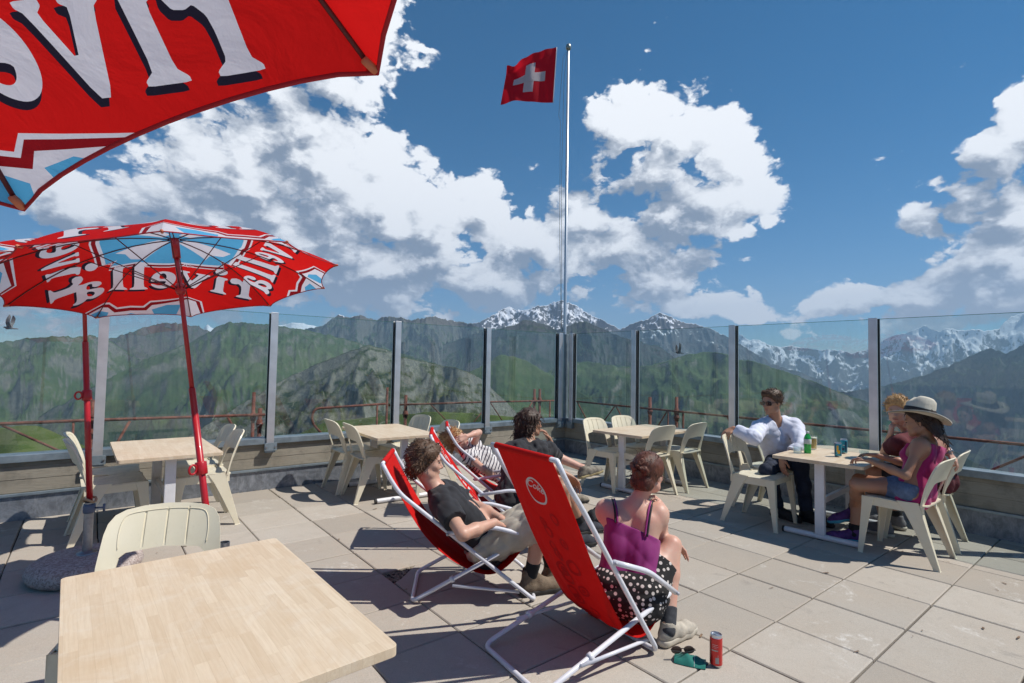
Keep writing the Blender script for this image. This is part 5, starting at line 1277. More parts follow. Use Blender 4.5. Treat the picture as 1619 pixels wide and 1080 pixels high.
# ------------------------------------------------------------------ smooth bodies from a distance field
VX = 0.0055
def round_cone(P, a, b, r1, r2):
    ba = b - a; l2 = float(ba @ ba); 
    if l2 < 1e-10: return np.linalg.norm(P - a, axis=-1) - r1
    h = np.clip(((P - a) @ ba) / l2, 0, 1)
    return np.linalg.norm(P - a - h[..., None] * ba, axis=-1) - (r1 + (r2 - r1) * h)
def ellipsoid(P, c, R, rad_):
    q = (P - c) @ R; k0 = np.linalg.norm(q / rad_, axis=-1); k1 = np.linalg.norm(q / (rad_ * rad_), axis=-1)
    return k0 * (k0 - 1.0) / np.maximum(k1, 1e-6)
class Field:
    def __init__(s): s.p = []
    def cone(s, a, b, r1, r2=None, k=0.02, cap=None, sub=False):
        s.p.append(('c', np.array(a, float), np.array(b, float), float(r1), float(r1 if r2 is None else r2), k, cap, sub)); return s
    def ell(s, c, R, rr, k=0.015, sub=False):
        s.p.append(('e', np.array(c, float), np.array(R, float), np.array(rr, float), 0, k, None, sub)); return s
    def mesh(s, vx=None, noise=None, cuts=(), org=(0, 0, 0)):
        vx = vx or VX
        lo = np.full(3, 1e9); hi = -lo
        bx = []
        for p in s.p:
            if p[0] == 'c': m = max(p[3], p[4]); l_ = np.minimum(p[1], p[2]) - m; h_ = np.maximum(p[1], p[2]) + m
            else: m = max(p[3]); l_ = p[1] - m; h_ = p[1] + m
            bx.append((l_, h_))
            if not p[7]: lo = np.minimum(lo, l_); hi = np.maximum(hi, h_)
        lo = lo - 0.03; hi = hi + 0.03
        n = np.ceil((hi - lo) / vx).astype(int) + 1
        F = np.full(tuple(n), 0.06, np.float32)
        for p, (l_, h_) in zip(s.p, bx):
            mg = 0.045
            i0 = np.maximum(np.floor((l_ - mg - lo) / vx).astype(int), 0); i1 = np.minimum(np.ceil((h_ + mg - lo) / vx).astype(int) + 1, n)
            if (i1 <= i0).any(): continue
            g = [lo[d] + vx * np.arange(i0[d], i1[d]) for d in range(3)]
            P = np.stack(np.meshgrid(*g, indexing='ij'), -1)
            f = round_cone(P, p[1], p[2], p[3], p[4]) if p[0] == 'c' else ellipsoid(P, p[1], p[2], p[3])
            if p[6] is not None:
                for (cp, cn) in p[6]: f = np.maximum(f, (P - np.array(cp)) @ np.array(cn))
            W_ = F[i0[0]:i1[0], i0[1]:i1[1], i0[2]:i1[2]]; k = max(p[5], 1e-4)
            if p[7]:
                f = -f; h = np.clip(0.5 - 0.5 * (W_ - f) / k, 0, 1); W_[...] = W_ * (1 - h) + f * h + k * h * (1 - h)
            else:
                h = np.clip(0.5 + 0.5 * (W_ - f) / k, 0, 1); W_[...] = W_ * (1 - h) + f * h - k * h * (1 - h)
        if noise is not None or cuts:
            near = np.abs(F) < 0.055
            ix = np.nonzero(near); Pn = np.stack([lo[d] + vx * ix[d] for d in range(3)], -1)
            v = F[ix]
            if noise is not None: v = v + noise(Pn)
            for (cp, cn) in cuts: v = np.maximum(v, (Pn - np.array(cp)) @ np.array(cn))
            F[ix] = v
            if cuts:
                deep = F <= -0.055
                jx = np.nonzero(deep); Pd = np.stack([lo[d] + vx * jx[d] for d in range(3)], -1); v = F[jx]
                for (cp, cn) in cuts: v = np.maximum(v, (Pd - np.array(cp)) @ np.array(cn))
                F[jx] = v
        # surface nets
        S_ = F < 0
        c = np.zeros(tuple(n - 1), np.int8)
        for a in (0, 1):
            for b in (0, 1):
                for d in (0, 1): c += S_[a:n[0] - 1 + a, b:n[1] - 1 + b, d:n[2] - 1 + d]
        act = np.nonzero((c > 0) & (c < 8)); m = len(act[0])
        idx = np.full(tuple(n - 1), -1, np.int32); idx[act] = np.arange(m)
        A = np.stack(act, -1); acc = np.zeros((m, 3)); cnt = np.zeros(m)
        co = [(a, b, d) for a in (0, 1) for b in (0, 1) for d in (0, 1)]
        val = {q: F[act[0] + q[0], act[1] + q[1], act[2] + q[2]].astype(float) for q in co}
        for ax in range(3):
            for q in co:
                if q[ax] == 0:
                    q2 = list(q); q2[ax] = 1; q2 = tuple(q2); v0 = val[q]; v1 = val[q2]; ch = (v0 < 0) != (v1 < 0)
                    t = np.where(ch, v0 / np.where(ch, v0 - v1, 1), 0)
                    for d in range(3): acc[:, d] += np.where(ch, q[d] + (t if d == ax else 0), 0)
                    cnt += ch
        V = lo + vx * (A + acc / cnt[:, None])
        faces = []
        for ax in range(3):
            o1, o2 = [(1, 2), (2, 0), (0, 1)][ax]
            sl0 = [slice(1, n[d] - 1) for d in range(3)]; sl1 = list(sl0); sl0[ax] = slice(0, n[ax] - 1); sl1[ax] = slice(1, n[ax])
            a = S_[tuple(sl0)]; b = S_[tuple(sl1)]
            for flip, msk in ((False, a & ~b), (True, ~a & b)):
                q = np.nonzero(msk)
                if len(q[0]) == 0: continue
                g = [q[d] + (1 if d != ax else 0) for d in range(3)]
                def cell(d1, d2):
                    h = [x_.copy() for x_ in g]; h[o1] = h[o1] - d1; h[o2] = h[o2] - d2; return idx[h[0], h[1], h[2]]
                f = np.stack([cell(1, 1), cell(0, 1), cell(0, 0), cell(1, 0)], -1)
                if flip: f = f[:, ::-1]
                faces.append(f)
        Fc = np.concatenate(faces) if faces else np.zeros((0, 4), int)
        Fc = Fc[(Fc >= 0).all(1)]
        return V - np.array(org), Fc

def np_mesh(name, V, F, m, parent=None, smooth=True):
    me = D.meshes.new(name)
    me.vertices.add(len(V)); me.vertices.foreach_set('co', np.ascontiguousarray(V, dtype=np.float32).ravel())
    me.loops.add(F.size); me.loops.foreach_set('vertex_index', np.ascontiguousarray(F, dtype=np.int32).ravel())
    me.polygons.add(len(F)); me.polygons.foreach_set('loop_start', np.arange(0, F.size, 4)); me.polygons.foreach_set('loop_total', np.full(len(F), 4))
    me.polygons.foreach_set('use_smooth', np.ones(len(F), dtype=bool))
    me.update(); me.validate()
    me.materials.append(m)
    o = D.objects.new(name, me); return link(o, parent)

def nv(v): v = np.array(v, float); return v / max(np.linalg.norm(v), 1e-9)
def folds(amp, seed, sc=1.0):
    r_ = np.random.default_rng(seed); W_ = [(nv(r_.normal(size=3)) * r_.uniform(24, 110) * sc, r_.uniform(0, 6.28), r_.uniform(0.4, 1)) for _ in range(7)]
    def f(P):
        s_ = 0
        wq = P + 0.02 * np.sin(P[:, ::-1] * 21.0 + seed)
        for (w, ph, a) in W_: s_ = s_ + a * (1 - np.abs(np.sin(wq @ w * 0.5 + ph)) * 2)
        return s_ * amp / 4
    return f

def skin_mat(name, base, red=(0.50, 0.16, 0.10)):
    def fn(T, b, ob):
        n_ = T.noise(ob, 9.0, 4, 0.6); n2_ = T.noise(ob, 90.0, 3, 0.6)
        c = T.mix(T.rng(n_, 0.42, 0.75, 0.0, 0.35), base, red)
        c = T.mix(T.rng(n2_, 0.55, 0.8, 0.0, 0.15), c, (base[0] * 0.6, base[1] * 0.5, base[2] * 0.45))
        T.put(b.inputs['Base Color'], c)
        bn = T.node('ShaderNodeBump'); T.put(bn.inputs['Strength'], 0.12); T.put(bn.inputs['Distance'], 0.002); T.put(bn.inputs['Height'], n2_); T.put(b.inputs['Normal'], bn.outputs[0])
    return mat(name, base, 0.48, sub=0.12, fn=fn)

def hand(Fd, wr, d, nrm, curl=0.5, spread=0.2, s=1.0, left=True, thumb=0.5, curls=None):
    """d: direction of the palm, nrm: the way the palm faces"""
    d = nv(d); nrm = np.array(nrm, float); nrm = nv(nrm - d * (nrm @ d)); side = np.cross(d, nrm) * (1 if left else -1)   # towards the thumb
    out = []
    for i, (off, L, l0) in enumerate(((0.030, 0.086, (0.040, 0.024, 0.020)), (0.010, 0.090, (0.044, 0.028, 0.021)), (-0.011, 0.086, (0.041, 0.026, 0.020)), (-0.031, 0.078, (0.033, 0.020, 0.018)))):
        kn = wr + d * L * s + side * off * s
        Fd.cone(wr + side * off * 0.55 * s + d * 0.012 * s, kn, 0.0135 * s, 0.0105 * s, 0.012)
        a = (curls[i] if curls else curl * (0.9 + 0.1 * i)); p = kn; fd = nv(d + side * off * spread * 6)
        ang = a * 0.7
        for j, l in enumerate(l0):
            dr = fd * math.cos(ang) + nrm * math.sin(ang); q = p + dr * l * s
            Fd.cone(p, q, (0.0085 - 0.0007 * j) * s, (0.0080 - 0.0009 * j) * s, 0.003); p = q; ang += a * (0.9 if j == 0 else 0.6)
    Fd.cone(wr + d * 0.015 * s - side * 0.022 * s, wr + d * 0.07 * s - side * 0.022 * s, 0.014 * s, 0.012 * s, 0.014)
    tb = wr + d * 0.022 * s + side * 0.022 * s; t1 = tb + nv(d * 0.75 + side * 0.65 + nrm * 0.35 * thumb) * 0.040 * s; t2 = t1 + nv(d * 0.95 + side * 0.25 + nrm * 0.6 * thumb) * 0.032 * s; t3 = t2 + nv(d + nrm * 0.9 * thumb) * 0.024 * s
    Fd.cone(tb, t1, 0.0145 * s, 0.0105 * s, 0.012); Fd.cone(t1, t2, 0.0100 * s, 0.0088 * s, 0.003); Fd.cone(t2, t3, 0.0088 * s, 0.0070 * s, 0.003)

def head_frame(face, up):
    f = nv(face); u = np.array(up, float); u = nv(u - f * (u @ f)); sd = np.cross(u, f)   # sd: the person's left
    return f, u, sd
def head(Fd, c, face, up, s=1.0, male=True):
    f, u, sd = head_frame(face, up); R = np.stack([sd, f, u], 1); H = lambda a, b, d_: c + (sd * a + f * b + u * d_) * s
    Fd.ell(H(0, -0.012, 0.030), R, np.array([0.074, 0.094, 0.086]) * s, 0.02)
    Fd.ell(H(0, 0.024, -0.020), R, np.array([0.060, 0.066, 0.090]) * s, 0.025)
    Fd.cone(H(0.036, 0.030, -0.070), H(0, 0.070, -0.090), 0.022 * s, 0.018 * s, 0.02); Fd.cone(H(-0.036, 0.030, -0.070), H(0, 0.070, -0.090), 0.022 * s, 0.018 * s, 0.02)
    Fd.cone(H(0.045, -0.005, -0.055), H(0.036, 0.035, -0.075), 0.022 * s, 0.018 * s, 0.02); Fd.cone(H(-0.045, -0.005, -0.055), H(-0.036, 0.035, -0.075), 0.022 * s, 0.018 * s, 0.02)
    Fd.cone(H(-0.034, 0.076, 0.020), H(0.034, 0.076, 0.020), 0.011 * s, None, 0.012)
    for sg in (-1, 1):
        Fd.cone(H(sg * 0.040, 0.058, -0.018), H(sg * 0.026, 0.068, -0.030), 0.018 * s, 0.016 * s, 0.018)
        Fd.ell(H(sg * 0.030, 0.094, 0.004), R, np.array([0.015, 0.013, 0.009]) * s, 0.010, True)
        Fd.ell(H(sg * 0.073, -0.008, -0.004), R, np.array([0.009, 0.018, 0.031]) * s, 0.006)
    Fd.cone(H(0, 0.086, 0.008), H(0, 0.104, -0.026), 0.0075 * s, 0.0115 * s, 0.008); Fd.cone(H(-0.012, 0.092, -0.031), H(0.012, 0.092, -0.031), 0.0085 * s, None, 0.006)
    Fd.cone(H(-0.017, 0.084, -0.054), H(0.017, 0.084, -0.054), 0.0075 * s, None, 0.006); Fd.cone(H(-0.014, 0.083, -0.064), H(0.014, 0.083, -0.064), 0.0080 * s, None, 0.006)
    Fd.cone(H(-0.018, 0.098, -0.0590), H(0.018, 0.098, -0.0590), 0.0035 * s, None, 0.003, None, True)
m_eye = mat('eye_dark', (0.03, 0.02, 0.015), 0.2); m_lip = mat('lips', (0.40, 0.14, 0.11), 0.45)
def face_parts(t, o, c, face, up, s=1.0, hairm=None, eyes=True):
    f, u, sd = head_frame(face, up); H = lambda a, b, d_: Vector(c + (sd * a + f * b + u * d_) * s - o)
    if eyes:
        for sg in (-1, 1):
            mb = MB(); mb.tube([H(sg * 0.021, 0.081, 0.004), H(sg * 0.030, 0.0835, 0.0055), H(sg * 0.040, 0.077, 0.004)], [0.003, 0.0055, 0.003], 8); mb.build('eye', m_eye, t, smooth=True)
    for sg in (-1, 1):
        mb = MB(); mb.tube([H(sg * 0.015, 0.089, 0.020), H(sg * 0.032, 0.087, 0.026), H(sg * 0.048, 0.074, 0.020)], [0.003, 0.004, 0.002], 6); mb.build('eyebrow', hairm, t, smooth=True)
    mb = MB(); mb.tube([H(-0.022, 0.083, -0.059), H(-0.008, 0.0925, -0.057), H(0.008, 0.0925, -0.057), H(0.022, 0.083, -0.059)], [0.002, 0.0045, 0.0045, 0.002], 8); mb.build('mouth', m_lip, t, smooth=True)

def hair_mat(name, c1, c2):
    def fn(T, b, ob):
        n_ = T.noise(T.vec('MULTIPLY', ob, (1, 1, 0.4)), 70.0, 4, 0.7); n2_ = T.noise(ob, 16.0, 3, 0.6)
        c = T.mix(T.rng(n_, 0.35, 0.65), c1, c2); c = T.mix(T.rng(n2_, 0.3, 0.7, 0.0, 0.5), c, (c2[0] * 1.25, c2[1] * 1.2, c2[2] * 1.1))
        T.put(b.inputs['Base Color'], c)
        bn = T.node('ShaderNodeBump'); T.put(bn.inputs['Strength'], 0.8); T.put(bn.inputs['Distance'], 0.006); T.put(bn.inputs['Height'], n_); T.put(b.inputs['Normal'], bn.outputs[0])
    return mat(name, c1, 0.5, fn=fn, spec=0.4)

def strands(mb, rnd, pts_dirs, L, r, curl=0.0, n=6):
    """short tapering locks; pts_dirs: (root, direction)"""
    for (p, d) in pts_dirs:
        p = np.array(p, float); d = nv(d); a = nv(np.cross(d, rnd.normal(size=3))); b_ = np.cross(d, a); l = L * rnd.uniform(0.6, 1.3); ph = rnd.uniform(0, 6.28)
        path = []; rr = []
        for k in range(n):
            u = k / (n - 1); w = curl * u
            path.append(p + d * l * u + (a * (math.cos(ph + u * 7) - math.cos(ph)) + b_ * (math.sin(ph + u * 7) - math.sin(ph))) * w + np.array([0, 0, -0.25 * l * u * u]))
            rr.append(r * (1 - 0.75 * u) * rnd.uniform(0.85, 1.15))
        mb.tube([Vector(q) for q in path], rr, 5)

def sphere_dirs(n, rnd): 
    v = rnd.normal(size=(n, 3)); return v / np.linalg.norm(v, axis=1)[:, None]

def shoe(t, an, toe_dir, s, m_up, m_sole, m_lace, L=0.285, high=False, sole_th=0.026, pitch=0.0, flat=True, o=None):
    d = nv([toe_dir[0], toe_dir[1], toe_dir[2] if len(toe_dir) > 2 else 0.0]); up = nv(np.array([0, 0, 1.0]) - d * d[2]); sd = np.cross(up, d)
    an = np.array(an, float); heel = an - d * 0.045 * s - up * 0.052 * s; L = L * s
    if flat: heel = np.array([heel[0], heel[1], 0.05 * s])
    P = lambda a, b, c_: heel + d * a * L + sd * b * s + up * c_ * s
    base_z = heel - up * 0.046 * s
    F = Field()
    F.cone(P(0.05, 0, 0.0), P(0.42, 0.0, -0.004), 0.037 * s, 0.036 * s, 0.02); F.cone(P(0.42, 0, -0.004), P(0.72, 0.006, -0.010), 0.038 * s, 0.042 * s, 0.02); F.cone(P(0.72, 0.004, -0.012), P(0.90, 0.0, -0.018), 0.042 * s, 0.030 * s, 0.02)
    F.cone(P(0.12, 0, 0.02), P(0.14, 0, 0.055 if not high else 0.085), 0.040 * s, 0.043 * s, 0.02); F.cone(P(0.16, 0, 0.045 if not high else 0.07), P(0.50, 0, 0.008), 0.034 * s, 0.028 * s, 0.02)
    F.cone(P(0.13, 0, 0.05 if not high else 0.08), P(0.12, 0, 0.13), 0.030 * s, 0.033 * s, 0.006, None, True)
    V, Fc = F.mesh(0.0048, folds(0.0022, 3), cuts=[(base_z + up * 0.012 * s, -up)], org=o); up_o = np_mesh('shoe', V, Fc, m_up, t)
    G = Field(); capz = [(base_z + up * sole_th * s, up), (base_z, -up)]
    G.cone(P(0.04, 0, -0.028), P(0.42, 0, -0.028), 0.041 * s, 0.037 * s, 0.01, capz); G.cone(P(0.42, 0, -0.028), P(0.72, 0.006, -0.028), 0.037 * s, 0.047 * s, 0.01, capz); G.cone(P(0.72, 0.004, -0.028), P(0.91, 0, -0.026), 0.047 * s, 0.034 * s, 0.01, capz)
    V, Fc = G.mesh(0.0048, cuts=[], org=o); np_mesh('sole', V, Fc, m_sole, up_o)
    mb = MB()
    for k in range(5):
        a = 0.30 + 0.075 * k; h = 0.055 - 0.0105 * k + (0.012 if high else 0.0); w = 0.026
        mb.tube([Vector(P(a, -w, h - 0.022) - o), Vector(P(a + 0.03, 0, h) - o), Vector(P(a, w, h - 0.022) - o)], 0.0028 * s, 6)
    mb.build('laces', m_lace, up_o, smooth=True)
    return up_o

def person(label, J, face, up, skin, s=1.0, male=True, hands=None, body_extra=None, shoulder_r=0.055, hide_feet=True, fem=False, belly=0.0, facing=None, feet=None):
    o = np.array([J['pelvis'][0], J['pelvis'][1], 0.0])
    t = thing('person', label, 'person', tuple(o))
    J = {k: np.array(v, float) for k, v in J.items()}
    F = Field()
    pel, nk, hd = J['pelvis'], J['neck'], J['head']
    sh = nv(J['shL'] - J['shR']); hp = nv(J['hipL'] - J['hipR']); sp = nv(nk - pel); fw = nv(np.cross(sh, sp)) * 1.0
    fw_ = facing if facing is not None else fw
    cw = 0.105 if not fem else 0.088; cr = 0.100 if not fem else 0.084
    mid = pel + (nk - pel) * 0.45
    for sg, S in ((1, 'L'), (-1, 'R')):
        hip = pel + hp * sg * (0.085 if not fem else 0.080); wst = mid + nv(sh + hp) * sg * (0.075 if not fem else 0.058); rib = pel + (nk - pel) * 0.78 + sh * sg * cw * 0.9
        F.cone(hip, wst, (0.100 if not fem else 0.102) * s, (0.088 if not fem else 0.072) * s, 0.05); F.cone(wst, rib, (0.088 if not fem else 0.072) * s, cr * 0.92 * s, 0.05)
        sj = J['sh' + S]
        F.cone(rib, sj + (pel - nk) * 0.06, cr * 0.80 * s, 0.052 * s, 0.045)
        F.cone(nk + (pel - nk) * 0.05, sj + sp * 0.012, 0.045 * s, 0.036 * s, 0.04)
        F.cone(sj, sj + (J['el' + S] - sj) * 0.25, shoulder_r * s, 0.047 * s * (0.86 if fem else 1), 0.03)
        ua = 0.043 if not fem else 0.035; fa = 0.039 if not fem else 0.032
        F.cone(sj, J['el' + S], ua * 1.08 * s, ua * 0.84 * s, 0.02); e = J['el' + S]; w = J['wr' + S]
        F.cone(e, e + (w - e) * 0.38, fa * s, fa * 1.0 * s, 0.015); F.cone(e + (w - e) * 0.38, w, fa * 0.96 * s, fa * 0.64 * s, 0.02)
        hj = J['hip' + S]; kj = J['kn' + S]; aj = J['an' + S]; th = 0.088 if not fem else 0.084; kn = 0.056 if not fem else 0.050
        F.cone(hj, hj + (kj - hj) * 0.5, th * s, th * 0.80 * s, 0.03); F.cone(hj + (kj - hj) * 0.5, kj, th * 0.80 * s, kn * s, 0.03)
        bk = nv((hj - kj) + (aj - kj)) * 0.012
        F.cone(kj, kj + (aj - kj) * 0.35 + bk, kn * 0.96 * s, kn * 0.98 * s, 0.02); F.cone(kj + (aj - kj) * 0.35 + bk, aj, kn * 0.96 * s, 0.034 * s, 0.02)
        F.cone(aj, aj + np.array([0, 0, -0.03]), 0.034 * s, 0.032 * s, 0.02)
    if belly: F.cone(pel + sp * 0.10 + fw_ * 0.03, mid + fw_ * 0.03, 0.09 * s, 0.085 * s, 0.05)
    if fem:
        ch = pel + (nk - pel) * 0.70
        for sg in (-1, 1): F.cone(ch + sh * sg * 0.07 + fw_ * 0.065, ch + sh * sg * 0.07 + fw_ * 0.075 - sp * 0.02, 0.045, 0.045, 0.03)
    f_, u_, sd_ = head_frame(face, up)
    F.cone(nk + (pel - nk) * 0.05, hd - u_ * 0.055 - f_ * 0.015, (0.056 if not fem else 0.047) * s, (0.053 if not fem else 0.044) * s, 0.03)
    head(F, hd, face, up, s * (1.0 if not fem else 0.95), male)
    for S in ('L', 'R'):
        hnd = (hands or {}).get(S)
        if hnd: hand(F, J['wr' + S], hnd[0], hnd[1], curl=hnd[2], s=(0.98 if not fem else 0.86) * s, left=(S == 'L'), thumb=hnd[3] if len(hnd) > 3 else 0.5)
    if body_extra: body_extra(F)
    V, Fc = F.mesh(0.0058, org=o); body = np_mesh('body', V, Fc, skin, t)
    return t, o, J, dict(sh=sh, hp=hp, sp=sp, fw=fw, f=f_, u=u_, sd=sd_)

def garment(t, o, name, m, prims, noise=None, cuts=(), vx=None, subs=()):
    F = Field()
    for p in prims: F.cone(*p[:4], **(p[4] if len(p) > 4 else {}))
    for q in subs: F.cone(*q[:4], q[4] if len(q) > 4 else 0.006, None, True)
    V, Fc = F.mesh(vx or 0.0062, noise, cuts, org=o)
    return np_mesh(name, V, Fc, m, t)
def neck_hole(J, ax, r=0.062, dep=0.0, vneck=0.0):
    nk, sp, fw, u = J['neck'], ax['sp'], ax['fw'], ax['u']
    hd = J['head'] - u * 0.02
    out = [(nk - sp * (0.005 + dep) + fw * 0.012, nk + (hd - nk) * 0.6 + fw * 0.01, r, r * 1.15)]
    if vneck: out.append((nk - sp * vneck + fw * 0.115, nk + fw * 0.075 + sp * 0.03, 0.014, 0.048))
    return out
def torso_prims(J, ax, g=0.012, low=0.0, fem=False, s=1.0, top=0.05, hips=True):
    pel, nk = J['pelvis'], J['neck']; sp, sh, hp = ax['sp'], ax['sh'], ax['hp']; out = []
    mid = pel + (nk - pel) * 0.45; cw = 0.105 if not fem else 0.088; cr = 0.100 if not fem else 0.084
    for sg, S in ((1, 'L'), (-1, 'R')):
        hip = pel + hp * sg * (0.085 if not fem else 0.080) - sp * low; wst = mid + nv(sh + hp) * sg * (0.075 if not fem else 0.058); rib = pel + (nk - pel) * 0.78 + sh * sg * cw * 0.9
        out.append((hip, wst, (0.100 if not fem else 0.102) * s + g, (0.088 if not fem else 0.072) * s + g * 1.3, dict(k=0.05))); out.append((wst, rib, (0.088 if not fem else 0.072) * s + g * 1.3, cr * 0.92 * s + g, dict(k=0.05)))
        if top > 0:
            out.append((rib, J['sh' + S] + (pel - nk) * 0.06, cr * 0.80 * s + g * .8, 0.052 * s + g * .8, dict(k=0.045)))
            out.append((nk + (pel - nk) * 0.05, J['sh' + S] + sp * 0.012, 0.045 * s + g * .6, 0.036 * s + g * .6, dict(k=0.04)))
    if fem:
        ch = pel + (nk - pel) * 0.70
        for sg in (-1, 1): out.append((ch + sh * sg * 0.07 + ax['fw'] * 0.065, ch + sh * sg * 0.07 + ax['fw'] * 0.075 - sp * 0.02, 0.045 + g, 0.045 + g, dict(k=0.03)))
    return out
def sleeve_prims(J, S, frac, g=0.014, fem=False, s=1.0, fore=None):
    sj = J['sh' + S]; e = J['el' + S]; d = nv(e - sj); ua = 0.043 if not fem else 0.035
    if fore is None:
        end = sj + (e - sj) * frac
        return [(sj, end, 0.052 * s + g, ua * s + g * 1.7, dict(k=0.03, cap=[(end, d)]))]
    w = J['wr' + S]; end = e + (w - e) * fore; d2 = nv(w - e)
    return [(sj, e, 0.052 * s + g, ua * s + g, dict(k=0.03)), (e, end, 0.040 * s + g, 0.034 * s + g, dict(k=0.02, cap=[(end, d2)]))]
def leg_prims(J, S, frac, g=0.016, fem=False, s=1.0, shin=None):
    h = J['hip' + S]; k_ = J['kn' + S]; d = nv(k_ - h); th = 0.088 if not fem else 0.084; kn = 0.056 if not fem else 0.050
    if shin is None:
        end = h + (k_ - h) * frac
        return [(h + (k_ - h) * 0.14, end, th * s + g, (th + (kn - th) * frac) * s + g * 1.6, dict(k=0.03, cap=[(end, d)]))]
    a = J['an' + S]; end = k_ + (a - k_) * shin; d2 = nv(a - k_)
    return [(h + (k_ - h) * 0.14, k_, th * s + g, kn * s + g, dict(k=0.03)), (k_, end, kn * s + g, 0.042 * s + g, dict(k=0.02, cap=[(end, d2)]))]
def sock(t, o, J, S, m, h=0.11, s=1.0):
    a = J['an' + S]; k_ = J['kn' + S]; d = nv(k_ - a); F = Field(); F.cone(a - d * 0.03, a + d * h, 0.041 * s, 0.045 * s, 0.01, [(a + d * h, d)])
    V, Fc = F.mesh(0.0055, folds(0.0012, 2, 2.0), org=o); return np_mesh('sock', V, Fc, m, t)

# ------------------------------------------------------------------ people
JN = {
    'P1': {'pelvis': (2.055, 2.808, 0.277), 'neck': (1.774, 2.991, 0.630), 'head': (1.723, 3.024, 0.800), 'shR': (1.735, 2.814, 0.569), 'shL': (1.908, 3.131, 0.568), 'elR': (1.701, 2.546, 0.464), 'wrR': (1.948, 2.575, 0.482), 'elL': (2.100, 2.956, 0.464), 'wrL': (2.098, 2.707, 0.449), 'hipR': (2.006, 2.733, 0.277), 'hipL': (2.104, 2.884, 0.277), 'anR': (2.207, 2.538, 0.110), 'anL': (2.423, 2.572, 0.110), 'knR': (2.201, 2.406, 0.498), 'knL': (2.277, 2.541, 0.492)},
    'P4': {'pelvis': (2.301, 1.842, 0.238), 'neck': (2.452, 1.928, 0.660), 'head': (2.530, 1.883, 0.824), 'shL': (2.353, 2.049, 0.613), 'shR': (2.522, 1.811, 0.619), 'hipR': (2.339, 1.766, 0.238), 'hipL': (2.262, 1.918, 0.238), 'anR': (2.410, 1.665, 0.100), 'anL': (2.360, 1.840, 0.100), 'knR': (2.585, 1.765, 0.445), 'knL': (2.560, 1.940, 0.460), 'wrR': (2.590, 1.821, 0.605), 'elR': (2.614, 1.850, 0.373), 'wrL': (2.637, 1.819, 0.441), 'elL': (2.428, 1.917, 0.395)},
    'P3': {'pelvis': (2.793, 3.439, 0.399), 'neck': (3.062, 3.568, 0.749), 'head': (3.143, 3.640, 0.905), 'shR': (2.859, 3.580, 0.677), 'shL': (3.260, 3.516, 0.672), 'elL': (3.467, 3.632, 0.543), 'wrL': (3.354, 3.620, 0.755), 'elR': (3.051, 3.376, 0.604), 'wrR': (3.192, 3.193, 0.508), 'hipR': (2.747, 3.361, 0.399), 'hipL': (2.839, 3.516, 0.399), 'anR': (3.021, 3.007, 0.100), 'anL': (3.328, 3.179, 0.100), 'knR': (2.879, 2.952, 0.491), 'knL': (3.104, 3.169, 0.455)},
    'P2': {'pelvis': (3.342, 4.085, 0.300), 'neck': (2.906, 4.348, 0.564), 'head': (2.835, 4.390, 0.681), 'shR': (2.854, 4.204, 0.553), 'shL': (3.054, 4.434, 0.589), 'elL': (3.000, 4.251, 0.766), 'wrL': (2.813, 4.182, 0.750), 'elR': (2.857, 3.956, 0.474), 'wrR': (3.051, 4.016, 0.365), 'hipR': (3.301, 4.017, 0.300), 'hipL': (3.384, 4.154, 0.300), 'knL': (3.644, 3.968, 0.572), 'anL': (3.870, 3.675, 0.421), 'knR': (3.712, 4.000, 0.386), 'anR': (3.956, 3.946, 0.074)},
    'P5': {'pelvis': (5.609, 2.515, 0.521), 'neck': (5.384, 2.480, 0.932), 'head': (5.319, 2.487, 1.111), 'shR': (5.208, 2.561, 0.853), 'shL': (5.519, 2.350, 0.875), 'wrR': (5.000, 2.715, 0.845), 'elR': (4.958, 2.487, 0.782), 'elL': (5.329, 2.206, 0.708), 'wrL': (5.127, 2.304, 0.600), 'hipR': (5.519, 2.515, 0.521), 'hipL': (5.699, 2.515, 0.521), 'anR': (5.292, 2.423, 0.100), 'anL': (5.364, 2.184, 0.100), 'knR': (5.094, 2.414, 0.470), 'knL': (5.363, 2.232, 0.517)},
    'P7': {'pelvis': (5.054, 1.254, 0.505), 'neck': (5.131, 1.195, 0.917), 'head': (5.088, 1.235, 1.049), 'shL': (4.967, 1.200, 0.881), 'shR': (5.358, 1.170, 0.863), 'elL': (4.827, 1.259, 0.658), 'wrL': (4.771, 1.476, 0.742), 'elR': (5.342, 1.357, 0.669), 'wrR': (5.280, 1.584, 0.719), 'hipL': (4.969, 1.274, 0.505), 'hipR': (5.139, 1.274, 0.505), 'anL': (5.072, 1.690, 0.100), 'anR': (5.152, 1.715, 0.261), 'knL': (5.137, 1.670, 0.514), 'knR': (4.851, 1.593, 0.527)},
    'P6': {'pelvis': (5.660, 1.240, 0.540), 'neck': (5.604, 1.420, 0.899), 'head': (5.469, 1.478, 1.103), 'shL': (5.414, 1.450, 0.829), 'shR': (5.794, 1.390, 0.829), 'elL': (5.606, 1.615, 0.707), 'wrL': (5.459, 1.529, 0.891), 'wrR': (5.370, 1.120, 0.800), 'elR': (5.612, 1.182, 0.788), 'hipL': (5.570, 1.260, 0.540), 'hipR': (5.750, 1.260, 0.540), 'knL': (5.520, 1.690, 0.540), 'anL': (5.490, 1.590, 0.120), 'knR': (5.800, 1.690, 0.540), 'anR': (5.830, 1.590, 0.120)},
}

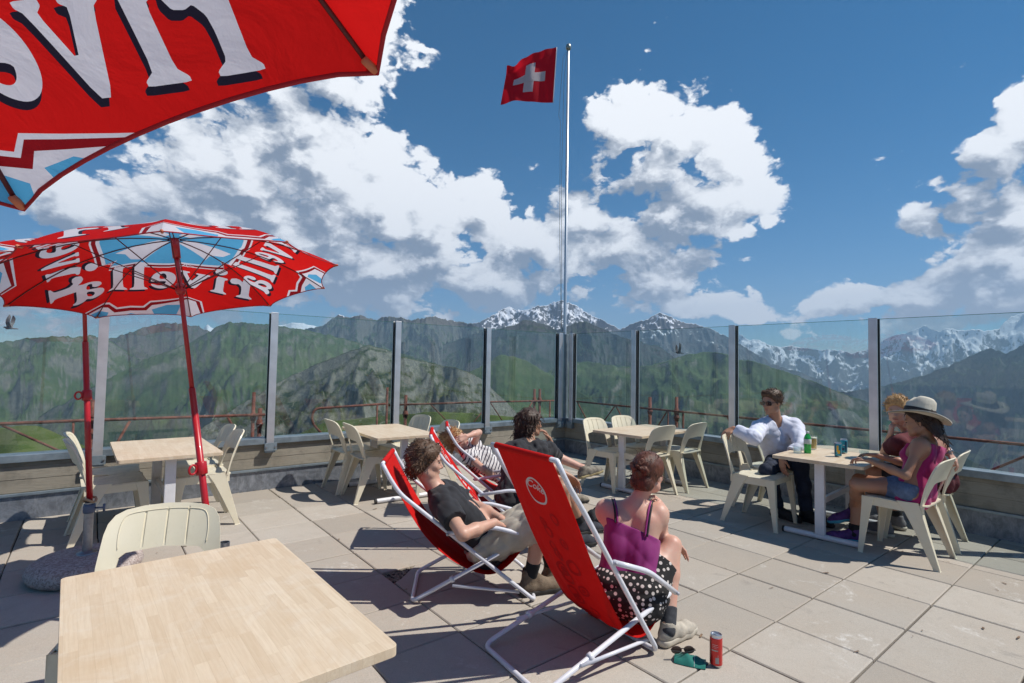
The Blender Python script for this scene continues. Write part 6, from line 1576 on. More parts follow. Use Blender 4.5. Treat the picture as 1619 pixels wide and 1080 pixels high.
def A3(*v): return np.array(v, float)
skin_l = skin_mat('skin_light', (0.56, 0.33, 0.24)); skin_t = skin_mat('skin_tanned', (0.40, 0.215, 0.135)); skin_f = skin_mat('skin_fair', (0.60, 0.36, 0.27), (0.55, 0.16, 0.11)); skin_o = skin_mat('skin_olive', (0.36, 0.19, 0.12))
m_bt = mat('black_cotton', (0.017, 0.017, 0.021), 0.9, sheen=0.08, var=0.15); m_beige = mat('beige_cotton', (0.46, 0.41, 0.33), 0.9, var=0.16, vscale=12)
m_sock = mat('black_sock', (0.012, 0.012, 0.014), 0.95); m_gsock = mat('grey_sock', (0.05, 0.052, 0.06), 0.95, var=0.4, vscale=40)
m_boot = mat('brown_suede', (0.17, 0.125, 0.085), 0.9, var=0.3, vscale=25, bump=0.4, bscale=90); m_dsole = mat('dark_rubber', (0.03, 0.028, 0.026), 0.8)
m_lace = mat('lace', (0.07, 0.06, 0.05), 0.9); m_sneak = mat('beige_sneaker', (0.42, 0.375, 0.31), 0.85, var=0.2, vscale=22, bump=0.3, bscale=80); m_lsole = mat('pale_sole', (0.50, 0.45, 0.37), 0.7)
h_brown = hair_mat('hair_brown', (0.030, 0.015, 0.009), (0.115, 0.062, 0.034)); h_dark = hair_mat('hair_dark', (0.014, 0.008, 0.006), (0.065, 0.034, 0.022)); h_blond = hair_mat('hair_blond', (0.20, 0.105, 0.045), (0.46, 0.28, 0.13)); h_red = hair_mat('hair_auburn', (0.022, 0.009, 0.008), (0.135, 0.045, 0.024)); h_straw = hair_mat('hair_straw', (0.26, 0.15, 0.065), (0.52, 0.34, 0.17)); h_black = hair_mat('hair_black', (0.008, 0.005, 0.005), (0.040, 0.020, 0.015)); h_choc = hair_mat('hair_chocolate', (0.028, 0.014, 0.009), (0.10, 0.055, 0.032))

def hair(t, o, hd, ax, m, grow=0.012, seed=1, n=160, L=0.05, r=0.004, curl=0.0, front=0.045, low=-0.07, extra=(), s=1.0, amp=0.006, sc=2.2, bias=(0, -0.2, -0.4), lift=0.25):
    f, u, sd = ax['f'], ax['u'], ax['sd']; R = np.stack([sd, f, u], 1); H = lambda a, b, d_: hd + (sd * a + f * b + u * d_) * s
    F = Field(); F.ell(H(0, -0.020, 0.036), R, (np.array([0.078, 0.096, 0.088]) + grow) * s, 0.02)
    for e in extra: F.cone(H(*e[0]), H(*e[1]), e[2] * s, e[3] * s, e[4] if len(e) > 4 else 0.02)
    cuts = [(H(0, front, 0.045), nv(f * 0.80 - u * 0.60))]
    V, Fc = F.mesh(0.0055, folds(amp, seed, sc), cuts, org=o)
    hm = np_mesh('hair', V, Fc, m, t)
    rnd = np.random.default_rng(seed); vs = V + o
    nn_ = nv(f * 0.80 - u * 0.60)
    ok = ((vs - H(0, front - 0.012, 0.045)) @ nn_ < 0)
    cand = vs[ok]
    pick = cand[rnd.integers(0, len(cand), n)]
    c0_ = H(0, -0.02, 0.02); pd = []
    for p in pick:
        out_ = nv(p - c0_); d = nv(out_ * lift + (sd * bias[0] + f * bias[1] + u * bias[2]) + rnd.normal(size=3) * 0.35)
        pd.append((p - out_ * 0.004 - o, d))
    mb = MB(); strands(mb, rnd, pd, L, r, curl); mb.build('hair_locks', m, hm, smooth=True)
    return hm

# ---- man in the black t-shirt
t, o, J, ax = person('man in a black t-shirt and beige shorts lying back in the red deckchair', JN['P1'], (0.86, -0.44, -0.10), (-0.20, 0.12, 1.0), skin_l,
    hands={'R': ((0.72, 0.42, -0.28), (0.1, 0.25, -0.95), 0.35, 0.4), 'L': ((0.15, -0.90, -0.15), (-0.3, 0, -0.9), 0.4, 0.4)}, facing=A3(0.6, -0.3, 0.7), belly=1)
garment(t, o, 't_shirt', m_bt, torso_prims(J, ax, 0.013, 0.02) + sleeve_prims(J, 'R', 0.60, 0.016) + sleeve_prims(J, 'L', 0.60, 0.016), folds(0.013, 11), subs=neck_hole(J, ax))
garment(t, o, 'shorts', m_beige, [(J['hipL'] + ax['sp'] * 0.04, J['hipR'] + ax['sp'] * 0.04, 0.122, 0.122, dict(k=0.04, cap=[(J['pelvis'] + ax['sp'] * 0.07, ax['sp'])]))] + leg_prims(J, 'R', 0.90, 0.020) + leg_prims(J, 'L', 0.90, 0.020), folds(0.016, 12))
for S, td in (('R', (0.93, -0.30)), ('L', (0.90, -0.42))):
    sock(t, o, J, S, m_sock, 0.12); shoe(t, J['an' + S], td, 1.05, m_boot, m_dsole, m_lace, high=True, o=o)
face_parts(t, o, J['head'], (0.86, -0.44, -0.10), (-0.20, 0.12, 1.0), hairm=h_brown)
hair(t, o, J['head'], ax, h_brown, 0.016, 21, 420, 0.030, 0.0042, 0.007, front=0.060, extra=[((0.05, -0.06, -0.02), (-0.05, -0.06, -0.02), 0.05, 0.05), ((0.03, -0.075, -0.055), (-0.03, -0.075, -0.055), 0.040, 0.040), ((0.0, 0.045, 0.088), (0, -0.02, 0.095), 0.03, 0.035)], amp=0.009, sc=1.9, bias=(0, -0.2, -0.4), lift=0.35)
# ---- girl in the striped shirt
def _stripe(T, b, ob):
    x_, y_, z_ = T.xyz(T.vec('ADD', ob, T.vec('SCALE', T.noise(ob, 8.0, 3, 0.5, out=1), c=0.03)))
    q_ = T.math('ADD', T.math('MULTIPLY', x_, 0.84), T.math('MULTIPLY', T.math('ADD', T.math('MULTIPLY', y_, -0.45), T.math('MULTIPLY', z_, -0.45)), 0.9))
    st = T.math('FRACT', T.math('MULTIPLY', q_, 1 / 0.032)); c = T.mix(T.rng(T.math('ABSOLUTE', T.math('SUBTRACT', st, 0.5)), 0.14, 0.17), (0.022, 0.018, 0.045), (0.62, 0.60, 0.60)); T.put(b.inputs['Base Color'], c)
m_strp = mat('striped_cotton', (0.6, 0.6, 0.6), 0.9, fn=_stripe); m_denim = mat('blue_denim', (0.10, 0.15, 0.25), 0.9, var=0.25, vscale=30, bump=0.2, bscale=200)
t, o, J, ax = person('girl with blond hair and a striped shirt lying with one arm behind her head', JN['P2'], (0.72, -0.62, 0.25), (-0.45, 0.28, 0.85), skin_f, fem=True,
    hands={'L': ((-0.8, 0.1, -0.2), (0.3, 0.7, -0.4), 0.5), 'R': ((0.7, 0.5, -0.3), (0.2, 0.2, -0.9), 0.3)}, facing=A3(0.5, -0.3, 0.8))
garment(t, o, 'striped_shirt', m_strp, torso_prims(J, ax, 0.016, 0.03, True) + sleeve_prims(J, 'R', 0.4, 0.016, True) + sleeve_prims(J, 'L', 0.35, 0.018, True), folds(0.013, 31), subs=neck_hole(J, ax, 0.066, 0.01))
garment(t, o, 'shorts', m_denim, [(J['hipL'], J['hipR'], 0.112, 0.112, dict(k=0.04))] + leg_prims(J, 'R', 0.45, 0.012, True) + leg_prims(J, 'L', 0.45, 0.012, True), folds(0.004, 32))
m_tsneak = mat('brown_grey_sneaker', (0.20, 0.175, 0.14), 0.9, var=0.4, vscale=25)
shoe(t, J['anL'], (0.90, -0.20, 0.15), 0.95, m_tsneak, mat('ochre_sole', (0.36, 0.29, 0.15), 0.8), m_lsole, o=o, flat=False); shoe(t, J['anR'], (0.9, -0.3), 0.95, m_tsneak, m_dsole, m_lsole, o=o)
face_parts(t, o, J['head'], (0.72, -0.62, 0.25), (-0.45, 0.28, 0.85), 0.95, hairm=h_blond)
hair(t, o, J['head'], ax, h_blond, 0.014, 33, 260, 0.07, 0.0035, 0.006, s=0.95, extra=[((0, -0.09, 0.06), (0, -0.13, 0.085), 0.04, 0.03), ((0.03, -0.06, -0.06), (-0.04, -0.05, -0.11), 0.03, 0.02)], amp=0.006, bias=(0, -0.3, -0.2), lift=0.4, front=0.05)
# ---- person with dark curls
t, o, J, ax = person('dark curly haired person in a black t-shirt sitting forward with chin on hand', JN['P3'], (0.93, -0.20, -0.02), (0.0, 0.0, 1.0), skin_t,
    hands={'R': ((0.55, -0.35, -0.75), (-0.5, -0.2, -0.3), 0.45), 'L': ((-0.45, 0.05, 0.65), (-0.6, 0.3, -0.3), 0.75)}, facing=A3(0.85, -0.5, 0.1))
garment(t, o, 't_shirt', m_bt, torso_prims(J, ax, 0.020, 0.08) + sleeve_prims(J, 'R', 0.72, 0.022) + sleeve_prims(J, 'L', 0.62, 0.022), folds(0.015, 41), subs=neck_hole(J, ax))
m_dk = mat('charcoal_cotton', (0.03, 0.032, 0.042), 0.9, var=0.3, vscale=25)
garment(t, o, 'shorts', m_dk, [(J['hipL'], J['hipR'], 0.118, 0.118, dict(k=0.04))] + leg_prims(J, 'R', 0.72, 0.018) + leg_prims(J, 'L', 0.72, 0.018), folds(0.006, 42))
for S, td in (('R', (0.9, -0.35)), ('L', (0.95, -0.2))):
    sock(t, o, J, S, m_sock, 0.08); shoe(t, J['an' + S], td, 1.0, m_dk, m_dsole, m_lace, o=o)
face_parts(t, o, J['head'], (0.93, -0.20, -0.02), (0, 0, 1), hairm=h_dark)
hair(t, o, J['head'], ax, h_dark, 0.020, 43, 640, 0.060, 0.0046, 0.010, front=0.050, extra=[((0.060, -0.045, -0.02), (0.068, -0.05, -0.14), 0.050, 0.045), ((-0.060, -0.045, -0.02), (-0.068, -0.045, -0.14), 0.050, 0.045), ((0, -0.085, 0), (0, -0.085, -0.16), 0.055, 0.055)], amp=0.010, sc=1.7, bias=(0, -0.1, -0.9), lift=0.25)
# ---- woman in purple
def _dots(T, b, ob):
    v = T.node('ShaderNodeTexVoronoi'); T.put(v.inputs['Vector'], ob); T.put(v.inputs['Scale'], 38.0); T.put(v.inputs['Randomness'], 0.22)
    c = T.mix(T.rng(v.outputs['Distance'], 0.33, 0.37), (0.60, 0.54, 0.50), (0.012, 0.011, 0.012)); T.put(b.inputs['Base Color'], c)
m_dots = mat('polka_dot_cotton', (0.02, 0.02, 0.02), 0.9, fn=_dots); m_purple = mat('purple_jersey', (0.215, 0.006, 0.130), 0.75, sheen=0.15, var=0.12, vscale=10)
t, o, J, ax = person('woman in a purple strap top and braided bun sitting with her back to us', JN['P4'], (0.96, 0.10, -0.14), (0.05, 0.0, 1.0), skin_f, fem=True,
    hands={'R': ((-0.25, 0.10, 0.75), (-0.6, 0.5, -0.2), 0.85, 0.9), 'L': ((0.60, -0.50, -0.45), (-0.2, -0.3, -0.8), 0.40)}, facing=A3(0.9, 0.3, 0.1))
top_p = J['pelvis'] + (J['neck'] - J['pelvis']) * 0.70
garment(t, o, 'strap_top', m_purple, torso_prims(J, ax, 0.006, 0.0, True, top=0.0), folds(0.007, 51), [(top_p, nv(ax['sp'] - ax['sh'] * 0.28)), (J['pelvis'] + ax['sp'] * 0.055, -ax['sp'])])
for sg, S, mm, w_, nm in ((1, 'L', m_purple, 0.006, 'strap'), (-1, 'R', m_purple, 0.006, 'strap'), (1, 'L', m_bt, 0.005, 'bra_strap'), (-1, 'R', m_bt, 0.0055, 'bra_strap')):
    off = ax['sh'] * (0.012 * sg if nm == 'bra_strap' else 0); sj = J['sh' + S]
    bk = -ax['fw']; a0 = top_p + ax['sh'] * sg * 0.075 + bk * 0.092 - ax['sp'] * (0.045 if sg < 0 else -0.015) + off; a1 = J['pelvis'] + (J['neck'] - J['pelvis']) * 0.88 + ax['sh'] * sg * 0.085 + bk * 0.072 + off
    a2 = sj - ax['sh'] * sg * 0.045 + ax['sp'] * 0.058 + bk * 0.012 + off; a3 = a2 + ax['fw'] * 0.055 - ax['sp'] * 0.018; a4 = top_p + ax['sh'] * sg * 0.07 + ax['fw'] * 0.085
    mb = MB(); mb.tube(catmull([Vector(q - o) for q in (a0, a1, a2, a3, a4)], 7), w_, 6); mb.build(nm, mm, t, smooth=True)
garment(t, o, 'skirt', m_dots, [(J['hipL'] + ax['sp'] * 0.02, J['hipR'] + ax['sp'] * 0.02, 0.112, 0.112, dict(k=0.05, cap=[(J['pelvis'] + ax['sp'] * 0.085, ax['sp'])])), (J['hipL'] - ax['sp'] * 0.03 - ax['fw'] * 0.01, J['hipR'] - ax['sp'] * 0.03 - ax['fw'] * 0.01, 0.112, 0.112, dict(k=0.05))] + leg_prims(J, 'R', 0.62, 0.014, True) + leg_prims(J, 'L', 0.62, 0.014, True), folds(0.009, 52))
for S, td in (('R', (0.98, -0.05)), ('L', (0.9, 0.3))):
    sock(t, o, J, S, m_gsock, 0.085, 0.92); shoe(t, J['an' + S], td, 0.93, m_sneak, m_lsole, m_lace, o=o, sole_th=0.034)
face_parts(t, o, J['head'], (0.96, 0.10, -0.14), (0.05, 0, 1), 0.95, hairm=h_red)
hm_ = hair(t, o, J['head'], ax, h_red, 0.010, 53, 120, 0.035, 0.0022, 0.003, s=0.97, amp=0.003, sc=2.2, bias=(0, -0.6, 0.2), lift=0.1, front=0.045, extra=[((0.03, -0.07, -0.05), (-0.03, -0.07, -0.05), 0.045, 0.045)])
f_, u_, s_ = ax['f'], ax['u'], ax['sd']; bc = J['head'] - f_ * 0.095 + u_ * 0.030
mb = MB()
for k in range(3):
    pp = []
    for i in range(40):
        a = 2 * math.pi * i / 39 * 1.9 + k * 2.1; rr_ = 0.046 - 0.030 * i / 39; wob = 0.010 * math.sin(i * 1.25 + k * 2.1)
        pp.append(Vector(bc + s_ * (rr_ + wob) * math.cos(a) + u_ * (rr_ + wob) * math.sin(a) - f_ * (0.004 + 0.022 * i / 39 + 0.009 * math.cos(i * 1.25 + k * 2.1)) - o))
    mb.tube(pp, [0.0135 - 0.004 * i / 39 for i in range(40)], 7)
mb.build('braided_bun', h_red, hm_, smooth=True)
# ---- man in the white shirt
m_wsh = mat('white_cotton_shirt', (0.64, 0.66, 0.77), 0.85, var=0.05); m_jean = mat('dark_jeans', (0.014, 0.022, 0.045), 0.9, var=0.45, vscale=14, bump=0.3, bscale=120)
t, o, J, ax = person('man in white shirt, jeans and sunglasses with a hand on the empty chair', JN['P5'], (-0.95, 0.20, -0.16), (0, 0, 1), skin_t,
    hands={'R': ((-0.45, 0.15, -0.25), (0.1, 0.2, -0.95), 0.55, 0.5), 'L': ((-0.35, -0.25, -0.75), (0.5, -0.3, -0.1), 0.30)}, facing=A3(-0.25, -0.95, 0.1))
garment(t, o, 'shirt', m_wsh, torso_prims(J, ax, 0.024, 0.03) + sleeve_prims(J, 'R', 1, 0.024, fore=0.80) + sleeve_prims(J, 'L', 1, 0.024, fore=0.50), folds(0.009, 61), subs=neck_hole(J, ax, 0.060, 0.0, 0.13))
nk = J['neck']; fwv, shv, spv = ax['fw'], ax['sh'], ax['sp']
mb = MB()
for sg in (1, -1):
    ring = [nk + shv * sg * 0.060 * math.sin(a) - fwv * 0.058 * math.cos(a) + spv * (0.012 - 0.035 * (a / 2.6)) for a in np.linspace(0, 2.5, 12)]
    rows = [[Vector(q + spv * 0.030 - o) for q in ring], [Vector(q + (q - nk) * 0.16 - spv * 0.008 - o) for q in ring]]
    mb.grid(rows); rows2 = [[Vector(q + spv * 0.030 - (q - nk) * 0.03 - o) for q in ring], [Vector(q - (q - nk) * 0.02 - spv * 0.01 - o) for q in ring]]; mb.grid(rows2)
mb.build('collar', m_wsh, t, smooth=True)
pk = nk - spv * 0.155 + shv * 0.085 + fwv * 0.138
mb = MB(); mb.tube([Vector(pk - shv * 0.045 + spv * 0.004 - o), Vector(pk + fwv * 0.004 - o), Vector(pk + shv * 0.045 - fwv * 0.012 - o)], 0.0035, 6); mb.build('pocket_trim', m_jean, t)
garment(t, o, 'jeans', m_jean, [(J['hipL'], J['hipR'], 0.114, 0.114, dict(k=0.04, cap=[(J['pelvis'] + ax['sp'] * 0.05, ax['sp'])]))] + leg_prims(J, 'R', 1, 0.012, shin=0.97) + leg_prims(J, 'L', 1, 0.012, shin=0.97), folds(0.013, 62))
m_bsh = mat('black_trainer', (0.014, 0.014, 0.015), 0.7); m_green = mat('neon_green', (0.35, 0.62, 0.03), 0.6)
for S, td in (('R', (-0.2, -0.98)), ('L', (-0.10, -0.99))): shoe(t, J['an' + S], td, 1.02, m_bsh, m_bsh, m_green, o=o)
face_parts(t, o, J['head'], (-0.95, 0.20, -0.16), (0, 0, 1), hairm=h_choc, eyes=False)
f_, u_, s_ = ax['f'], ax['u'], ax['sd']; hd = J['head']; m_lens = mat('dark_lens', (0.008, 0.008, 0.01), 0.08, coat=0.6)
gl = MB()
for sg in (1, -1):
    c_ = hd + s_ * sg * 0.034 + f_ * 0.094 + u_ * 0.004; pts = rrect(-0.030, -0.020, 0.030, 0.018, 0.013, 4)
    plate(gl, pts, (), lambda a, b_, tt, c_=c_, sg=sg: Vector(c_ + s_ * a + u_ * b_ + f_ * (tt - 0.30 * (a * sg + 0.03) ** 2 * 6) - o), 0.005, 0.02)
    gl.tube([Vector(c_ + s_ * sg * 0.030 + u_ * 0.010 - f_ * 0.006 - o), Vector(hd + s_ * sg * 0.078 + f_ * 0.05 + u_ * 0.008 - o), Vector(hd + s_ * sg * 0.080 - f_ * 0.012 + u_ * 0.004 - o)], 0.0032, 6)
gl.tube([Vector(hd + s_ * 0.008 + f_ * 0.096 + u_ * 0.008 - o), Vector(hd - s_ * 0.008 + f_ * 0.096 + u_ * 0.008 - o)], 0.003, 6)
gl.build('sunglasses', m_lens, t, auto=40)
hair(t, o, J['head'], ax, h_choc, 0.010, 63, 300, 0.028, 0.0035, 0.002, front=0.058, amp=0.004, extra=[((0.03, 0.055, 0.098), (-0.03, 0.055, 0.098), 0.028, 0.028)], bias=(0, 0.25, 0.35), lift=0.6)
# ---- blond man
m_mar = mat('maroon_shirt', (0.11, 0.018, 0.024), 0.9, var=0.2)
t, o, J, ax = person('blond man with his hand at his mouth, beside the woman in the hat', JN['P6'], (-0.93, -0.02, -0.16), (0, 0, 1), skin_l, s=0.92,
    hands={'L': ((-0.10, -0.12, 0.85), (0.35, -0.55, 0.1), 0.95, 0.8), 'R': ((0.05, -0.45, -0.55), (0, 0.8, -0.5), 0.6)}, facing=A3(-0.3, 0.95, 0.1))
garment(t, o, 't_shirt', m_mar, torso_prims(J, ax, 0.002, 0.03) + sleeve_prims(J, 'R', 0.6, 0.018) + sleeve_prims(J, 'L', 0.45, 0.018), folds(0.009, 71), subs=neck_hole(J, ax))
garment(t, o, 'shorts', m_dk, [(J['hipL'], J['hipR'], 0.112, 0.112, dict(k=0.04))] + leg_prims(J, 'R', 0.8, 0.016) + leg_prims(J, 'L', 0.8, 0.016), folds(0.005, 72))
m_gsn = mat('grey_trainer', (0.16, 0.155, 0.165), 0.85, var=0.25, vscale=20)
for S in ('R', 'L'): sock(t, o, J, S, m_sock, 0.05); shoe(t, J['an' + S], (0.05, 1.0), 1.02, m_gsn, m_lsole, m_lsole, o=o)
face_parts(t, o, J['head'], (-0.93, -0.02, -0.16), (0, 0, 1), hairm=h_straw)
w_ = J['wrR']; d_ = nv(A3(0.05, -0.45, -0.55)); mb = MB(); a_ = nv(np.cross(d_, A3(0, 0, 1))); b2 = np.cross(d_, a_)
mb.tube([Vector(w_ + (a_ * math.cos(q) + b2 * math.sin(q)) * 0.031 - o) for q in np.linspace(0, 2 * math.pi, 17)[:-1]], 0.006, 8, closed=True); mb.lathe([(0, -0.004), (0.018, -0.004), (0.019, 0.004), (0, 0.005)], Vector(w_ + b2 * -0.034 - o), 14, tuple(-b2)); mb.build('wristwatch', mat('watch_steel', (0.25, 0.25, 0.27), 0.3, 0.9), t, smooth=True)
hair(t, o, J['head'], ax, h_straw, 0.010, 73, 340, 0.030, 0.0034, 0.002, front=0.060, amp=0.004, extra=[((0.03, 0.05, 0.100), (-0.03, 0.05, 0.100), 0.026, 0.026)], bias=(0, 0.35, 0.35), lift=0.6)
# ---- woman in the hat
m_mag = mat('magenta_jersey', (0.40, 0.012, 0.125), 0.8, sheen=0.15, var=0.1, vscale=10)
t, o, J, ax = person('woman in a straw hat, magenta tank top and denim shorts with crossed legs', JN['P7'], (-0.22, 0.95, -0.22), (0.16, -0.10, 1.0), skin_o, fem=True,
    hands={'L': ((-0.20, 0.85, 0.10), (-0.1, 0.1, -0.9), 0.75), 'R': ((-0.25, 0.85, 0.05), (0, 0, -1), 0.6)}, facing=A3(-0.1, 0.98, 0.1))
garment(t, o, 'tank_top', m_mag, torso_prims(J, ax, 0.011, 0.02, True), folds(0.009, 81), [(J['neck'] - ax['sp'] * 0.05, nv(ax['sp'] + ax['fw'] * 0.25)), (J['shL'] - ax['sh'] * 0.035, nv(ax['sh'] + ax['sp'] * 0.25)), (J['shR'] + ax['sh'] * 0.035, nv(-ax['sh'] + ax['sp'] * 0.25))])
garment(t, o, 'denim_shorts', m_denim, [(J['hipL'] + ax['sp'] * 0.01, J['hipR'] + ax['sp'] * 0.01, 0.108, 0.108, dict(k=0.04, cap=[(J['pelvis'] + ax['sp'] * 0.05, ax['sp'])]))] + leg_prims(J, 'R', 0.36, 0.012, True) + leg_prims(J, 'L', 0.36, 0.012, True), folds(0.006, 82))
m_pur = mat('purple_trainer', (0.075, 0.022, 0.14), 0.7, var=0.3, vscale=30); m_turq = mat('turquoise_trim', (0.05, 0.30, 0.42), 0.6)
sock(t, o, J, 'L', m_sock, 0.05, 0.92); shoe(t, J['anL'], (-0.55, 0.85), 0.92, m_pur, m_turq, m_turq, o=o); sock(t, o, J, 'R', m_sock, 0.05, 0.92); shoe(t, J['anR'], (-0.55, 0.80, -0.25), 0.92, m_pur, m_turq, m_turq, o=o, flat=False)
face_parts(t, o, J['head'], (-0.22, 0.95, -0.22), (0.16, -0.1, 1.0), 0.95, hairm=h_black)
hair(t, o, J['head'], ax, h_black, 0.012, 83, 300, 0.045, 0.0040, 0.004, s=0.97, amp=0.004, extra=[((0.03, -0.075, -0.02), (0.045, -0.085, -0.20), 0.048, 0.036), ((-0.03, -0.075, -0.02), (-0.05, -0.10, -0.24), 0.048, 0.038), ((0, -0.085, -0.05), (0, -0.115, -0.26), 0.046, 0.030), ((-0.055, 0.0, -0.02), (-0.065, -0.02, -0.15), 0.028, 0.020)], bias=(0, -0.12, -1.0), lift=0.10, front=0.05)
m_straw = mat('white_straw', (0.62, 0.57, 0.47), 0.75, var=0.06, vscale=60, bump=0.5, bscale=260)
hu = nv(A3(0.24, -0.16, 1.0)); hf = nv(A3(-0.5, 0.84, 0) - hu * (A3(-0.5, 0.84, 0) @ hu)); hs = np.cross(hu, hf); hc_ = J['head'] + ax['u'] * 0.050 - ax['f'] * 0.010
def hat_pt(r_, a, z): return Vector(hc_ + hs * r_ * math.cos(a) + hf * r_ * 1.10 * math.sin(a) + hu * z - o)
mb = MB(); K = 48; rows = []
for (r_, z) in [(0.188, -0.006), (0.190, 0.0), (0.150, 0.004), (0.110, 0.002), (0.094, 0.006), (0.090, 0.030), (0.087, 0.085), (0.082, 0.116), (0.068, 0.132), (0.040, 0.128), (0.018, 0.116), (0.0005, 0.113)]:
    row = []
    for k in range(K + 1):
        a = 2 * math.pi * k / K; zz = z; rr_ = r_
        if r_ > 0.10: zz += 0.022 * math.cos(2 * a) * (r_ - 0.09) / 0.10 - 0.012 * math.sin(a) * (r_ - 0.09) / 0.1
        if z > 0.11: zz += 0.014 * abs(math.cos(a)) - 0.022 * math.exp(-((math.sin(a) - 0.9) ** 2) / 0.06) * (1 if 0.03 < r_ < 0.085 else 0); rr_ *= 1 - 0.10 * max(0, math.sin(a)) ** 4
        row.append(hat_pt(rr_, a, zz))
    rows.append(row)
mb.grid(rows); rows2 = [[p + Vector(hu) * -0.004 for p in rows[i]] for i in (0, 2, 3, 4)]; mb.grid(rows2, True)
ht = mb.build('straw_hat', m_straw, t, smooth=True)
mb = MB(); mb.grid([[hat_pt(0.0965, 2 * math.pi * k / K, 0.007) for k in range(K + 1)], [hat_pt(0.0945, 2 * math.pi * k / K, 0.024) for k in range(K + 1)], [hat_pt(0.0925, 2 * math.pi * k / K, 0.050) for k in range(K + 1)]]); mb.build('hat_band', m_bt, ht, smooth=True)

# ------------------------------------------------------------------ drinks on the table and things on the floor
TZ = 0.6805
def simple(name, label, cat, loc, rz=0.0, group=None): return thing(name, label, cat, loc, rz, group)
m_grn = mat('green_bottle_plastic', (0.03, 0.52, 0.10), 0.12, trans=0.55, spec=0.6); m_cap = mat('white_cap', (0.6, 0.62, 0.62), 0.4)
t = simple('bottle', 'green plastic bottle with a white label on the drinks table', 'bottle', (5.14, 2.08, TZ))
mb = MB(); mb.lathe([(0.0, 0.0), (0.026, 0.0), (0.030, 0.006), (0.030, 0.03), (0.0285, 0.045), (0.030, 0.06), (0.031, 0.12), (0.030, 0.135), (0.024, 0.155), (0.0155, 0.170), (0.0125, 0.178), (0.0125, 0.185), (0, 0.185)], n=28); mb.build('body', m_grn, t, smooth=True)
mb = MB(); mb.lathe([(0.0315, 0.085), (0.0318, 0.086), (0.0316, 0.128), (0.0310, 0.129)], n=28); mb.build('paper_label', mat('bottle_label', (0.50, 0.56, 0.54), 0.6), t, smooth=True)
mb = MB(); mb.lathe([(0.0135, 0.180), (0.0145, 0.182), (0.0145, 0.196), (0.012, 0.199), (0, 0.199)], n=20); mb.build('cap', m_cap, t, smooth=True, auto=40)
m_cg = glass_mat('drinking_glass', (0.93, 0.97, 0.97), 0.02); m_beer = mat('beer', (0.85, 0.46, 0.03), 0.15, trans=0.25); m_foam = mat('beer_foam', (0.8, 0.74, 0.6), 0.8)
t = simple('beer_glass', 'tall glass of golden beer behind the green bottle', 'glass', (5.417, 2.140, TZ))
mb = MB(); mb.lathe([(0.0, 0.002), (0.028, 0.002), (0.030, 0.006), (0.034, 0.132), (0.0325, 0.132), (0.0285, 0.012), (0, 0.012)], n=28); mb.build('glass_wall', m_cg, t, smooth=True)
mb = MB(); mb.lathe([(0.0, 0.013), (0.0278, 0.013), (0.0312, 0.105), (0, 0.105)], n=28); mb.build('beer', m_beer, t, smooth=True, auto=40)
mb = MB(); mb.lathe([(0.0312, 0.1055), (0.0318, 0.116), (0.02, 0.119), (0, 0.118)], n=28); mb.build('foam', m_foam, t, smooth=True)
def tumbler(label, x_, y_):
    t = simple('tumbler', label, 'glass', (x_, y_, TZ), 0, 'small empty tumblers')
    mb = MB(); mb.lathe([(0.0, 0.001), (0.030, 0.001), (0.032, 0.004), (0.038, 0.060), (0.0365, 0.060), (0.031, 0.009), (0, 0.008)], n=28); mb.build('glass_wall', m_cg, t, smooth=True)
    mb = MB(); mb.lathe([(0.0, 0.0085), (0.0308, 0.0085), (0.0318, 0.020), (0, 0.020)], n=24); mb.build('water', m_cg, t, smooth=True)
tumbler('small tumbler left of the green bottle', 5.05, 2.13)
tumbler('small tumbler near the hand of the woman in the hat', 5.36, 1.70)
m_steel = mat('can_aluminium', (0.62, 0.63, 0.65), 0.28, 0.95)
def can(name, label, loc, main, deco, h=0.145, r=0.029, group=None, art=None, rz=0.0):
    t = simple(name, label, 'can', loc, rz, group)
    mb = MB(); mb.lathe([(0.0, 0.006), (r * 0.72, 0.004), (r * 0.80, 0.0), (r * 0.84, 0.001), (r * 0.99, 0.011)], n=32); mb.build('can_bottom', m_steel, t, smooth=True, auto=50); mb = MB(); mb.lathe([(r * 0.99, h - 0.012), (r * 0.88, h - 0.002), (r * 0.90, h), (r * 0.84, h + 0.0005), (r * 0.80, h - 0.005), (0, h - 0.005)], n=32); mb.build('can_top', m_steel, t, smooth=True, auto=50)
    mb = MB(); mb.lathe([(r * 0.99, 0.011), (r, 0.014), (r, h - 0.017), (r * 0.99, h - 0.012)], n=40); bd = mb.build('printed_wall', main, t, smooth=True)
    mb = MB(); mb.box((0, 0.004, h - 0.0035), (0.009, 0.017, 0.0012)); mb.lathe([(0.003, 0), (0.006, 0.001)], (0, 0.010, h - 0.0035), 10); mb.build('pull_tab', m_steel, t)
    if deco:
        for (mm, prims_) in deco:
            mb = MB()
            for (a0, a1, z0, z1) in prims_:
                n_ = 10; mb.grid([[Vector(((r + 0.0006) * math.cos(a0 + (a1 - a0) * k / n_), (r + 0.0006) * math.sin(a0 + (a1 - a0) * k / n_), z)) for k in range(n_ + 1)] for z in (z0, z1)])
            mb.build('print', mm, bd, smooth=True)
    return t
m_redc = mat('red_can_paint', (0.55, 0.018, 0.016), 0.3, 0.3, coat=0.3); m_redd = mat('dark_red_print', (0.16, 0.01, 0.012), 0.35); m_gry = mat('grey_print', (0.32, 0.30, 0.31), 0.35, 0.4); m_wh = mat('white_print_c', (0.6, 0.58, 0.57), 0.4)
ca = math.atan2(-1.406, -2.427)
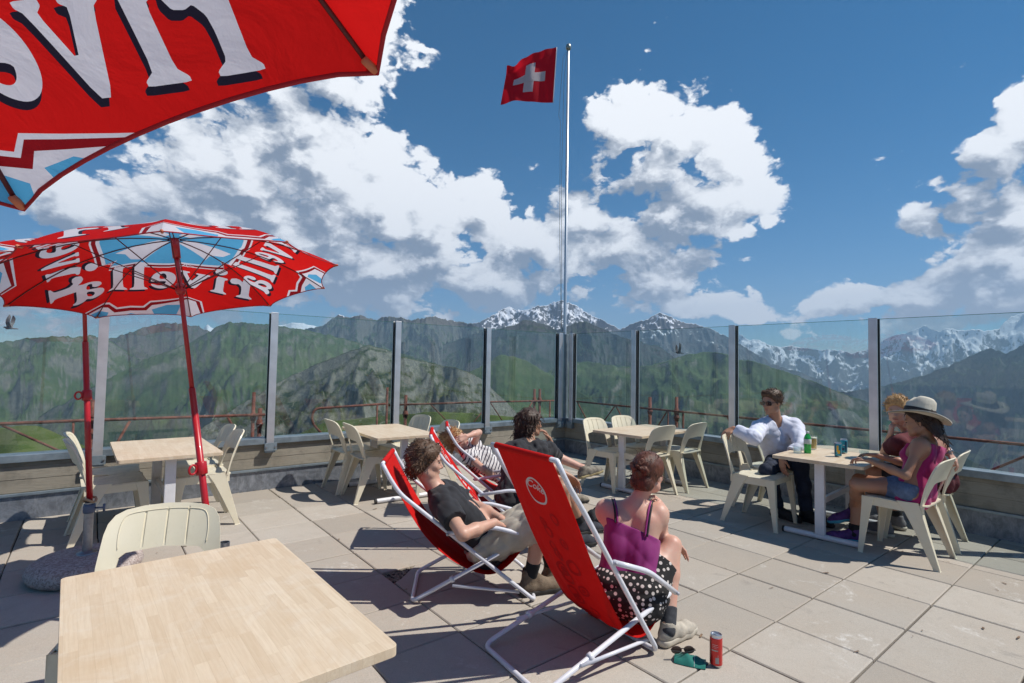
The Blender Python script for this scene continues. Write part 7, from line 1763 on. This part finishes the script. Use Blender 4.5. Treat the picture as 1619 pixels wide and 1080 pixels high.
can('drink_can', 'tall slim red drink can standing on the paving', (2.427, 1.406, 0.0), m_redc, [(m_redd, [(ca - 1.5, ca - 0.85, 0.016, 0.125)]), (m_gry, [(ca - 0.1, ca + 0.45, 0.022, 0.050), (ca - 0.75, ca + 0.3, 0.079, 0.085)]), (m_wh, [(ca - 0.6, ca + 0.3, 0.100, 0.1015), (ca - 0.6, ca + 0.25, 0.108, 0.1095), (ca - 0.6, ca + 0.2, 0.093, 0.0940), (ca + 0.28, ca + 0.32, 0.05, 0.062)])], h=0.150)
m_teal = mat('turquoise_can', (0.02, 0.27, 0.38), 0.3, 0.4, coat=0.3); m_yel = mat('yellow_print', (0.75, 0.42, 0.02), 0.4); m_nvy = mat('navy_print', (0.01, 0.03, 0.10), 0.4)
cb = math.atan2(-1.84, -5.19)
can('drink_can', 'turquoise drink can with a yellow print, nearer of the two on the table', (5.17, 1.84, TZ), m_teal, [(m_yel, [(cb - 0.35, cb + 0.15, 0.045, 0.10), (cb - 0.1, cb + 0.6, 0.03, 0.06)]), (m_nvy, [(cb - 1.2, cb - 0.7, 0.02, 0.12)])], h=0.125, r=0.028)
can('drink_can', 'turquoise drink can with a silver top, farther of the two on the table', (5.42, 1.88, TZ), m_teal, [(m_nvy, [(cb - 0.6, cb + 0.1, 0.03, 0.055), (cb + 0.4, cb + 0.9, 0.02, 0.11)]), (m_wh, [(cb - 0.3, cb + 0.3, 0.075, 0.08)])], h=0.135, r=0.028)
# teal cloth case with sunglasses
m_tealc = mat('teal_cloth', (0.0, 0.145, 0.115), 0.8, sheen=0.2, var=0.2, vscale=30); m_lens2 = mat('brown_lens', (0.06, 0.035, 0.03), 0.1)
t = simple('glasses_case', 'teal cloth glasses case lying on the paving between sneaker and red can', 'case', (2.352, 1.50, 0), rad(-60))
rows = []
for i in range(15):
    u = i / 14; row = []
    for j in range(11):
        v = j / 10; x_ = (u - 0.5) * 0.145; y_ = (v - 0.5) * 0.085 * (1 + 0.15 * math.sin(u * 3)); hgt = 0.030 * math.sin(math.pi * v) ** 0.6 * (0.55 + 0.45 * math.sin(math.pi * min(1, u * 1.2))) + 0.006 * math.sin(u * 14 + v * 5) * math.sin(math.pi * v)
        row.append(Vector((x_, y_, 0.002 + max(0, hgt))))
    rows.append(row)
mb = MB(); mb.grid(rows); mb.grid([[Vector((p.x, p.y, 0.001)) for p in r_] for r_ in rows], True); cs_o = mb.build('pouch', m_tealc, t, smooth=True)
mb = MB(); mb.tube(catmull([rows[9][j] + Vector((0, 0, 0.0015)) for j in range(0, 11, 2)], 4), 0.0012, 5); mb.build('cord', m_wh, cs_o, smooth=True)
t = simple('sunglasses', 'folded sunglasses lying on the teal case', 'sunglasses', (2.343, 1.535, 0.034), rad(-35))
mb = MB()
for sg in (-1, 1):
    plate(mb, ell(sg * 0.032, 0, 0.027, 0.018, 16), (), lambda a, b_, tt: Vector((a, tt * 2, b_ + 0.012 - 0.3 * a * a)), 0.003, 0.02)
mb.build('lenses', m_lens2, t, auto=40)
mb = MB(); mb.tube([(-0.008, 0, 0.018), (0.008, 0, 0.018)], 0.002, 6)
for sg in (-1, 1): mb.tube([(sg * 0.060, 0, 0.016), (sg * 0.061, -0.01, 0.014), (-sg * 0.02, -0.018 - 0.004 * sg, 0.004)], 0.002, 6)
mb.build('frame', m_bt, t, smooth=True)
# camera bag
m_bag = mat('black_nylon', (0.010, 0.010, 0.012), 0.7, bump=0.4, bscale=120)
t = simple('camera_bag', 'small black camera bag on the paving beside the curly haired person', 'bag', (3.60, 3.22, 0), rad(-25))
F = Field(); F.cone((-0.05, -0.03, 0.06), (0.05, -0.03, 0.06), 0.055, None, 0.03); F.cone((-0.05, 0.03, 0.06), (0.05, 0.03, 0.06), 0.055, None, 0.03); F.cone((-0.055, 0, 0.11), (0.055, 0, 0.11), 0.05, None, 0.03); F.cone((-0.03, -0.085, 0.07), (0.03, -0.085, 0.07), 0.032, None, 0.015)
V, Fc = F.mesh(0.006, folds(0.003, 5), [((0, 0, 0.002), (0, 0, -1))]); np_mesh('pouch', V, Fc, m_bag, t)
mb = MB(); mb.tube(catmull([(-0.06, 0, 0.14), (-0.03, 0.0, 0.175), (0.03, 0, 0.178), (0.06, 0, 0.14)], 6), 0.007, 8); mb.tube(catmull([(-0.10, 0, 0.10), (-0.14, -0.06, 0.03), (-0.10, -0.14, 0.008), (0.0, -0.17, 0.008), (0.10, -0.12, 0.008)], 8), 0.006, 6); mb.build('strap', m_bag, t, smooth=True)
# litter on the floor
rl_ = random.Random(11); mb = MB()
for k in range(120):
    x_ = rl_.uniform(-0.5, 6.0); y_ = rl_.uniform(0.3, 6.2); a_ = rl_.uniform(0, 6.28); L_ = rl_.uniform(0.004, 0.022); w_ = rl_.uniform(0.0015, 0.006)
    if rl_.random() < 0.6: x_ = 1.61 + 0.5035 * round((x_ - 1.61) / 0.5035) + rl_.uniform(-0.012, 0.012)
    c_, s_ = math.cos(a_), math.sin(a_)
    mb.add([(x_ + c_ * u * L_ - s_ * v * w_, y_ + s_ * u * L_ + c_ * v * w_, 0.003 + 0.002 * (u * v > 0)) for u, v in ((-1, -1), (1, -1), (1.2, 0), (1, 1), (-1, 1))], [(0, 1, 2, 3, 4)])
tag(mb.build('floor_litter', mat('dry_leaf_bits', (0.16, 0.10, 0.06), 0.9, var=0.6, vscale=30)), 'tiny dry leaf bits and crumbs scattered over the paving', kind='stuff')
# birds
m_bird = mat('dark_feathers', (0.030, 0.030, 0.034), 0.8, var=0.4, vscale=20); m_birdg = mat('grey_feathers', (0.20, 0.21, 0.22), 0.8, var=0.4, vscale=12); m_beak = mat('beak', (0.35, 0.22, 0.03), 0.5)
def bird(label, loc, heading, roll, wing, s=1.0, m=m_bird, mw=None):
    t = thing('bird', label, 'bird', loc, heading)
    F = Field(); F.cone((-0.09, 0, 0), (0.05, 0, 0.01), 0.022, 0.040, 0.02); F.cone((0.05, 0, 0.01), (0.11, 0, 0.03), 0.036, 0.026, 0.02); F.cone((-0.09, 0, 0), (-0.20, 0, -0.01), 0.018, 0.014, 0.02)
    V, Fc = F.mesh(0.006); b = np_mesh('body', V * s, Fc, m, t)
    mb = MB(); mb.tube([Vector((0.13, 0, 0.03)) * s, Vector((0.165, 0, 0.022)) * s], [0.008 * s, 0.002 * s], 8); mb.build('beak', m_beak, b)
    for sg, a in ((1, wing[0]), (-1, wing[1])):
        P_, Q_ = [], []
        def wp(u, v):
            # u along the wing, v chordwise
            ang = a + (0.35 if u > 0.45 else 0) * (u - 0.45) * 2
            y_ = 0.38 * u * math.cos(ang); z_ = 0.38 * u * math.sin(ang); ch = 0.115 * (1 - 0.25 * u) * (1.0 if u < 0.8 else 1.0 - (u - 0.8) * 3.4)
            x_ = 0.05 - 0.05 * u + 0.03 * math.sin(u * 3) - v * ch - (0.012 * (math.sin(u * 60) > 0) * (v > 0.9) * (u > 0.5))
            return Vector((x_, sg * (0.02 + y_), 0.02 + z_ + 0.012 * math.sin(math.pi * v))) * s
        rows = [[wp(i / 26, j / 6) for j in range(7)] for i in range(27)]
        mb = MB(); mb.grid(rows); mb.grid([[p - Vector((0, 0, 0.004 * s)) for p in r_] for r_ in rows], True); mb.build('wing', mw or m, t, smooth=True)
    return t
bird('small dark bird in flight beyond the glass right of the flagpole', (11.34, 7.57, 1.80), rad(150), 0, (1.15, 0.55), 0.62)
bird('blurred grey winged bird in flight at the far left edge', (-0.87, 9.64, 1.80), rad(160), 0, (1.1, 0.9), 0.45, m_birdg)
